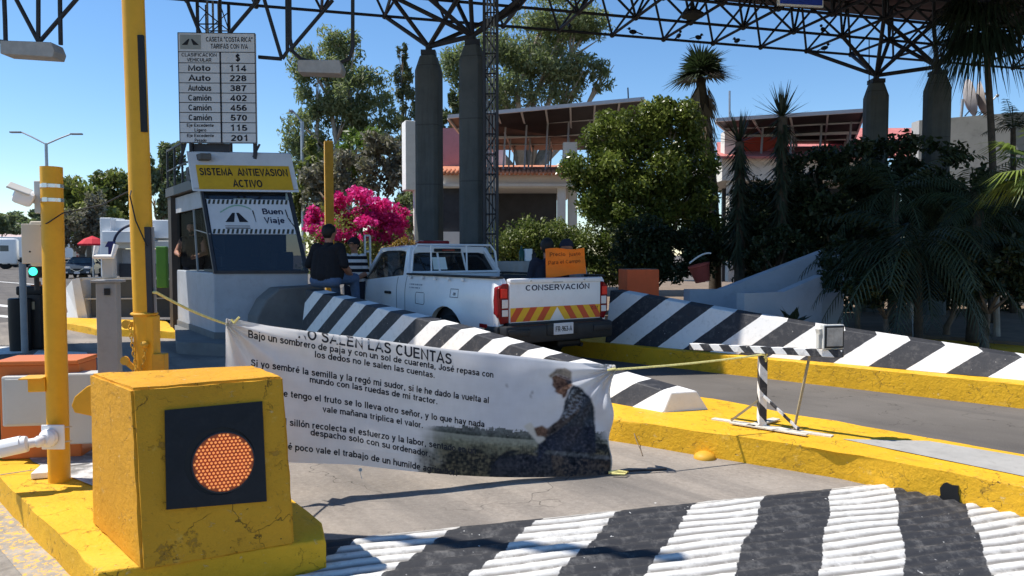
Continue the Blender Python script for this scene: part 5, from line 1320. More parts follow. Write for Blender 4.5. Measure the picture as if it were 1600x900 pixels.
# rear rack frame on the bulkhead: two uprights and a hoop
mb = MB()
mb.tube([(2.40, -.76, RAIL), (2.42, -.72, 1.66), (2.43, -.64, RFZ - .0), (2.43, .64, RFZ - .0), (2.42, .72, 1.66), (2.40, .76, RAIL)], .017, 8)
for y in (-.2, .42): mb.tube([(2.41, y, RAIL), (2.43, y, RFZ)], .013, 8)
mb.tube([(2.40, -.76, RAIL + .03), (2.40, .76, RAIL + .03)], .02, 8); mb.build('headboard_rack', M['truck_white'], pk, world=False, smooth=True)
mb = MB(); mb.rbox((2.575, .05, RFZ - .085), (.05, .46, .055), 0, .012); br = mb.build('brake_lamp', M['black'], pk, world=False)
mb = MB(); mb.rbox((2.545, .05, RFZ - .085), (.02, .22, .03), 0, .006); mb.build('lens', M['lens_red'], br, world=False)
mb = MB(); mb.rbox((3.05, .05, RFZ + .05), (.28, .48, .06), 0, .025); mb.build('roof_beacon', M['lens_red'], pk, world=False, smooth=True, sharp=40)
mb = MB(); mb.rbox((3.86, .97, 1.27), (.10, .17, .20), .15, .04, seg=3); mb.tube([(3.88, .80, 1.2), (3.87, .90, 1.22)], .025, 8); mb.build('mirror', M['black'], pk, world=False, smooth=True, sharp=40)
# door seams, handle, fuel cap, reflector
mb = MB()
def seam(pts): 
    for (x0, z0_), (x1, z1_) in zip(pts, pts[1:]):
        n = max(1, int(math.hypot(x1 - x0, z1_ - z0_) / .06)); q = [(x0 + (x1 - x0) * k / n, z0_ + (z1_ - z0_) * k / n) for k in range(n + 1)]
        mb.tube([(x, ybulge(x, z) + .0005, z) for x, z in q], .0045, 4, cap=False)
seam([(2.66, 1.25), (2.64, .75), (2.70, .5), (3.80, .5), (3.92, .8), (3.93, 1.14)]); seam([(2.38, 1.27), (2.37, .45)]); seam([(1.8, 1.03), (2.03, 1.03), (2.05, .98), (2.05, .86), (1.82, .85), (1.79, .88), (1.79, 1.02)])
mb.build('panel_seam', M['dark_steel'], pk, world=False)
mb = MB(); mb.rbox((2.92, ybulge(2.92, 1.0) + .012, .99), (.20, .035, .045), 0, .015); mb.build('door_handle', M['black'], pk, world=False)
mb = MB(); mb.box((.28, ybulge(.3, .7) + .004, .665), (.16, .012, .05)); mb.build('side_reflector', M['lens_red'], pk, world=False)
mb = MB(); fs = lambda a, b: Vector((-a, ybulge(-a, b) + .003, b))
add_text(mb, '-00', fs, -.98, 1.05, .045, bold=.02)
for z in (1.115, 1.0): mb.add([fs(-1.08, z), fs(-.88, z), fs(-.88, z + .008), fs(-1.08, z + .008)], [(0, 1, 2, 3)])
for x in (-1.08, -.888): mb.add([fs(x, 1.009), fs(x + .008, 1.009), fs(x + .008, 1.114), fs(x, 1.114)], [(0, 1, 2, 3)])
mb.build('number_mark', M['text_blue'], pk, world=False)
mb = MB()
for z, n_ in ((1.135, 9), (1.085, 8)):
    for k in range(n_):
        w = .02 + .012 * ((k * 7) % 3); mb.add([fs(-2.25 + k * .042, z), fs(-2.25 + k * .042 + w, z), fs(-2.25 + k * .042 + w, z + .022), fs(-2.25 + k * .042, z + .022)], [(0, 1, 2, 3)])
mb.build('side_sticker', mat('grey sticker print', (.30, .32, .36), .6, .1, 9), pk, world=False)
# tailgate
TGW = .725
mb = MB(); mb.rbox((-.03, 0, .995), (.06, TGW * 2, .59), 0, .018); mb.rbox((-.035, 0, RAIL - .035), (.085, TGW * 2, .06), 0, .012)
tgt = mb.build('tailgate', M['truck_white'], pk, world=False, smooth=True, sharp=40)
tg = lambda a, b: Vector((-.0625, -a, b)); tg2 = lambda a, b: Vector((-.0645, -a, b))
mb = MB(); add_text(mb, 'CONSERVACIÓN', tg, .02, 1.165, .075, w=1.02, bold=.022); mb.build('lettering', M['text_blue'], tgt, world=False)
def clip(poly, a, b, c):                          # keep a*x+b*y+c >= 0
    out = []
    for i in range(len(poly)):
        p, q = poly[i], poly[(i + 1) % len(poly)]; fp, fq = a * p[0] + b * p[1] + c, a * q[0] + b * q[1] + c
        if fp >= 0: out.append(p)
        if fp * fq < 0: t_ = fp / (fp - fq); out.append((p[0] + (q[0] - p[0]) * t_, p[1] + (q[1] - p[1]) * t_))
    return out
y0, y1 = .725, .908; HWs = TGW - .012; slp = .12
band = MB()
for s in (-1, 1):
    for k in range(9):
        b0, b1 = .115 + k * .105 - .0, .115 + (k + 1) * .105
        poly = [(b0, y0), (b1, y0), (b1 - slp, y1), (b0 - slp, y1)]
        poly = clip(poly, -1, 0, HWs)
        poly = clip(poly, 1, 0, 0)
        if len(poly) > 2: band.add([tg(s * x, z) for x, z in poly], [tuple(range(len(poly)))], 0 if k % 2 == 0 else 1)
        if k == 8 or b1 - slp > HWs: pass
band.build('reflective_band', [mat('yellow reflective tape', (.75, .42, .02), .35, .08, 8), mat('red reflective tape', (.55, .07, .02), .35, .08, 8)], tgt, world=False)
mb = MB(); add_text(mb, 'C-17', tg2, .62, .86, .045, bold=.01); mb.build('fleet_mark', M['text_black'], tgt, world=False)
mb = MB(); mb.rbox((-.065, 0, RAIL - .04), (.012, .0, .0), 0, .001) if False else mb.rbox((-.07, .0, 1.235), (.02, .16, .02), 0, .004); mb.build('tailgate_latch', M['light_grey'], tgt, world=False)
for y in (-.43, .42): mb = MB(); mb.ball((-.078, y, RAIL - .03), .014, 8, 6); mb.build('rubber_stop', M['light_grey'], tgt, world=False)
for s in (1, -1):
    mb = MB()
    pr = [(-.045, .725), (-.02, .86), (.10, .885), (.16, .885), (.16, .80), (.0, .73)]
    zs_ = [(.74, .0), (.78, .6), (.95, 1.0), (1.15, 1.0), (1.22, .55), (1.225, .2)]
    mb.extr([(-.05, s * .728, .72), (-.05, s * .728, 1.225), (-.03, s * .80, 1.225), (-.03, s * .865, 1.17), (-.03, s * .875, .84), (-.03, s * .82, .70)], (.10, 0, 0))
    mb.extr([(-.02, s * .858, .78), (-.02, s * .858, 1.17), (.04, s * .866, 1.12), (.055, s * .868, 1.0), (.04, s * .866, .84)], (0, s * .018, 0))
    tl = mb.build('tail_lamp', M['lens_red'], pk, world=False, bevel=.012)
    for z, h in ((.965, .11), (.845, .085)): mb = MB(); mb.rbox((-.052, s * .785, z), (.012, .085, h), 0, .01); mb.build('lens', M['lens_white'], tl, world=False)
    mb = MB(); mb.rbox((-.05, s * .80, 1.10), (.012, .09, .12), 0, .012); mb.build('brake_lens', mat('bright red lens', (.75, .03, .02), .2, .1, 20), tl, world=False)
bp_ = MB(); bp_.rbox((-.07, 0, .565), (.20, 1.70, .24), 0, .04); bp_.rbox((-.02, 0, .69), (.12, 1.5, .05), 0, .015); bp_.rbox((-.165, 0, .605), (.04, .50, .15), 0, .015)
for s in (1, -1): bp_.rbox((-.165, s * .66, .59), (.04, .32, .10), 0, .02); bp_.rbox((.12, s * .84, .58), (.3, .09, .19), 0, .03)
bpo = bp_.build('bumper', M['bumper'], pk, world=False, smooth=True, sharp=40)
mb = MB(); mb.rbox((-.190, .0, .615), (.012, .31, .155), 0, .006); pl = mb.build('licence_plate', M['sign_white'], bpo, world=False)
mb = MB(); add_text(mb, 'FR-963-A', lambda a, b: Vector((-.1985, -a, b)), 0, .615, .07, w=.26, bold=.02); mb.build('lettering', M['text_black'], pl, world=False)
mb = MB(); mb.rbox((.3, -.3, .38), (.5, .4, .12), 0, .04); mb.tube([(.6, -.45, .34), (.05, -.5, .34)], .03, 8); mb.tube([(1.18, -.7, .37), (1.18, .7, .37)], .05, 8); mb.build('underbody', M['black'], pk, world=False)

# ---------------------------------------------------------------- people
def cap_mesh(mb, p, q, r0, r1, n=12):
    p, q = Vector(p), Vector(q); t = (q - p); L = t.length
    t = t / L if L > 1e-6 else Vector((0, 0, 1))
    pts, rs = [], []
    for a in np.linspace(-90, 0, 5): pts.append(p + t * (r0 * math.sin(R(a)))); rs.append(max(.0005, r0 * math.cos(R(a))))
    for a in np.linspace(0, 90, 5): pts.append(q + t * (r1 * math.sin(R(a)))); rs.append(max(.0005, r1 * math.cos(R(a))))
    a = t.orthogonal().normalized(); b = t.cross(a)
    vs = [c + (a * math.cos(2 * math.pi * k / n) + b * math.sin(2 * math.pi * k / n)) * r for c, r in zip(pts, rs) for k in range(n)]
    m = len(pts)
    mb.add(vs, [(i * n + k, i * n + (k + 1) % n, (i + 1) * n + (k + 1) % n, (i + 1) * n + k) for i in range(m - 1) for k in range(n)] + [tuple(range(n - 1, -1, -1)), tuple((m - 1) * n + k for k in range(n))])
def hand(p, d, side, mk='skin', curl=.5):
    """palm and five fingers from the wrist p along d; side = direction towards the thumb"""
    p, d, side = Vector(p), Vector(d).normalized(), Vector(side); side = (side - d * side.dot(d)).normalized(); nrm_ = d.cross(side)
    out = [(p, p + d * .05, .026, .03, mk), (p + d * .045 + side * .02, p + d * .085 + side * .024, .018, .016, mk), (p + d * .045 - side * .02, p + d * .08 - side * .022, .018, .015, mk)]
    for k, L in enumerate((.07, .08, .075, .058)):
        o_ = p + d * .085 + side * (.030 - .020 * k); m1 = o_ + d * (L * .5) - nrm_ * (L * .22 * curl); e = m1 + d * (L * .4) - nrm_ * (L * .42 * curl)
        out += [(o_, m1, .0095, .009, mk), (m1, e, .009, .0075, mk)]
    t0 = p + d * .025 + side * .03; t1 = t0 + d * .03 + side * .035; out += [(t0, t1, .012, .010, mk), (t1, t1 + d * .03 + side * .006, .010, .008, mk)]
    return out
def head(c, face, tilt=0.0):
    """skull, jaw, nose, ears; face = unit direction the face looks"""
    c, f = Vector(c), Vector(face).normalized(); up = Vector((0, 0, 1)); s = f.cross(up).normalized(); up = s.cross(f)
    b = [(c + up * .035 - f * .025, c + up * .03 + f * .025, .088, .080, 'skin'), (c - up * .04 + f * .01, c - up * .065 + f * .05, .062, .036, 'skin'),
         (c + f * .088 + up * .015, c + f * .108 - up * .012, .010, .014, 'skin'), (c + f * .09 - up * .048, c + f * .092 - up * .050, .016, .016, 'skin')]
    for k in (1, -1): b.append((c + s * (k * .078) + up * .02, c + s * (k * .084) - up * .015, .014, .010, 'skin'))
    return b
def person(label, loc, rz, bones, head_c, face, group=None, hair=True, cap=None, extras=None, vox=.013):
    t = thing('person', label, 'person', loc, rz, group)
    mb = MB()
    for p, q, r0, r1, mk in bones: cap_mesh(mb, p, q, r0, r1)
    tmp = mb.build('tmp', M['skin'])
    md = tmp.modifiers.new('r', 'REMESH'); md.mode = 'VOXEL'; md.voxel_size = vox; md.adaptivity = 0
    sm_ = tmp.modifiers.new('s', 'SMOOTH'); sm_.iterations = 2; sm_.factor = .5
    dg = bpy.context.evaluated_depsgraph_get(); me = bpy.data.meshes.new_from_object(tmp.evaluated_get(dg))
    bpy.data.objects.remove(tmp)
    keys = []; [keys.append(b[4]) for b in bones if b[4] not in keys]
    me.materials.clear(); [me.materials.append(M[k]) for k in keys]
    n = len(me.polygons); ctr = np.zeros(n * 3, np.float32); me.polygons.foreach_get('center', ctr); ctr = ctr.reshape(-1, 3)
    best = np.full(n, 9.); mi = np.zeros(n, np.int32)
    for p, q, r0, r1, mk in bones:
        p_, q_ = np.array(p), np.array(q); e = q_ - p_; L2 = max(e @ e, 1e-9); tt = np.clip(((ctr - p_) @ e) / L2, 0, 1)
        d = np.linalg.norm(ctr - (p_ + tt[:, None] * e), axis=1) - (r0 + (r1 - r0) * tt); w = d < best; best[w] = d[w]; mi[w] = keys.index(mk)
    me.polygons.foreach_set('material_index', mi); me.polygons.foreach_set('use_smooth', [True] * n)
    b = bpy.data.objects.new('body', me); C.objects.link(b); b.parent = t; MW[b.name] = MW[t.name].copy()
    c, f = Vector(head_c), Vector(face).normalized(); s = f.cross(Vector((0, 0, 1))).normalized(); up = s.cross(f)
    rotm = Matrix((s, f, up)).transposed()
    if hair:
        mb = MB(); mb.ball((0, 0, 0), 1, 18, 12)
        vs = []
        for v in mb.v:
            x, y, z = v; zz_ = z
            if y > .35 and z < .45: y *= .72; 
            rr = (.094, .112, .106); k_ = 1 + .025 * math.sin(9 * x + 4 * y) * math.sin(7 * z + 3 * x)
            q = Vector((x * rr[0] * k_, y * rr[1] * k_ - .018, z * rr[2] * k_ + .040)); 
            if z < -.35 and y > -.2: q.z = max(q.z, -.03); q.x *= .86
            if z < -.2 and y <= -.2: q.z -= .035; q.y += .01
            vs.append(c + rotm @ q)
        mb.v = [tuple(v) for v in vs]; mb.build('hair', M['hair'], t, world=False, smooth=True, sharp=0)
    mb = MB()
    for k in (1, -1): mb.ball(c + s * (k * .032) + f * .090 + up * .022, .010, 8, 6)
    mb.build('eyes', M['black'], t, world=False, smooth=True)
    if cap:
        mb = MB(); cc_ = []
        for i in range(6):
            a = i / 5 * math.pi / 2; cc_.append((.106 * math.cos(a) + .0005, .012 + .105 * math.sin(a)))
        mb.lathe([(.108, -.005)] + cc_, c + up * .035 - f * .01, 20, tuple(up))
        br = [c + up * .045 + f * (.075 + .10 * math.sin(R(a))) + s * (.085 * math.cos(R(a))) for a in np.linspace(0, 180, 11)]
        mb.extr(br, up * .008); mb.build('cap', M[cap], t, world=False, smooth=True, sharp=50)
    if extras: extras(t)
    return t
def torso(pel, chest, neck, sh_w, hip_w, mk, belly=.0, right=Vector((1, 0, 0))):
    pel, chest, neck = Vector(pel), Vector(chest), Vector(neck); b = []
    for k in (1, -1):
        b.append((pel + right * (k * hip_w * .45), chest + right * (k * sh_w * .30), .125 + belly, .135, mk))
        b.append((chest + right * (k * sh_w * .25) , chest + right * (k * sh_w * .72) + Vector((0, 0, .10)), .12, .085, mk))
    b.append((chest, neck - Vector((0, 0, .03)), .13, .07, mk)); b.append((pel, chest, .14 + belly, .14, mk))
    b.append((neck - Vector((0, 0, .05)), neck + Vector((0, 0, .07)), .06, .055, 'skin'))
    return b
# seated person seen from behind, black shirt and jeans (local: faces +Y, seat at z=0)
M['cloth_stripe'] = None
ps = P(511, 441, 11.75)
B_ = torso((0, 0, .12), (0, .02, .42), (0, .05, .60), .25, .2, 'cloth_black', .035)
B_ += [((-.20, .03, .53), (-.29, -.02, .27), .072, .062, 'cloth_black'), ((-.29, -.02, .27), (-.27, .08, .17), .05, .045, 'skin'), ((-.27, .08, .17), (-.24, .22, .10), .043, .034, 'skin')]
B_ += [((.20, .03, .53), (.29, .0, .27), .072, .062, 'cloth_black'), ((.29, .0, .27), (.25, .16, .16), .05, .045, 'skin'), ((.25, .16, .16), (.20, .27, .12), .043, .034, 'skin')]
B_ += hand((-.24, .22, .10), (.2, .8, -.2), (1, 0, .3)) + hand((.20, .27, .12), (-.3, .8, -.2), (-1, 0, .3))
for k in (1, -1):
    B_ += [((k * .10, -.02, .07), (k * .17, .40, .05), .115, .085, 'denim'), ((k * .17, .40, .05), (k * .16, .48, -.36), .075, .055, 'denim'), ((k * .16, .46, -.38), (k * .16, .62, -.42), .048, .04, 'black')]
B_.append(((-.13, -.03, .03), (.13, -.03, .03), .115, .115, 'denim'))
hc = (0, .075, .745)
person('person in black shirt and jeans sitting on the striped barrier, back turned', tuple(ps), R(-22), B_ + head(hc, (.15, 1, -.1)), hc, (.15, 1, -.1)).scale = (1.14, 1.14, 1.04)
# standing person in a cap and striped top behind, facing the camera
def stripes_top(t):
    pass
st_t = NT('striped knit'); sp_ = st_t.n('ShaderNodeSeparateXYZ'); st_t.l(st_t.tc.outputs['Object'], sp_.inputs[0]); fz_ = st_t.math('FRACT', st_t.math('MULTIPLY', sp_.outputs[2], 1 / .11))
st_t.col(st_t.mix(st_t.math('GREATER_THAN', fz_, .52), (.012, .012, .016), (.62, .58, .56))); st_t.b.inputs['Roughness'].default_value = .9; M['cloth_stripe'] = st_t.m
pw = P(554, 400, 12.9); pw.z = .2
B_ = torso((0, 0, .93), (0, -.01, 1.24), (0, .0, 1.41), .20, .17, 'cloth_stripe', -.01)
for k in (1, -1):
    B_ += [((k * .17, 0, 1.36), (k * .23, -.0, 1.08), .058, .048, 'cloth_stripe'), ((k * .23, 0, 1.08), (k * .12, .17, .99), .042, .034, 'skin'), ((k * .10, 0, .90), (k * .11, .02, .48), .10, .065, 'cloth_navy'), ((k * .11, .02, .48), (k * .11, -.02, .08), .058, .042, 'cloth_navy'), ((k * .11, -.02, .04), (k * .12, .15, .035), .042, .034, 'black')]
    B_ += hand((k * .12, .17, .99), (-k * .7, .7, .1), (0, .2, 1))
hc = (0, .02, 1.555)
person('person in a dark cap and striped top standing behind the seated one', tuple(pw), R(165), B_ + head(hc, (0, 1, -.08)), hc, (0, 1, -.08), cap='cloth_black')
# two people sitting in the bed of the pickup under an orange sheet
def bed_person(px, py, D, label, mk, rz, capm=None):
    b0 = P(px, py, D); seat = b0.z - .865
    B_ = torso((0, 0, .12), (0, .03, .42), (0, .06, .58), .24, .2, mk, .02)
    for k in (1, -1):
        B_ += [((k * .20, .03, .52), (k * .27, .02, .27), .068, .058, mk), ((k * .27, .02, .27), (k * .18, .24, .17), .045, .036, 'skin'), ((k * .10, .0, .08), (k * .14, .40, .18), .105, .08, 'cloth_navy'), ((k * .14, .40, .18), (k * .13, .50, -.16), .07, .05, 'cloth_navy'), ((k * .13, .5, -.19), (k * .13, .63, -.2), .045, .036, 'black')]
        B_ += hand((k * .18, .24, .17), (-k * .5, .8, 0), (0, .2, 1))
    hc = (0, .09, .735)
    return person(label, (b0.x, b0.y, seat), rz, B_ + head(hc, (0, 1, -.12)), hc, (0, 1, -.12), hair=capm is None, cap=capm), (b0.x, b0.y, seat)
pa, la = bed_person(857, 373, 10.45, 'person with black hair and dark shirt sitting in the pickup bed, left one', 'cloth_navy', R(12))
pb, lb = bed_person(886, 375, 10.85, 'person in dark cap and grey shirt sitting in the pickup bed, right one', 'cloth_grey', R(0), 'cloth_navy')
# orange sheet with handwriting across their backs
D = 10.1; t = thing('orange_sheet', 'orange cloth with handwritten words draped across the backs of the two people', 'cloth sign', tuple(P(884, 412, D)))
cor = [P(853, 433, D), P(916, 428, D + .42), P(913, 388, D + .42), P(852, 389, D)]
def osf(u, v, off=0.0):
    p = cor[0] * ((1 - u) * (1 - v)) + cor[1] * (u * (1 - v)) + cor[2] * (u * v) + cor[3] * ((1 - u) * v)
    return p + Vector((0, -1, 0)) * (.02 * math.sin(u * 9 + v * 3) + .012 * math.sin(v * 11 + u * 4) + off) + Vector((0, 0, .012 * math.sin(u * 7) * v - .010 * math.sin(u * 5 + 1) * (1 - v)))
mb = MB(); nu, nv = 28, 18
mb.add([osf(i / nu, j / nv) for i in range(nu + 1) for j in range(nv + 1)], [(i * (nv + 1) + j, (i + 1) * (nv + 1) + j, (i + 1) * (nv + 1) + j + 1, i * (nv + 1) + j + 1) for i in range(nu) for j in range(nv)])
mb.build('cloth', M['orange_cloth'], t, smooth=True)
wv, hv = (cor[1] - cor[0]).length, (cor[3] - cor[0]).length
mb = MB(); fo = lambda a, b: osf(a / wv, b / hv + .035 * a / wv, .006)
add_text(mb, 'Precio  justo', fo, wv * .5, hv * .78, .055, w=wv * .78, bold=-.03); add_text(mb, 'Para el Campo', fo, wv * .47, hv * .50, .055, w=wv * .8, bold=-.03)
mb.build('lettering', mat('red brown marker', (.10, .015, .01), .8, .2, 30), t)
# attendant behind the side window of the booth
pz = P(288, 357, 14.75)
B_ = torso((0, 0, .95), (0, .02, 1.27), (0, .03, 1.45), .23, .18, 'cloth_black', .03)
B_ += [((.19, .02, 1.38), (.27, .12, 1.12), .065, .055, 'skin'), ((.27, .12, 1.12), (.12, .42, 1.08), .048, .036, 'skin')] + hand((.12, .42, 1.08), (-.2, 1, -.1), (0, 0, 1))
B_ += [((-.19, .02, 1.38), (-.26, .08, 1.12), .065, .055, 'skin'), ((-.26, .08, 1.12), (-.14, .36, 1.03), .048, .036, 'skin')] + hand((-.14, .36, 1.03), (.2, 1, -.1), (0, 0, 1))
for k in (1, -1): B_ += [((k * .10, 0, .92), (k * .11, .02, .48), .10, .065, 'cloth_navy'), ((k * .11, .02, .48), (k * .11, -.02, .08), .058, .042, 'cloth_navy'), ((k * .11, -.02, .04), (k * .12, .15, .035), .042, .034, 'black')]
hc = (0, .06, 1.60)
def beard(t):
    mb = MB(); mb.ball((0, .10, 1.515), (.058, .05, .045), 12, 8); mb.build('beard', M['hair'], t, world=False, smooth=True)
person('bearded booth attendant in a black vest behind the side window of the toll booth', (pz.x + .12, pz.y + .1, pz.z - 1.60), R(-175), B_ + head(hc, (0, 1, -.05)), hc, (0, 1, -.05), extras=beard)
# ---------------------------------------------------------------- vegetation
RG = np.random.default_rng(11)
def unit(n):
    v = RG.normal(size=(n, 3)); return v / np.linalg.norm(v, axis=1)[:, None]
def leaf_quads(pos, size, up=.35, aspect=.5, droop=0.0):
    """folded diamond leaves: returns verts, faces"""
    n = len(pos); d = unit(n); d[:, 2] -= droop; d /= np.linalg.norm(d, axis=1)[:, None]
    nr = unit(n); nr[:, 2] = np.abs(nr[:, 2]) + up; s = np.cross(d, nr); s /= np.linalg.norm(s, axis=1)[:, None] + 1e-9
    L = size * RG.uniform(.6, 1.3, n)[:, None]; w = L * aspect
    V = np.stack([pos - d * L * .5, pos + s * w * .5, pos + d * L * .5, pos - s * w * .5], 1)
    return V.reshape(-1, 3), np.arange(n * 4).reshape(-1, 4)
def clump_points(clusters, n, sub=10, spread=.42, hollow=.55):
    """clusters: (cx,cy,cz,rx,ry,rz). leaves gather in sub-clumps near each lobe's surface"""
    vol = np.array([c[3] * c[4] * c[5] for c in clusters]) ** (2 / 3); w = vol / vol.sum(); P_, T_ = [], []
    for c, k in zip(clusters, w):
        m = max(20, int(n * k)); ns_ = max(3, int(sub))
        dirs = unit(ns_); rad = RG.uniform(hollow, 1, ns_) ** .7; cs = dirs * rad[:, None] * np.array(c[3:6]) + np.array(c[:3])
        idx = RG.integers(0, ns_, m); tone = RG.uniform(0, 1, ns_)
        p = cs[idx] + unit(m) * (RG.uniform(0, 1, m) ** .55)[:, None] * np.array(c[3:6]) * spread
        P_.append(p); T_.append(np.clip(tone[idx] * .55 + RG.uniform(0, .45, m), 0, 1))
    return np.concatenate(P_), np.concatenate(T_)
def foliage(name, parent, clusters, n, size, m, sub=10, spread=.42, up=.35, aspect=.5, droop=0., hollow=.55):
    pos, tone = clump_points(clusters, n, sub, spread, hollow)
    if parent is not None: pos = pos - np.array(MW[parent.name].translation)
    V, Fq = leaf_quads(pos, size, up, aspect, droop)
    return mesh_np(name, V, Fq, m, parent=parent, tone=np.repeat(tone, 4))
def trunk(parent, base, targets, r, m, fork=.45, bend=.3):
    mb = MB(); base = Vector(base); c = sum((Vector(t[:3]) for t in targets), Vector()) / len(targets)
    fk = base.lerp(c, fork); fk.x = base.x + (c.x - base.x) * .4; fk.y = base.y + (c.y - base.y) * .4
    rn = random.Random(int(base.x * 100)); mid_ = base.lerp(fk, .5) + Vector((rn.uniform(-.1, .1), 0, 0)) * bend
    mb.tube([base - Vector((0, 0, .1)), base + Vector((0, 0, .15)), mid_, fk], [r * 1.4, r * 1.1, r * .9, r * .75], 9)
    for t in targets:
        t = Vector(t[:3]); m1 = fk.lerp(t, .5) + Vector((rn.uniform(-1, 1), rn.uniform(-1, 1), rn.uniform(-.3, .6))) * bend
        mb.tube([fk, m1, t], [r * .55, r * .35, r * .10], 6)
        for q in range(3):
            e = t + Vector((rn.uniform(-1, 1), rn.uniform(-1, 1), rn.uniform(-.4, 1))) * bend * 1.0; mb.tube([m1.lerp(t, .5), e], [r * .2, r * .04], 5)
    return mb.build('trunk', m, parent, smooth=True, sharp=0)
def C6(px, py, D, rx, rz, ry=None, dz=0):
    """lobe from picture measures: radii in picture pixels"""
    c = P(px, py, D); s = D / F; return (c.x, c.y + dz, c.z, rx * s, (ry or rx) * s, rz * s)
def tree(name, label, base, lobes, n, size, lm, bm, r, group=None, cat='tree', zg=0.0, **kw):
    b = P(*base); b.z = zg
    t = thing(name, label, cat, tuple(b), 0, group)
    trunk(t, b, lobes, r, bm, kw.pop('fork', .45), kw.pop('bend', .3))
    foliage('crown', t, lobes, n, size, lm, **kw)
    return t
LF = {
 'euca': leaf_mat('grey green eucalyptus leaves', (.15, .18, .095), .45, .55, .45, (.32, .35, .18)),
 'euca_dark': leaf_mat('dusky eucalyptus leaves', (.065, .085, .045), .25, .55, .4, (.14, .165, .075)),
 'ficus': leaf_mat('glossy ficus leaves', (.05, .08, .018), .33, .30, .5, (.30, .35, .08)),  # paler second tone puts leaf highlights into the colour
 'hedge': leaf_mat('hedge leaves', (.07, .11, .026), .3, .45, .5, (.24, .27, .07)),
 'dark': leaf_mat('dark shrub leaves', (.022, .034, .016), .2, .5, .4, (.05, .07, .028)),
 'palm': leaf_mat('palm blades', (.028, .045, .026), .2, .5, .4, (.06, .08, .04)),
 'palm_bright': leaf_mat('bright palm blades', (.11, .17, .035), .35, .4, .35, (.25, .32, .07)),
 'yucca': leaf_mat('yucca blades', (.03, .042, .026), .15, .45, .4, (.07, .085, .05)),
 'dead': leaf_mat('dead palm skirt', (.16, .12, .085), .2, .8, .5, (.34, .26, .18)),
 'boug': leaf_mat('magenta bougainvillea bracts', (.62, .012, .22), .35, .6, .3, (.90, .06, .42)),
 'mid': leaf_mat('mid green leaves', (.13, .155, .045), .42, .5, .45, (.31, .32, .10)),
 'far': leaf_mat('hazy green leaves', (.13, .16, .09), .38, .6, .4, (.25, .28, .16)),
 'dry': leaf_mat('dry twiggy leaves', (.16, .15, .11), .25, .7, .4, (.30, .27, .20)),
 'croton': leaf_mat('yellow red croton leaves', (.30, .16, .04), .3, .5, .5, (.50, .36, .08)),
}
# --- far trees behind everything
tree('eucalyptus_tree', 'tall grey green eucalyptus standing behind the toll booth and tariff board', (560, 400, 36), [C6(505, 95, 36, 48, 42), C6(540, 75, 36, 30, 28), C6(560, 140, 36, 50, 45), C6(500, 140, 36, 38, 40), C6(588, 185, 36, 36, 38), C6(530, 195, 36, 40, 40), C6(480, 205, 36, 34, 40), C6(470, 250, 36, 34, 46), C6(505, 250, 36, 34, 30)], 21000, .28, LF['euca'], M['bark_pale'], .35, sub=18, spread=.42, aspect=.3, droop=.5, bend=.8)
tree('eucalyptus_tree', 'slender dark tree rising just left of the left concrete pillar', (640, 400, 34), [C6(628, 80, 34, 8, 20), C6(632, 120, 34, 14, 24), C6(636, 160, 34, 16, 28), C6(640, 200, 34, 26, 30)], 3200, .25, LF['euca_dark'], M['bark'], .16, sub=8, aspect=.3, droop=.4)
tree('eucalyptus_tree', 'large spreading eucalyptus behind the solar roof and the lattice mast', (800, 400, 42), [C6(760, 110, 42, 60, 60), C6(820, 70, 42, 70, 46), C6(860, 105, 42, 60, 40), C6(790, 140, 42, 66, 36), C6(880, 130, 42, 36, 36), C6(920, 110, 42, 34, 24), C6(940, 125, 42, 18, 22), C6(880, 45, 42, 46, 20), C6(720, 100, 42, 30, 36), C6(850, 30, 42, 90, 22), C6(920, 40, 42, 30, 22)], 27000, .31, LF['euca'], M['bark_pale'], .45, sub=18, spread=.40, aspect=.3, droop=.5, bend=1.2)
tree('leafy_tree', 'low grey tree filling the gap between the two left pillars', (705, 300, 40), [C6(705, 185, 40, 24, 22), C6(690, 215, 40, 20, 24), C6(712, 150, 40, 10, 26)], 2500, .28, LF['euca_dark'], M['bark'], .2)
# trees left
for args in (('rounded olive green tree behind the short yellow post', (140, 420, 60), [C6(130, 300, 60, 42, 34), C6(165, 300, 60, 36, 34), C6(105, 310, 60, 26, 30), C6(150, 345, 60, 50, 34)], 8000, .45, 'mid'),
             ('dry twiggy tree in front of the olive tree by the dark car', (130, 420, 52), [C6(125, 350, 52, 34, 30), C6(150, 340, 52, 20, 36), C6(105, 370, 52, 20, 26)], 3500, .36, 'dry'),
             ('pale green tree between the tall post and the toll booth', (255, 420, 48), [C6(250, 265, 48, 24, 32), C6(272, 240, 48, 20, 20), C6(240, 310, 48, 22, 36), C6(270, 300, 48, 22, 44)], 6000, .36, 'far'),
             ('green tree with palm like top right of the olive tree', (190, 420, 62), [C6(190, 300, 62, 22, 32), C6(200, 340, 62, 24, 34)], 3000, .5, 'mid'),
             ('hazy far tree at the left edge over the parked lorries', (8, 400, 110), [C6(5, 348, 110, 26, 18), C6(-20, 352, 110, 30, 18)], 2500, .8, 'far'),
             ('hazy far bush between the left edge tree and the post', (52, 400, 100), [C6(46, 350, 100, 18, 14), C6(66, 345, 100, 16, 16)], 2000, .8, 'far'),
             ('low far trees beyond the white lorry', (30, 405, 130), [C6(35, 356, 130, 34, 9), C6(80, 356, 130, 34, 12)], 2200, .9, 'far')):
    tree('leafy_tree', args[0], args[1], args[2], args[3], args[4], LF[args[5]], M['bark'], .25, sub=12)
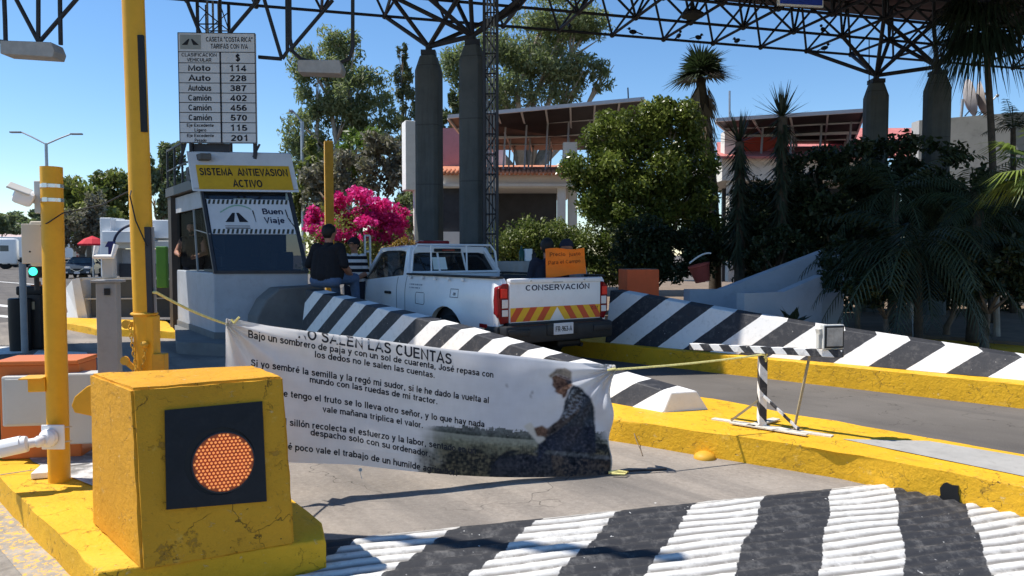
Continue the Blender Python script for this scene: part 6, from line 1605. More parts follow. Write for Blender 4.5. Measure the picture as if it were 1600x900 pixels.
# greenery behind the bougainvillea
tree('leafy_tree', 'grey green bushy tree behind the yellow post and the magenta bush', (600, 400, 27), [C6(600, 250, 27, 40, 36), C6(560, 270, 27, 36, 34), C6(620, 285, 27, 24, 40), C6(500, 300, 27, 30, 46)], 6500, .22, LF['dry'], M['bark'], .15, sub=14)
tree('leafy_tree', 'fresh green tree top above the magenta bougainvillea', (565, 400, 30), [C6(560, 235, 30, 34, 26), C6(540, 265, 30, 24, 26), C6(585, 225, 30, 20, 20)], 3500, .34, LF['palm_bright'], M['bark'], .15, aspect=.2)
tree('leafy_tree', 'dark green tree between the thin lamp pole and the yellow post', (500, 400, 29), [C6(495, 270, 29, 28, 44), C6(480, 320, 29, 22, 40), C6(510, 330, 29, 24, 40)], 4200, .24, LF['mid'], M['bark'], .15)
tree('leafy_tree', 'sparse shrub behind the white sign box beside the left pillar', (640, 400, 24), [C6(640, 330, 24, 26, 34), C6(620, 360, 24, 26, 26), C6(660, 340, 24, 22, 34)], 2600, .16, LF['euca'], M['bark'], .08)
# bougainvillea
bq = P(560, 430, 20.5); bq.z = 0
bg_ = thing('bougainvillea', 'large magenta flowering bougainvillea behind the seated people', 'bush', tuple(bq))
lob = [C6(560, 330, 20.5, 46, 30), C6(515, 345, 20.5, 34, 26), C6(605, 340, 20.5, 30, 26), C6(560, 355, 20.5, 60, 26), C6(495, 360, 20.5, 18, 22), C6(618, 365, 20.5, 22, 26)]
trunk(bg_, bq, lob, .09, M['bark'], .3, .3)
foliage('leaves', bg_, [C6(560, 370, 20.8, 74, 50), C6(560, 410, 20.8, 70, 34), C6(510, 385, 20.8, 32, 36)], 6500, .12, LF['mid'], sub=16)
foliage('blossom', bg_, lob, 11500, .105, LF['boug'], sub=17, spread=.36, hollow=.75, aspect=.8)
# clipped croton bush and ground plants by the white slab
tree('croton_bush', 'small yellowish red bush beside the white slab near the pickup roof', (632, 420, 17), [C6(634, 388, 17, 20, 14), C6(606, 402, 17, 16, 16), C6(620, 410, 17, 22, 16)], 2400, .08, LF['croton'], M['bark'], .03, cat='bush', group=None, bend=.05)
# hedge along the building
hq = P(880, 430, 17.5); hq.z = .2
hd = thing('hedge', 'clipped sunlit hedge behind the pickup in front of the white building', 'hedge', tuple(hq))
foliage('leaves', hd, [C6(x, 385 + 6 * math.sin(x * .05), 17.3 + (x - 780) * .004, 36, 38, 40) for x in range(790, 1010, 28)] + [C6(x, 425, 17.6, 30, 22, 40) for x in range(790, 1010, 34)], 40000, .085, LF['hedge'], sub=34, spread=.42, hollow=.5)
mb = MB(); 
for x in range(790, 1010, 22): q = P(x, 420, 17.6); mb.tube([(q.x, q.y, .2), (q.x + .1, q.y, 1.4)], [.03, .01], 5)
mb.build('stems', M['bark'], hd)
# ficus
tree('ficus_tree', 'dense glossy green tree with highlights painted as pale leaf clusters right of the pickup', (1020, 440, 18.5), [C6(960, 215, 18.5, 44, 36), C6(1010, 200, 18.5, 46, 34), C6(1060, 195, 18.5, 40, 36), C6(915, 260, 18.5, 38, 36), C6(970, 270, 18.2, 50, 44), C6(1030, 260, 18.2, 54, 44), C6(1085, 250, 18.4, 34, 50), C6(940, 320, 18.4, 42, 38), C6(1000, 330, 18.2, 56, 40), C6(1060, 320, 18.2, 50, 46), C6(1100, 330, 18.4, 34, 50), C6(1040, 170, 18.6, 24, 18), C6(1105, 370, 18.4, 26, 36)], 60000, .115, LF['ficus'], M['bark_pale'], .14, zg=.2, sub=26, spread=.42, hollow=.35)
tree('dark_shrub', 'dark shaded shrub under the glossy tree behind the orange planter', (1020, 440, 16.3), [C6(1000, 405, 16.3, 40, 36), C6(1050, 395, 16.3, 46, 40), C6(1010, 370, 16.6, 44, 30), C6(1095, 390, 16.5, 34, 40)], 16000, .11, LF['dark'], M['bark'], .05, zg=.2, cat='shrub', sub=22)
# --- palms
def blade_fan(base, d, L, n, spread, width, droop=.25):
    """fan leaf: n narrow blades"""
    d = np.array(d) / np.linalg.norm(d); up = np.array([0, 0, 1.]); s = np.cross(d, up); s /= np.linalg.norm(s) + 1e-9; u = np.cross(s, d); V, Fq = [], []
    for k in range(n):
        a = (k / (n - 1) - .5) * spread; dir_ = d * math.cos(a) + s * math.sin(a); l = L * (1 - .25 * abs(a) / (spread / 2)) * RG.uniform(.85, 1.1)
        p0 = np.array(base); p1 = p0 + dir_ * l * .55 + u * .03 * l; p2 = p0 + dir_ * l + np.array([0, 0, -droop * l * RG.uniform(.5, 1.2)]); w = np.cross(dir_, u) * width
        o = len(V); V += [p0 - w * .3, p0 + w * .3, p1 + w, p1 - w, p2]; Fq += [(o, o + 1, o + 2, o + 3), (o + 3, o + 2, o + 4, o + 4)]
    return V, Fq
def frond(base, d, L, n, leaf, width, droop):
    """feather leaf: curved midrib with leaflets both sides"""
    d = Vector(d).normalized(); V, Fq = [], []; p = Vector(base); s = d.cross(Vector((0, 0, 1))).normalized(); cur = d.copy(); rib = [p.copy()]
    for k in range(n):
        cur = (cur + Vector((0, 0, -droop / n))).normalized(); p = p + cur * (L / n); rib.append(p.copy())
    for k in range(1, n + 1):
        f = k / n; l = leaf * (1 - .55 * abs(f - .4) / .6) * RG.uniform(.85, 1.1); t = (rib[k] - rib[k - 1]).normalized()
        for q in (1, -1):
            dir_ = (s * q * .8 + t * .65 + Vector((0, 0, -.35 - RG.uniform(0, .25)))).normalized(); a = rib[k]; m_ = a + dir_ * l * .5; e = a + dir_ * l + Vector((0, 0, -.18 * l)); w = t * width
            o = len(V); V += [a - w * .4, a + w * .4, m_ + w, m_ - w, e]; Fq += [(o, o + 1, o + 2, o + 3), (o + 3, o + 2, o + 4, o + 4)]
    for a, b in zip(rib, rib[1:]):
        w = s * width * .8; o = len(V); V += [a - w, a + w, b + w, b - w]; Fq.append((o, o + 1, o + 2, o + 3))
    return [np.array(v) for v in V], Fq
def tri_fix(V, Fq):
    """quads with a doubled corner become a thin quad"""
    V = [np.array(v, float) for v in V]; out = []
    for f in Fq:
        if f[2] == f[3]: V.append(V[f[2]] + np.array([.002, 0, .002])); out.append((f[0], f[1], f[2], len(V) - 1))
        else: out.append(f)
    return np.array(V), np.array(out)
def leafset(name, parent, parts, m):
    V, Fq, T = [], [], []
    for v, f in parts:
        v, f = tri_fix(v, f); o = sum(len(x) for x in V); V.append(v); Fq.append(f + o); T.append(np.full(len(v), RG.uniform(0, 1)))
    V = np.concatenate(V) - np.array(MW[parent.name].translation); return mesh_np(name, V, np.concatenate(Fq), m, parent=parent, tone=np.concatenate(T))
def palm(name, label, base, crown, r, fronds, m, zg=.2, skirt=None, bend=0.):
    b = P(*base); b.z = zg; c = P(*crown); t = thing(name, label, 'palm', tuple(b)); mb = MB(); n = 14
    pts = [b.lerp(c, k / n) + Vector((bend * math.sin(math.pi * k / n), 0, 0)) for k in range(n + 1)]
    mb.tube(pts, [r * (1.25 - .35 * k / n) * (1 + .06 * (k % 2)) for k in range(n + 1)], 10); mb.build('trunk', M['palm_bark'], t, smooth=True, sharp=0)
    leafset('fronds', t, fronds(c), m)
    if skirt: leafset('dead_skirt', t, skirt(c), LF['dead'])
    return t
def fan_crown(c, n, L, el0, el1, stalk, blades=18, width=.022, az0=0, az1=2 * math.pi, droop=.3):
    out = []
    for k in range(n):
        a = RG.uniform(az0, az1); e = R(RG.uniform(el0, el1)); d = np.array([math.cos(a) * math.cos(e), math.sin(a) * math.cos(e), math.sin(e)]); base = np.array(c) + d * stalk * RG.uniform(.7, 1.1)
        v, f = blade_fan(base, d, L * RG.uniform(.8, 1.15), blades, R(150), width, droop); w = np.array([.012, 0, .012]); o = len(v); v += [np.array(c) - w, np.array(c) + w, base + w, base - w]; f += [(o, o + 1, o + 2, o + 3)]; out.append((v, f))
    return out
def feather_crown(c, n, L, el0, el1, leaf=.45, width=.018, droop=1.3, segs=22):
    out = []
    for k in range(n):
        a = 2 * math.pi * k / n + RG.uniform(-.3, .3); e = R(RG.uniform(el0, el1)); d = (math.cos(a) * math.cos(e), math.sin(a) * math.cos(e), math.sin(e)); out.append(frond(c, d, L * RG.uniform(.8, 1.15), segs, leaf, width, droop))
    return out
def dead_skirt(c, n, L, r):
    out = []
    for k in range(n):
        a = RG.uniform(0, 2 * math.pi); d = np.array([math.cos(a) * .35, math.sin(a) * .35, -1]); base = np.array(c) + np.array([math.cos(a) * r * .6, math.sin(a) * r * .6, -RG.uniform(0, L * .7)]); out.append(blade_fan(base, d, L * RG.uniform(.35, .6), 7, R(40), .02, .0))
    return out
palm('fan_palm', 'fan palm with a dark crown and hanging dead skirt above the glossy tree', (1118, 440, 19.5), (1094, 122, 19.5), .13, lambda c: fan_crown(c, 30, .80, -18, 80, .20, 18, .026, droop=.2), LF['palm'], skirt=lambda c: dead_skirt(c + Vector((.05, 0, -.1)), 46, 1.9, .22), bend=.12)
palm('tall_palm', 'tall slim palm with drooping fronds in front of the truss at upper right', (1552, 420, 15.0), (1538, 40, 15.0), .062, lambda c: fan_crown(c, 30, 1.0, -55, 45, .35, 18, .022, droop=.8), LF['palm'], bend=.1)
palm('feather_palm', 'big shaded feather palm with long arching fronds at the right of the ramp', (1437, 455, 11.4), (1434, 385, 11.4), .055, lambda c: feather_crown(c, 34, 1.75, -20, 62, .46, .016, 1.5), LF['palm'])
palm('feather_palm', 'shaded feather palm leaning beside the grey wall behind the pillars', (1395, 440, 14.0), (1400, 300, 14.0), .06, lambda c: feather_crown(c, 18, 1.5, 0, 70, .36, .015, 1.5), LF['palm'])
palm('feather_palm', 'pale grey feather palm under the satellite dishes', (1540, 440, 14.2), (1520, 300, 14.2), .06, lambda c: feather_crown(c, 18, 1.2, -15, 65, .4, .014, 1.6), LF['euca_dark'])
palm('feather_palm', 'small dark feather palm close to the right edge of the verge', (1520, 460, 11.8), (1530, 330, 11.8), .07, lambda c: feather_crown(c, 13, 1.2, -10, 60, .36, .014, 1.6), LF['dark'])
palm('fan_palm', 'bright sunlit fan palm fronds at the right edge', (1640, 470, 9.5), (1640, 255, 9.5), .10, lambda c: fan_crown(c, 22, .52, -50, 60, .42, 18, .014, droop=.35), LF['palm_bright'])
palm('feather_palm', 'tiny feather palm top against the sky at the far right', (1585, 430, 17.5), (1583, 200, 17.5), .06, lambda c: feather_crown(c, 9, .75, 20, 85, .26, .012, .9, 14), LF['palm'])
def yucca(label, px, ytop, ybot, D, r, grp):
    c = P(px, ytop, D); b = P(px, ybot, D); b.z = .2; t = thing('yucca', label, 'yucca', tuple(b), 0, grp); mb = MB(); mb.tube([b, c], [r * 1.3, r], 9); mb.build('trunk', M['palm_bark'], t)
    def rays(c, n, L, e0, e1, w):
        out = []
        for k in range(n):
            a = RG.uniform(0, 2 * math.pi); e = R(RG.uniform(e0, e1)); d = np.array([math.cos(a) * math.cos(e), math.sin(a) * math.cos(e), math.sin(e)]); s = np.cross(d, [0, 0, 1.]); s /= np.linalg.norm(s) + 1e-9; l = L * RG.uniform(.75, 1.15); c_ = np.array(c)
            out.append(([c_ - s * w, c_ + s * w, c_ + d * l * .5 + s * w * .9, c_ + d * l * .5 - s * w * .9, c_ + d * l], [(0, 1, 2, 3), (3, 2, 4, 4)]))
        return out
    leafset('leaves', t, rays(c, 60, .66, -10, 88, .022), LF['yucca'])
    sk = []
    H = (c.z - b.z) * .62
    for k in range(34): sk += rays(c - Vector((0, 0, H * k / 34)), 15, .55, -78, -25, .022)
    leafset('dead_leaves', t, sk, LF['yucca'])
yucca('tall spiky yucca with a dark skirt in front of the red roof', 1222, 183, 450, 15.0, .10, None)
yucca('shorter shaggy yucca left of the tall one beside the fan palm', 1156, 222, 450, 15.4, .09, None)
# shaded shrubs and undergrowth on the verge
for k, (lab, base, lobes, n, s_, lk) in enumerate((
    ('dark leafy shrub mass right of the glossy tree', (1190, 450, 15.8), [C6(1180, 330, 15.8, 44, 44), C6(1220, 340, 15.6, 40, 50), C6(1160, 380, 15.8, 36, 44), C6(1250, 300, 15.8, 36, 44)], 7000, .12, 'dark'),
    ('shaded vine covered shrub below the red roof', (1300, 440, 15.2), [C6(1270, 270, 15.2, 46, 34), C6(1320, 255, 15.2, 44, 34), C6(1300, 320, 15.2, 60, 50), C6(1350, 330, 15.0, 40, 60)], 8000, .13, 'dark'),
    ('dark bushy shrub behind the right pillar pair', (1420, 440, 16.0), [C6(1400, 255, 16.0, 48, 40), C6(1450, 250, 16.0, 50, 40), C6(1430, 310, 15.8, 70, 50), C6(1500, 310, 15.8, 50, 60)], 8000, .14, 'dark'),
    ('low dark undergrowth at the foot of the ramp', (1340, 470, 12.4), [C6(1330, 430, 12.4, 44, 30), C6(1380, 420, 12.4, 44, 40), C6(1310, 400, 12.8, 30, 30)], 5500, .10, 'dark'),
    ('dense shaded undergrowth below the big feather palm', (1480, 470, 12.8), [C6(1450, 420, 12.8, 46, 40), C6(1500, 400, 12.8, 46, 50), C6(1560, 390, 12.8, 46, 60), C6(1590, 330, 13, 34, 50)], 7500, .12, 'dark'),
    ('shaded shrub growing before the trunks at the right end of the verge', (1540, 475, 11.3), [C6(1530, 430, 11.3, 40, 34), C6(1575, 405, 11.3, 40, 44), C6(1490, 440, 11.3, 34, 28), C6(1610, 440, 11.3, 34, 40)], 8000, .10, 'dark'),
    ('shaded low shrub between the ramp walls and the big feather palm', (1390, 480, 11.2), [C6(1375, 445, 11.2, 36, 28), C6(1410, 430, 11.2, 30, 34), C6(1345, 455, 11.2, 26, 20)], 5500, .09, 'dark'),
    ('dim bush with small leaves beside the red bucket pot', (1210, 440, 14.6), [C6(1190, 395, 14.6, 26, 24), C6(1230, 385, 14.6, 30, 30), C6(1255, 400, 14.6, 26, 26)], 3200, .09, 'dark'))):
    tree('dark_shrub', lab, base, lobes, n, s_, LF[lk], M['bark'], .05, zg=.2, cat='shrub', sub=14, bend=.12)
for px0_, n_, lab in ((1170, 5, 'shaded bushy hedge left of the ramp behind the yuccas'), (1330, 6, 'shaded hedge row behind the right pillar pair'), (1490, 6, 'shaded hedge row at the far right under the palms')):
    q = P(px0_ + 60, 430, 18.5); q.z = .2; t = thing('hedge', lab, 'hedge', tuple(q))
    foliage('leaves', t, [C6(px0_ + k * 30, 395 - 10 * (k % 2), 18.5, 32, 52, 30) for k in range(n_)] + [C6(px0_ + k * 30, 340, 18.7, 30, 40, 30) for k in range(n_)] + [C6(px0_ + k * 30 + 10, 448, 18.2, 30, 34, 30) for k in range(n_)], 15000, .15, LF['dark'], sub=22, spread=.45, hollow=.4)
    for k in range(n_): mb = MB(); g_ = P(px0_ + k * 30, 430, 18.5); mb.tube([(g_.x, g_.y, .15), (g_.x + .1, g_.y, 1.8)], [.05, .02], 6); mb.build('stem', M['bark'], t)
for lab, px, py, D, h in (('slim white painted young tree trunk standing on the dirt verge', 1434, 455, 11.9, .62), ('crooked pale tree stem on the verge right of the white painted one', 1560, 440, 12.6, 1.5)):
    q = P(px, py, D); q.z = .2; mb = MB(); mb.tube([q, q + Vector((-.03, 0, h * .5)), q + Vector((-.07, .05, h))], [.055, .045, .03], 8)
    tag(mb.build('tree_stem', M['white'] if h < 1 else M['bark_pale'], smooth=True), lab, 'tree stem')
# ---------------------------------------------------------------- planters and ramp
q = P(1005, 452, 13.2); q.z = .2; t = thing('planter_box', 'square orange red planter box on the pale kerb behind the striped barrier', 'planter', tuple(q), R(10))
mb = MB(); hh = P(1005, 421, 13.2).z - .2; mb.rbox((0, .25, hh / 2), (.60, .5, hh), 0, .015); mb.build('box', mat('orange red planter', (.78, .13, .04), .6, .1, 3, dirt=.1), t, world=False)
mb = MB(); mb.box((0, .25, hh + .004), (.54, .44, .01)); mb.build('earth', M['soil'], t, world=False)
q = P(1098, 440, 14.6); t = thing('bucket_pot', 'tilted red bucket pot with a white arched handle under the shrubs', 'pot', tuple(q))
mb = MB(); ax = Vector((-.25, 0, 1)); mb.lathe([(.14, 0), (.20, .30), (.215, .31), (.215, .35), (.19, .35), (.13, .05)], (0, 0, 0), 20, ax); mb.build('pot', M['terracotta'], t, world=False, smooth=True)
mb = MB(); mb.tube([Vector((-.27, 0, .36)) + Vector((.42 * k / 10, -.02, .20 * math.sin(math.pi * .55 * k / 10))) for k in range(11)], .018, 6); mb.build('handle', M['white'], t, world=False)
q = P(1128, 450, 14.2); mb = MB(); mb.rbox((q.x + .5, q.y, .45), (1.25, .35, .5), .2, .02); tag(mb.build('planter_trough', mat('dull brown trough', (.16, .07, .05), .8, .2, 4)), 'long dull red planter trough beside the bucket pot', 'planter')
def ramp(label, pts, D0, D1, thick=.14):
    a = [P(x, y, D0 + (D1 - D0) * (x - pts[0][0]) / (pts[-1][0] - pts[0][0])) for x, y in pts]; poly = a + [Vector((p.x, p.y, .1)) for p in a[::-1]]
    mb = MB(); 
    for p, r_ in zip(a, a[1:]): mb.add([p, r_, (r_.x, r_.y, .1), (p.x, p.y, .1)] + [v + Vector((-.08, thick, 0)) for v in (p, r_, Vector((r_.x, r_.y, .1)), Vector((p.x, p.y, .1)))], [(0, 1, 2, 3), (7, 6, 5, 4), (0, 4, 5, 1), (0, 3, 7, 4), (1, 5, 6, 2)])
    return tag(mb.build('ramp_wall', mat('white wall paint tinted as shade', (.42, .45, .50), .7, .08, 2, dirt=.2)), label, 'ramp wall')  # blue grey of the shade is put into the white wall paint
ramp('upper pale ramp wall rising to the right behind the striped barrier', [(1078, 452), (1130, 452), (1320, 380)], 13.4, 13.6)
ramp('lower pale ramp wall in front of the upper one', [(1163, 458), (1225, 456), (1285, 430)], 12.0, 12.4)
q = P(1240, 487, 11.6); q.z = .22; t = thing('potted_plant', 'dark leafy plant in a dull red pot before the ramp walls', 'potted plant', tuple(q))
mb = MB(); mb.lathe([(.13, 0), (.17, .25), (.18, .25), (.18, .28), (.15, .28), (.12, .04)], (0, 0, .0), 18); mb.build('pot', M['terracotta'], t, world=False, smooth=True)
pts_l = []
for k in range(10):
    a = k * 2.4; e = R(RG.uniform(30, 85)); d = np.array([math.cos(a) * math.cos(e), math.sin(a) * math.cos(e), math.sin(e)]); s = np.cross(d, [0, 0, 1]); s /= np.linalg.norm(s); b_ = np.array(q) + np.array([0, 0, .27]); l = RG.uniform(.25, .42)
    pts_l.append(([b_, b_ + d * l * .5 + s * .07, b_ + d * l + np.array([0, 0, -.03]), b_ + d * l * .5 - s * .07], [(0, 1, 2, 3)]))
leafset('leaves', t, pts_l, LF['palm'])
# ---------------------------------------------------------------- building with solar roofs
bd0 = P(790, 400, 27); ang = R(8)
bld = thing('service_building', 'white single storey building with red tile eave and dark porch openings', 'building', (bd0.x, bd0.y, 0), 0)
def bx(px0, px1, py0, py1, D, depth, name, m, bevel=0):
    a, b = P(px0, py1, D), P(px1, py0, D); mb = MB(); mb.box(((a.x + b.x) / 2, D + depth / 2, (a.z + b.z) / 2), (b.x - a.x, depth, b.z - a.z)); return mb.build(name, m, bld, bevel=bevel)
bx(688, 905, 272, 293, 26, 6, 'eave_beam', M['wall_white'])
bx(690, 905, 287, 291, 25.9, .09, 'eave_moulding', M['wall_white'])
bx(871, 884, 293, 432, 26.1, .35, 'porch_column', M['wall_white']); bx(888, 902, 293, 432, 26.6, .4, 'porch_column', M['wall_white'])
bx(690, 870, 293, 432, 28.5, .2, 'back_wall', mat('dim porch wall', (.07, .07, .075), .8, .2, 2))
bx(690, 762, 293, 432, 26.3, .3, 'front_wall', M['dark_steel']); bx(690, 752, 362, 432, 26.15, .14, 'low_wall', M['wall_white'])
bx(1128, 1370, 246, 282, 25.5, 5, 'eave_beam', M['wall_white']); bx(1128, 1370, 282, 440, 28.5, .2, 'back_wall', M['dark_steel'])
bx(1138, 1162, 282, 440, 25.6, .4, 'porch_column', M['wall_white']); bx(1190, 1215, 345, 440, 25.6, .3, 'porch_column', M['wall_white']); bx(1216, 1260, 352, 380, 25.8, .2, 'low_wall', M['wall_white'])
bx(1160, 1222, 214, 246, 27, .3, 'parapet', M['red_wall']); bx(880, 902, 222, 272, 25.9, .4, 'chimney_block', M['wall_white'])
bx(1132, 1150, 205, 246, 26, .5, 'chimney_block', M['wall_white'])
bx(688, 722, 200, 262, 30, 3, 'gable_wall', M['pink_wall']); bx(720, 790, 225, 262, 31, .5, 'gable_wall', M['wall_white'])
def slope(px0, px1, yb, yt, D0, D1, name, m):
    a, b, c, d = P(px0, yb, D0), P(px1, yb, D0), P(px1, yt, D1), P(px0, yt, D1); mb = MB(); o = Vector((0, 0, -.08))
    mb.add([a, b, c, d] + [p + o for p in (a, b, c, d)], [(0, 1, 2, 3), (7, 6, 5, 4), (0, 4, 5, 1), (1, 5, 6, 2), (2, 6, 7, 3), (3, 7, 4, 0)]); return mb.build(name, m, bld)
slope(686, 906, 268, 258, 25.7, 31, 'roof', M['tile']); slope(1120, 1440, 244, 222, 25.2, 31, 'roof', M['red_roof']); slope(1290, 1440, 219, 200, 29, 33, 'roof', M['red_roof'])
# rows of clay tiles along the eave
mb = MB()
a, b = P(684, 270, 25.65), P(908, 270, 25.65); n = 34
for k in range(n):
    x = a.x + (b.x - a.x) * (k + .5) / n; mb.tube([(x, 25.55, a.z - .02), (x, 26.5, a.z + .18)], (b.x - a.x) / n * .52, 8)
mb.build('roof_tiles', M['tile'], bld, smooth=True, sharp=0)
def solar(label, px0, px1, ytl, ytr, ylow, D0, D1, nx):
    tl, tr_ = P(px0, ytl, D0), P(px1, ytr, D0); bl, br = P(px0 + 40, ylow, D1), P(px1 - 20, ylow - (ytl - ytr) * .4, D1)
    zt_ = (tl.z + tr_.z) / 2; t = thing('solar_array', label, 'solar panels', ((tl.x + tr_.x) / 2, D0, 4.4))
    bl.z = br.z = (bl.z + br.z) / 2
    mb = MB(); o = Vector((0, 0, .05)); mb.add([tl, tr_, br, bl] + [p + o for p in (tl, tr_, br, bl)], [(0, 1, 2, 3), (7, 6, 5, 4), (0, 4, 5, 1), (1, 5, 6, 2), (2, 6, 7, 3), (3, 7, 4, 0)]); mb.build('panel', mat('dark panel underside', (.035, .028, .03), .5, .3, 2), t)
    alu = mat('white aluminium rail', (.62, .61, .60), .45, .05, 4)
    mb = MB(); mb.bar(tl - Vector((0, .05, .0)), tr_ - Vector((0, .05, 0)), .10, .12); mb.bar(tl.lerp(bl, .55) - Vector((0, 0, .09)), tr_.lerp(br, .55) - Vector((0, 0, .09)), .09, .1)
    mb.build('beam', alu, t); mb = MB()
    for k in range(nx + 1): f = k / nx; mb.bar(tl.lerp(tr_, f) - Vector((0, 0, .05)), bl.lerp(br, f) - Vector((0, 0, .05)), .06, .07)
    for v in (.28, .8): mb.bar(tl.lerp(bl, v) - Vector((0, 0, .05)), tr_.lerp(br, v) - Vector((0, 0, .05)), .05)
    mb.build('rail', mat('grey aluminium rail', (.55, .54, .54), .5, .08, 4), t)
    for k in range(nx + 1):
        f = (k + .35) / (nx + .7)
        for v in (.28, .6, .9): p = tl.lerp(bl, v).lerp(tr_.lerp(br, v), f); mb = MB(); mb.bar((p.x, p.y, p.z), (p.x - .1, p.y, 4.3), .06); mb.build('support', mat('grey aluminium post', (.33, .32, .33), .5, .08, 4), t)
solar('tilted solar panel frame on the tiled roof seen from below behind the pillars', 700, 1006, 183, 155, 240, 25.0, 29.5, 8)
solar('second tilted solar panel frame over the red roof right of the fan palm', 1118, 1352, 188, 173, 228, 25.0, 29.0, 4)
mb = MB(); mb.tube([P(1140, 190, 26), P(1140, 142, 26)], .035, 6); tag(mb.build('roof_pipe', M['galv']), 'thin vent pipe rising beside the fan palm above the second solar frame', 'pipe')
mb = MB(); mb.tube([P(982, 158, 26), P(981, 137, 26)], .025, 6); tag(mb.build('roof_rod', M['dark_steel']), 'thin dark rod above the first solar frame', 'rod')
a, b = P(1430, 450, 21), P(1660, 170, 21)
mb = MB(); mb.add([(a.x, 21, 0), (b.x, 19.5, 0), (b.x, 19.5, P(1600, 168, 19.8).z), (a.x, 21, P(1430, 188, 21).z)] + [(a.x, 21.4, 0), (b.x, 19.9, 0), (b.x, 19.9, P(1600, 168, 19.8).z), (a.x, 21.4, P(1430, 188, 21).z)], [(0, 1, 2, 3), (7, 6, 5, 4), (0, 4, 5, 1), (1, 5, 6, 2), (2, 6, 7, 3), (3, 7, 4, 0)])
tag(mb.build('annex_wall', M['wall_grey']), 'plain grey annex wall below the satellite dishes', 'wall')
for lab, px, py, az in (('left satellite dish on the grey annex seen nearly edge on', 1507, 155, -60), ('right satellite dish on the grey annex turned slightly outward', 1526, 158, -48)):
    c = P(px, py, 22); t = thing('satellite_dish', lab, 'satellite dish', tuple(c)); ax = Vector((math.cos(R(az + 90)) * .9, math.sin(R(az + 90)) * .3 - .3, .25)).normalized()
    ax = Vector((.92, -.32 if px < 1515 else -.5, .22)).normalized()
    mb = MB(); pr = [(.001, 0)] + [(.55 * k / 8, .16 * (k / 8) ** 2) for k in range(1, 9)]; pr += [(r_, h + .015) for r_, h in pr[::-1]]; mb.lathe(pr, (0, 0, 0), 26, ax); mb.build('reflector', mat('weathered dish', (.42, .38, .36), .6, .2, 5), t, world=False, smooth=True, sharp=60)
    mb = MB(); mb.tube([ax * .02 + Vector((0, 0, -.5)), ax * .5], .02, 6); mb.ball(ax * .52, .05, 8, 6); mb.tube([(-.05, 0, 0), (-.1, 0, -.75)], .04, 8); mb.build('mount', M['galv'], t, world=False)
# white cabinet sign on a post, yellow post, thin lamps
c = P(644, 245, 20.5); t = thing('sign_box', 'tall white sign box on a thin white post left of the left pillar', 'sign', (c.x, c.y, 0))
a, b = P(631, 298, 20.5), P(658, 191, 20.5); mb = MB(); mb.rbox(((a.x + b.x) / 2 - c.x, 0, (a.z + b.z) / 2), (b.x - a.x, .5, b.z - a.z), R(20), .02); mb.build('box', M['white'], t, world=False)
mb = MB(); mb.rbox((.1, 0, a.z / 2), (.14, .14, a.z), R(20), .01); mb.build('post', M['white'], t, world=False)
q = P(515, 385, 17); z = P(515, 221, 17).z; mb = MB(); mb.rbox((q.x, q.y, z / 2), (.19, .19, z), R(20), .01); tag(mb.build('steel_post', M['yellow_dull']), 'square dull yellow post in front of the magenta bougainvillea', 'post')
def lamp_post(label, px, ytop, ybase, D, r, arms, grp=None):
    q = P(px, ytop, D); t = thing('street_lamp', label, 'street lamp', (q.x, q.y, 0)); mb = MB(); mb.tube([(0, 0, 0), (0, 0, q.z)], [r * 1.4, r], 8); mb.build('pole', M['galv'], t, world=False)
    for dx, dy, L in arms:
        a = Vector((dx, 0, dy)); mb = MB(); mb.tube([(0, 0, q.z - .05), a * .6 + Vector((0, 0, q.z)), a + Vector((0, 0, q.z))], r * .55, 6); mb.build('arm', M['galv'], t, world=False)
        mb = MB(); mb.rbox(a + Vector((math.copysign(L * .5, dx), 0, q.z)), (L, .22, .09), 0, .03); mb.build('luminaire', M['grey_paint'], t, world=False)
lamp_post('double armed street lamp rising behind the short yellow post', 72, 224, 400, 42, .08, [(-1.35, .62, .65), (1.4, .52, .65)])
lamp_post('thin grey single arm lamp pole between the tariff board and the yellow post', 472, 190, 400, 29, .07, [(-.35, .40, .12)])
# white tubular frame and slab left of the pickup, table behind it
t = thing('tube_frame', 'thin white tubular frame post in front of the magenta bush', 'frame', tuple(P(575, 440, 15)))
mb = MB(); D = 15
for pth in ([(571, 440), (570, 368)], [(579, 425), (578, 368)], [(570, 368), (578, 368)], [(570, 393), (579, 393)], [(571, 428), (580, 442)]): mb.tube([P(x, y, D) for x, y in pth], .022, 6)
mb.build('frame', M['white'], t)
a, b = P(606, 425, 15.5), P(620, 386, 15.5); mb = MB(); mb.extr([(a.x, 15.5, .0), (b.x + .08, 15.5, 0), (b.x + .02, 15.5, b.z - .12), (b.x - .06, 15.5, b.z), (a.x, 15.5, b.z)], (.0, .25, 0)); tag(mb.build('marker_slab', M['white']), 'upright white slab beside the croton bush left of the pickup roof', 'marker')
q = P(822, 436, 13.6); t = thing('table', 'table under a hanging grey cloth behind the pickup bed', 'table', (q.x, q.y, 0), R(25)); zt_ = P(822, 408, 13.6).z
mb = MB(); nx = 40; vs = []
for i in range(nx + 1):
    x = -.75 + 1.5 * i / nx; w = .03 * math.sin(i * 1.3) + .015 * math.sin(i * 2.9); vs += [(x, .35, zt_), (x, -.35, zt_), (x, -.38 + w * .4, zt_ - .12), (x, -.42 + w, zt_ - .75)]
mb.add(vs, [(i * 4 + k, (i + 1) * 4 + k, (i + 1) * 4 + k + 1, i * 4 + k + 1) for i in range(nx) for k in range(3)]); mb.build('cloth', mat('grey table cloth', (.30, .30, .29), .9, .12, 5), t, world=False, smooth=True)
mb = MB(); mb.box((0, 0, zt_ - .03), (1.4, .66, .03)); mb.build('tabletop', M['grey_paint'], t, world=False)
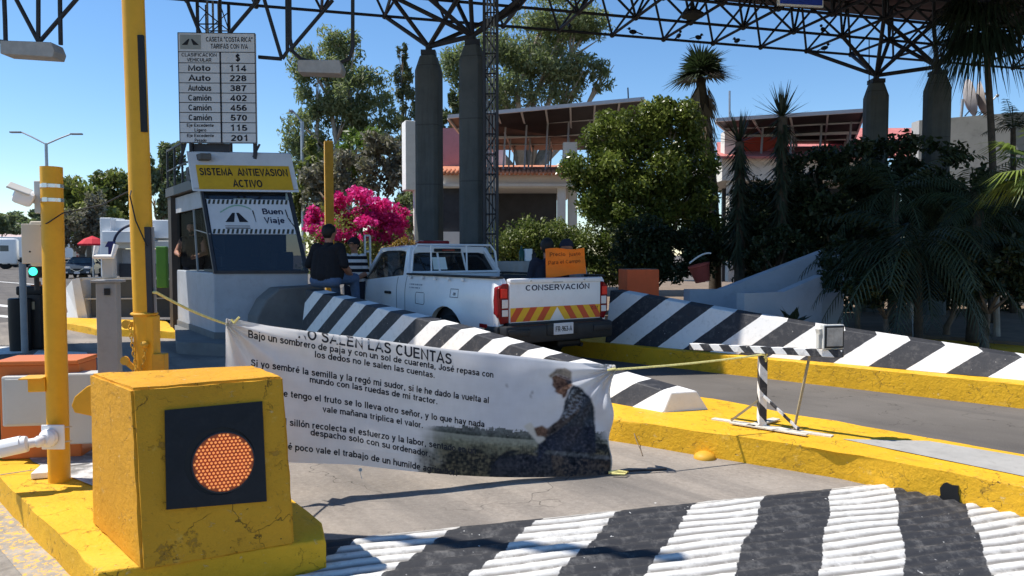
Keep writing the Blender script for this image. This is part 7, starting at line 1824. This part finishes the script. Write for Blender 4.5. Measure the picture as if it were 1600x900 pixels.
for x in (-.65, .65):
    for y in (-.28, .28): mb = MB(); mb.box((x, y, (zt_ - .05) / 2), (.05, .05, zt_ - .05)); mb.build('leg', M['dark_steel'], t, world=False)
for lab, px, mk, h in (('dark green bottle on the grey cloth table', 815, 'glass_green', .28), ('white box on the grey cloth table beside the bottle', 825, 'white_clean', .22), ('short dark bottle at the right on the grey cloth table', 834, 'black', .2)):
    p = P(px, 408, 13.5); p.z = zt_ + .003; mb = MB()
    if 'box' in lab: mb.rbox(p + Vector((0, 0, h / 2)), (.14, .1, h), .3, .008); o = mb.build('carton', M[mk]); tag(o, lab, 'box')
    else: mb.lathe([(.05, 0), (.05, h * .6), (.018, h * .8), (.018, h)], p, 14); o = mb.build('bottle', M['black'] if mk == 'black' else mat('green bottle glass', (.01, .06, .04), .15, .1, 4), smooth=True); tag(o, lab, 'bottle')
# ---------------------------------------------------------------- far left: next lane, lorries, car, booth
D = 17.3
t = thing('dark_barrier', 'dark grey box barrier with a pale sloping end beside the far lane', 'barrier', tuple(G(180, 500, .14)))
a, b = P(130, 497, D), P(262, 497, D); mb = MB(); z = P(180, 437, D).z; mb.box(((a.x + b.x) / 2 + .2, D + .5, (z + .14) / 2), (b.x - a.x, 1.0, z - .14)); mb.build('box', mat('dark grey panel', (.075, .08, .08), .7, .15, 3), t)
mb = MB(); q0, q1, q2, q3 = P(112, 436, D - .1), P(124, 434, D - .1), P(137, 498, D - .1), P(122, 498, D - .1); mb.extr([q0, q1, q2, q3], (0, 1.1, 0)); mb.build('end_cap', M['white'], t)
mb = MB(); mb.bar(P(130, 467, D - .02), P(262, 466, D - .02), .05, .03); mb.bar(P(126, 436, D - .02), P(262, 434, D - .02), .06, .05); mb.build('rail', M['light_grey'], t)
mb = MB(); a, b, c, d = P(96, 497, D + .6), P(124, 498, D), P(112, 438, D), P(103, 450, D + .6); mb.extr([a, b, c, d], (0, .2, 0)); o = mb.build('striped_wedge', M['white']); tag(o, 'white wedge with grey diagonal stripes left of the dark box barrier', 'wedge')
mb = MB()
for k in range(3): y = 452 + k * 16; mb.add([P(97 + k, y + 12, D + .3), P(110 + k * 2, y - 6, D - .02), P(112 + k * 2, y + 2, D - .02), P(98 + k, y + 20, D + .3)], [(0, 1, 2, 3)])
mb.v = [(x, y - .25, z) for x, y, z in mb.v]; so = mb.build('stripes', M['grey_paint'], None); so.parent = o
# white booth and its parts
D = 30
t = thing('toll_booth', 'white far toll booth with a curved dark arch and thin roof slab', 'toll booth', (P(205, 430, D).x, D, 0))
for n_, x0, x1, y0, y1, dy, m_ in (('column', 157, 172, 340, 432, 0, 'white_clean'), ('roof_slab', 170, 262, 343, 372, .3, 'white_clean'), ('canopy_edge', 162, 235, 361, 379, -.2, 'white_clean'), ('cab_panel', 176, 262, 376, 388, .1, 'light_grey'), ('window_band', 182, 262, 389, 420, .4, 'grey_paint'), ('lower_panel', 178, 262, 412, 436, .35, 'dark_steel'), ('side_panel', 232, 262, 358, 432, .6, 'white')):
    a, b = P(x0, y1, D), P(x1, y0, D); mb = MB(); mb.box(((a.x + b.x) / 2, D + dy + .6, (a.z + b.z) / 2), (b.x - a.x, 1.2 - .01 * len(n_), b.z - a.z)); mb.build(n_, M[m_], t, bevel=.03)
mb = MB(); mb.tube([P(178 + 42 * (1 - math.cos(a)), 380 - 34 * math.sin(a) * .9, D - .35) for a in np.linspace(0, math.pi / 2, 12)], .05, 6); mb.build('arch', M['text_blue'], t)
t = thing('lane_marker', 'dark blue post with a pointed top in front of the white far booth', 'marker post', (P(175, 430, 26).x, 26, 0))
a = P(175, 436, 26); mb = MB(); mb.box((0, 0, P(175, 386, 26).z / 2), (.16, .12, P(175, 386, 26).z)); mb.build('post', mat('deep blue paint', (.03, .025, .12), .5, .1, 5), t, world=False)
zt_ = P(175, 386, 26).z; mb = MB(); mb.extr([(-.2, -.06, zt_), (.2, -.06, zt_), (.08, -.06, zt_ + .2), (-.08, -.06, zt_ + .2)], (0, .12, 0)); mb.build('pointed_top', mat('deep blue paint', (.03, .025, .12)), t, world=False)
mb = MB(); a, b = P(243, 450, 16.5), P(258, 385, 16.5); mb.rbox(((a.x + b.x) / 2, 16.6, (a.z + b.z) / 2), (b.x - a.x, .12, b.z - a.z), 0, .02); tag(mb.build('metal_screen', mat('green panel', (.06, .20, .03), .6, .1, 4)), 'upright green screen left of the toll booth column', 'screen')
mb = MB(); a, b = P(226, 490, 16.9), P(240, 392, 16.9); mb.rbox(((a.x + b.x) / 2, 16.9, b.z / 2), (b.x - a.x, .12, b.z), 0, .02); tag(mb.build('metal_screen', M['dark_steel']), 'upright dark screen beside the green one near the booth', 'screen')
t = thing('market_umbrella', 'red umbrella over the roadside behind the dark car', 'umbrella', (P(145, 400, 47).x, 47, 0))
zc = P(145, 381, 47).z; mb = MB(); mb.lathe([(.85, 0), (.87, .1), (.5, .4), (.02, .6)], (0, 0, zc - .1), 10); mb.build('canopy', mat('red canvas', (.50, .02, .035), .8, .1, 3), t, world=False)
mb = MB(); mb.tube([(0, 0, 0), (0, 0, zc + .4)], .04, 6); mb.build('pole', M['galv'], t, world=False)
# parked dark car
def sedan(label, px, py, rz):
    g = G(px, py); t = thing('car', label, 'car', (g.x, g.y, 0), rz)
    prof = [(-2.2, .45), (-2.25, .75), (-2.1, .98), (-1.5, 1.02), (-.85, 1.42), (.1, 1.46), (.6, 1.36), (1.2, .98), (1.95, .82), (2.2, .65), (2.22, .35), (1.8, .25), (-1.8, .25)]
    mb = MB(); n = len(prof)
    sec = [(-.86, .9), (-.86, 1), (.86, 1), (.86, .9)]
    L_, R_ = [], []
    for x, z in prof: k = .86 - (.16 if z > 1.05 else 0) - (.1 if abs(x) > 2.1 else 0); L_.append((x, k, z)); R_.append((x, -k, z))
    mb.add(L_ + R_, [tuple(range(n)), tuple(range(2 * n - 1, n - 1, -1))] + [(i, n + i, n + (i + 1) % n, (i + 1) % n) for i in range(n)])
    mb.build('body', mat('dark blue car paint', (.045, .06, .08), .2, .1, 3), t, world=False, bevel=.06, smooth=True, sharp=50)
    mb = MB(); mb.add([(1.13, -.62, 1.02), (1.13, .62, 1.02), (.62, .56, 1.35), (.62, -.56, 1.35)], [(0, 1, 2, 3)]); mb.v = [(x + .02, y, z + .02) for x, y, z in mb.v]; mb.build('windscreen', mat('dark car glass', (.06, .09, .11), .08, .1, 3), t, world=False)
    for s in (1, -1):
        mb = MB(); mb.add([(.95, s * .745, 1.02), (-1.2, s * .745, 1.06), (-.8, s * .715, 1.36), (.5, s * .715, 1.34)], [(0, 1, 2, 3)]); mb.build('side_window', mat('dark car glass', (.06, .09, .11)), t, world=False)
        mb = MB(); mb.rbox((2.08, s * .6, .72), (.25, .36, .15), s * -.4, .04); mb.build('headlight', M['lens_white'], t, world=False)
        mb = MB(); mb.rbox((2.2, s * .62, .42), (.06, .16, .1), 0, .02); mb.build('fog_lamp', M['lens_white'], t, world=False)
        mb = MB(); mb.rbox((.75, s * .95, 1.05), (.12, .18, .12), 0, .04); mb.build('mirror', M['black'], t, world=False)
        for x in (1.35, -1.35):
            mb = MB(); mb.lathe([(.2, -.02), (.2, .03), (.05, .05), (.001, .05)], (x, s * .80, .32), 16, (0, s, 0)); w = mb.build('wheel', M['galv'], t, world=False)
            mb = MB(); mb.lathe([(.2, -.1), (.31, -.1), (.33, 0), (.31, .06), (.2, .06)], (x, s * .80, .32), 20, (0, s, 0)); mb.build('tyre', M['rubber'], w, world=False)
    mb = MB(); mb.rbox((2.2, 0, .58), (.06, .75, .2), 0, .03); mb.build('grille', M['black'], t, world=False)
    mb = MB()
    for s in (1, -1): mb.bar((2.24, s * .4, .68), (2.24, s * .08, .5), .05, .03)
    mb.box((2.25, 0, .5), (.03, .2, .04)); mb.build('grille_trim', M['chrome'], t, world=False)
    mb = MB(); mb.box((2.26, 0, .40), (.02, .34, .14)); mb.build('licence_plate', M['sign_white'], t, world=False)
sedan('dark blue sedan facing the camera on the far left road', 131, 434, R(-70))
# lorries
def lorry(label, px, py, rz, s=1.0):
    g = G(px, py); t = thing('lorry', label, 'lorry', (g.x, g.y, 0), rz); Wt = M['white_clean']
    mb = MB(); mb.rbox((3.2, 0, 1.95), (1.9, 2.4, 2.9), 0, .25, seg=3); mb.build('cab', Wt, t, world=False, smooth=True, sharp=50)
    mb = MB(); mb.rbox((4.13, 0, 2.3), (.1, 2.0, .8), 0, .05); mb.build('windscreen', mat('dark car glass', (.06, .09, .11)), t, world=False)
    for q in (1, -1):
        mb = MB(); mb.rbox((3.4, q * 1.19, 2.3), (.8, .06, .65), 0, .05); mb.build('side_window', mat('dark car glass', (.06, .09, .11)), t, world=False)
    mb = MB(); mb.rbox((4.16, 0, .95), (.12, 1.7, .7), 0, .05); mb.build('grille', M['grey_paint'], t, world=False)
    mb = MB(); mb.rbox((-2.6, 0, 2.55), (8.2, 2.5, 2.6), 0, .06); mb.build('cargo_box', Wt, t, world=False)
    mb = MB(); mb.box((-1.2, 0, .95), (9.5, .9, .25)); mb.rbox((.8, .9, .7), (1.2, .5, .5), 0, .08); mb.build('chassis', M['dark_steel'], t, world=False)
    for x in (3.4, -.2, -4.2, -5.4):
        for q in (1, -1): mb = MB(); mb.lathe([(.28, -.14), (.5, -.14), (.52, 0), (.5, .12), (.28, .12), (.25, .05), (.001, .05)], (x, q * 1.05, .52), 18, (0, q, 0)); mb.build('wheel', M['rubber'], t, world=False)
lorry('white lorry with a white box body parked on the far left', 66, 420, R(208))
lorry('white lorry partly cut off at the left picture edge', -36, 418, R(205))
t = thing('roadside_shed', 'long low shed with a pale pink roof behind the lorries', 'shed', (P(20, 400, 125).x, 125, 0))
a, b = P(-80, 375, 125), P(64, 362, 125); mb = MB(); mb.extr([(a.x, 122, a.z), (b.x, 122, a.z), (b.x, 128, b.z + .4), (a.x, 128, b.z + .4)], (0, 0, .25)); mb.build('roof', mat('pale pink roof', (.50, .38, .35), .8, .1, 1), t)
mb = MB(); mb.box(((a.x + b.x) / 2, 127, a.z / 2), (b.x - a.x, .3, a.z)); mb.build('wall', mat('shed wall', (.25, .23, .21), .9, .2, .5), t)
mb = MB()
for k in range(7): mb.box((a.x + (b.x - a.x) * k / 6, 122.5, a.z / 2), (.3, .3, a.z))
mb.build('post', M['grey_paint'], t)
# pale stack beside the dark car
mb = MB(); a, b = P(118, 404, 66), P(133, 386, 66); mb.rbox(((a.x + b.x) / 2, 66, b.z / 2), (b.x - a.x, .8, b.z), 0, .05); o = mb.build('crate_stack', M['cream']); tag(o, 'pale crate stack with reddish squares behind the dark car roof', 'crates')
mb = MB()
for i in range(4):
    for j in range(3): c = P(120.5 + i * 3.6, 390 + j * 5, 65.5); mb.box(c, (.12, .02, .14))
so = mb.build('red_squares', M['red_wall']); so.parent = o
# cables: overhead wire across to the posts, ground wire on the island
wirecurve([P(64, 353, 4.6), P(75, 348, 4.56), P(98, 333, 4.58), P(160, 320, 4.5), P(201, 299, 4.3)], .004, 'wire', 'thin dark wire strung between the two yellow posts', 'wire', M['black'])
wirecurve([G(0, 742, .18), G(60, 733, .2), G(100, 729, .22), G(140, 724, .2)], .003, 'wire', 'thin grey wire lying across the island past the short post', 'wire', M['grey_paint'])
wirecurve([P(130, 20, -0 + 12.6), P(141, 66, 12.6)], .01, 'wire', 'thin wire hanging by the upper left floodlight', 'wire', M['dark_steel']) if False else None
wirecurve([P(1358, 60, 17.9), P(1358, 130, 17.9)], .012, 'cable', 'thin cable hanging down to the right pillar pair', 'cable', M['dark_steel'])
# twig lying by the kerb
q = G(990, 700, .02); wirecurve([G(984, 655, .18), G(995, 690, .05), G(1001, 703, .01), G(1004, 712, .008)], .004, 'twig', 'dry twig hanging over the yellow kerb beside the banner', 'twig', M['bark'])
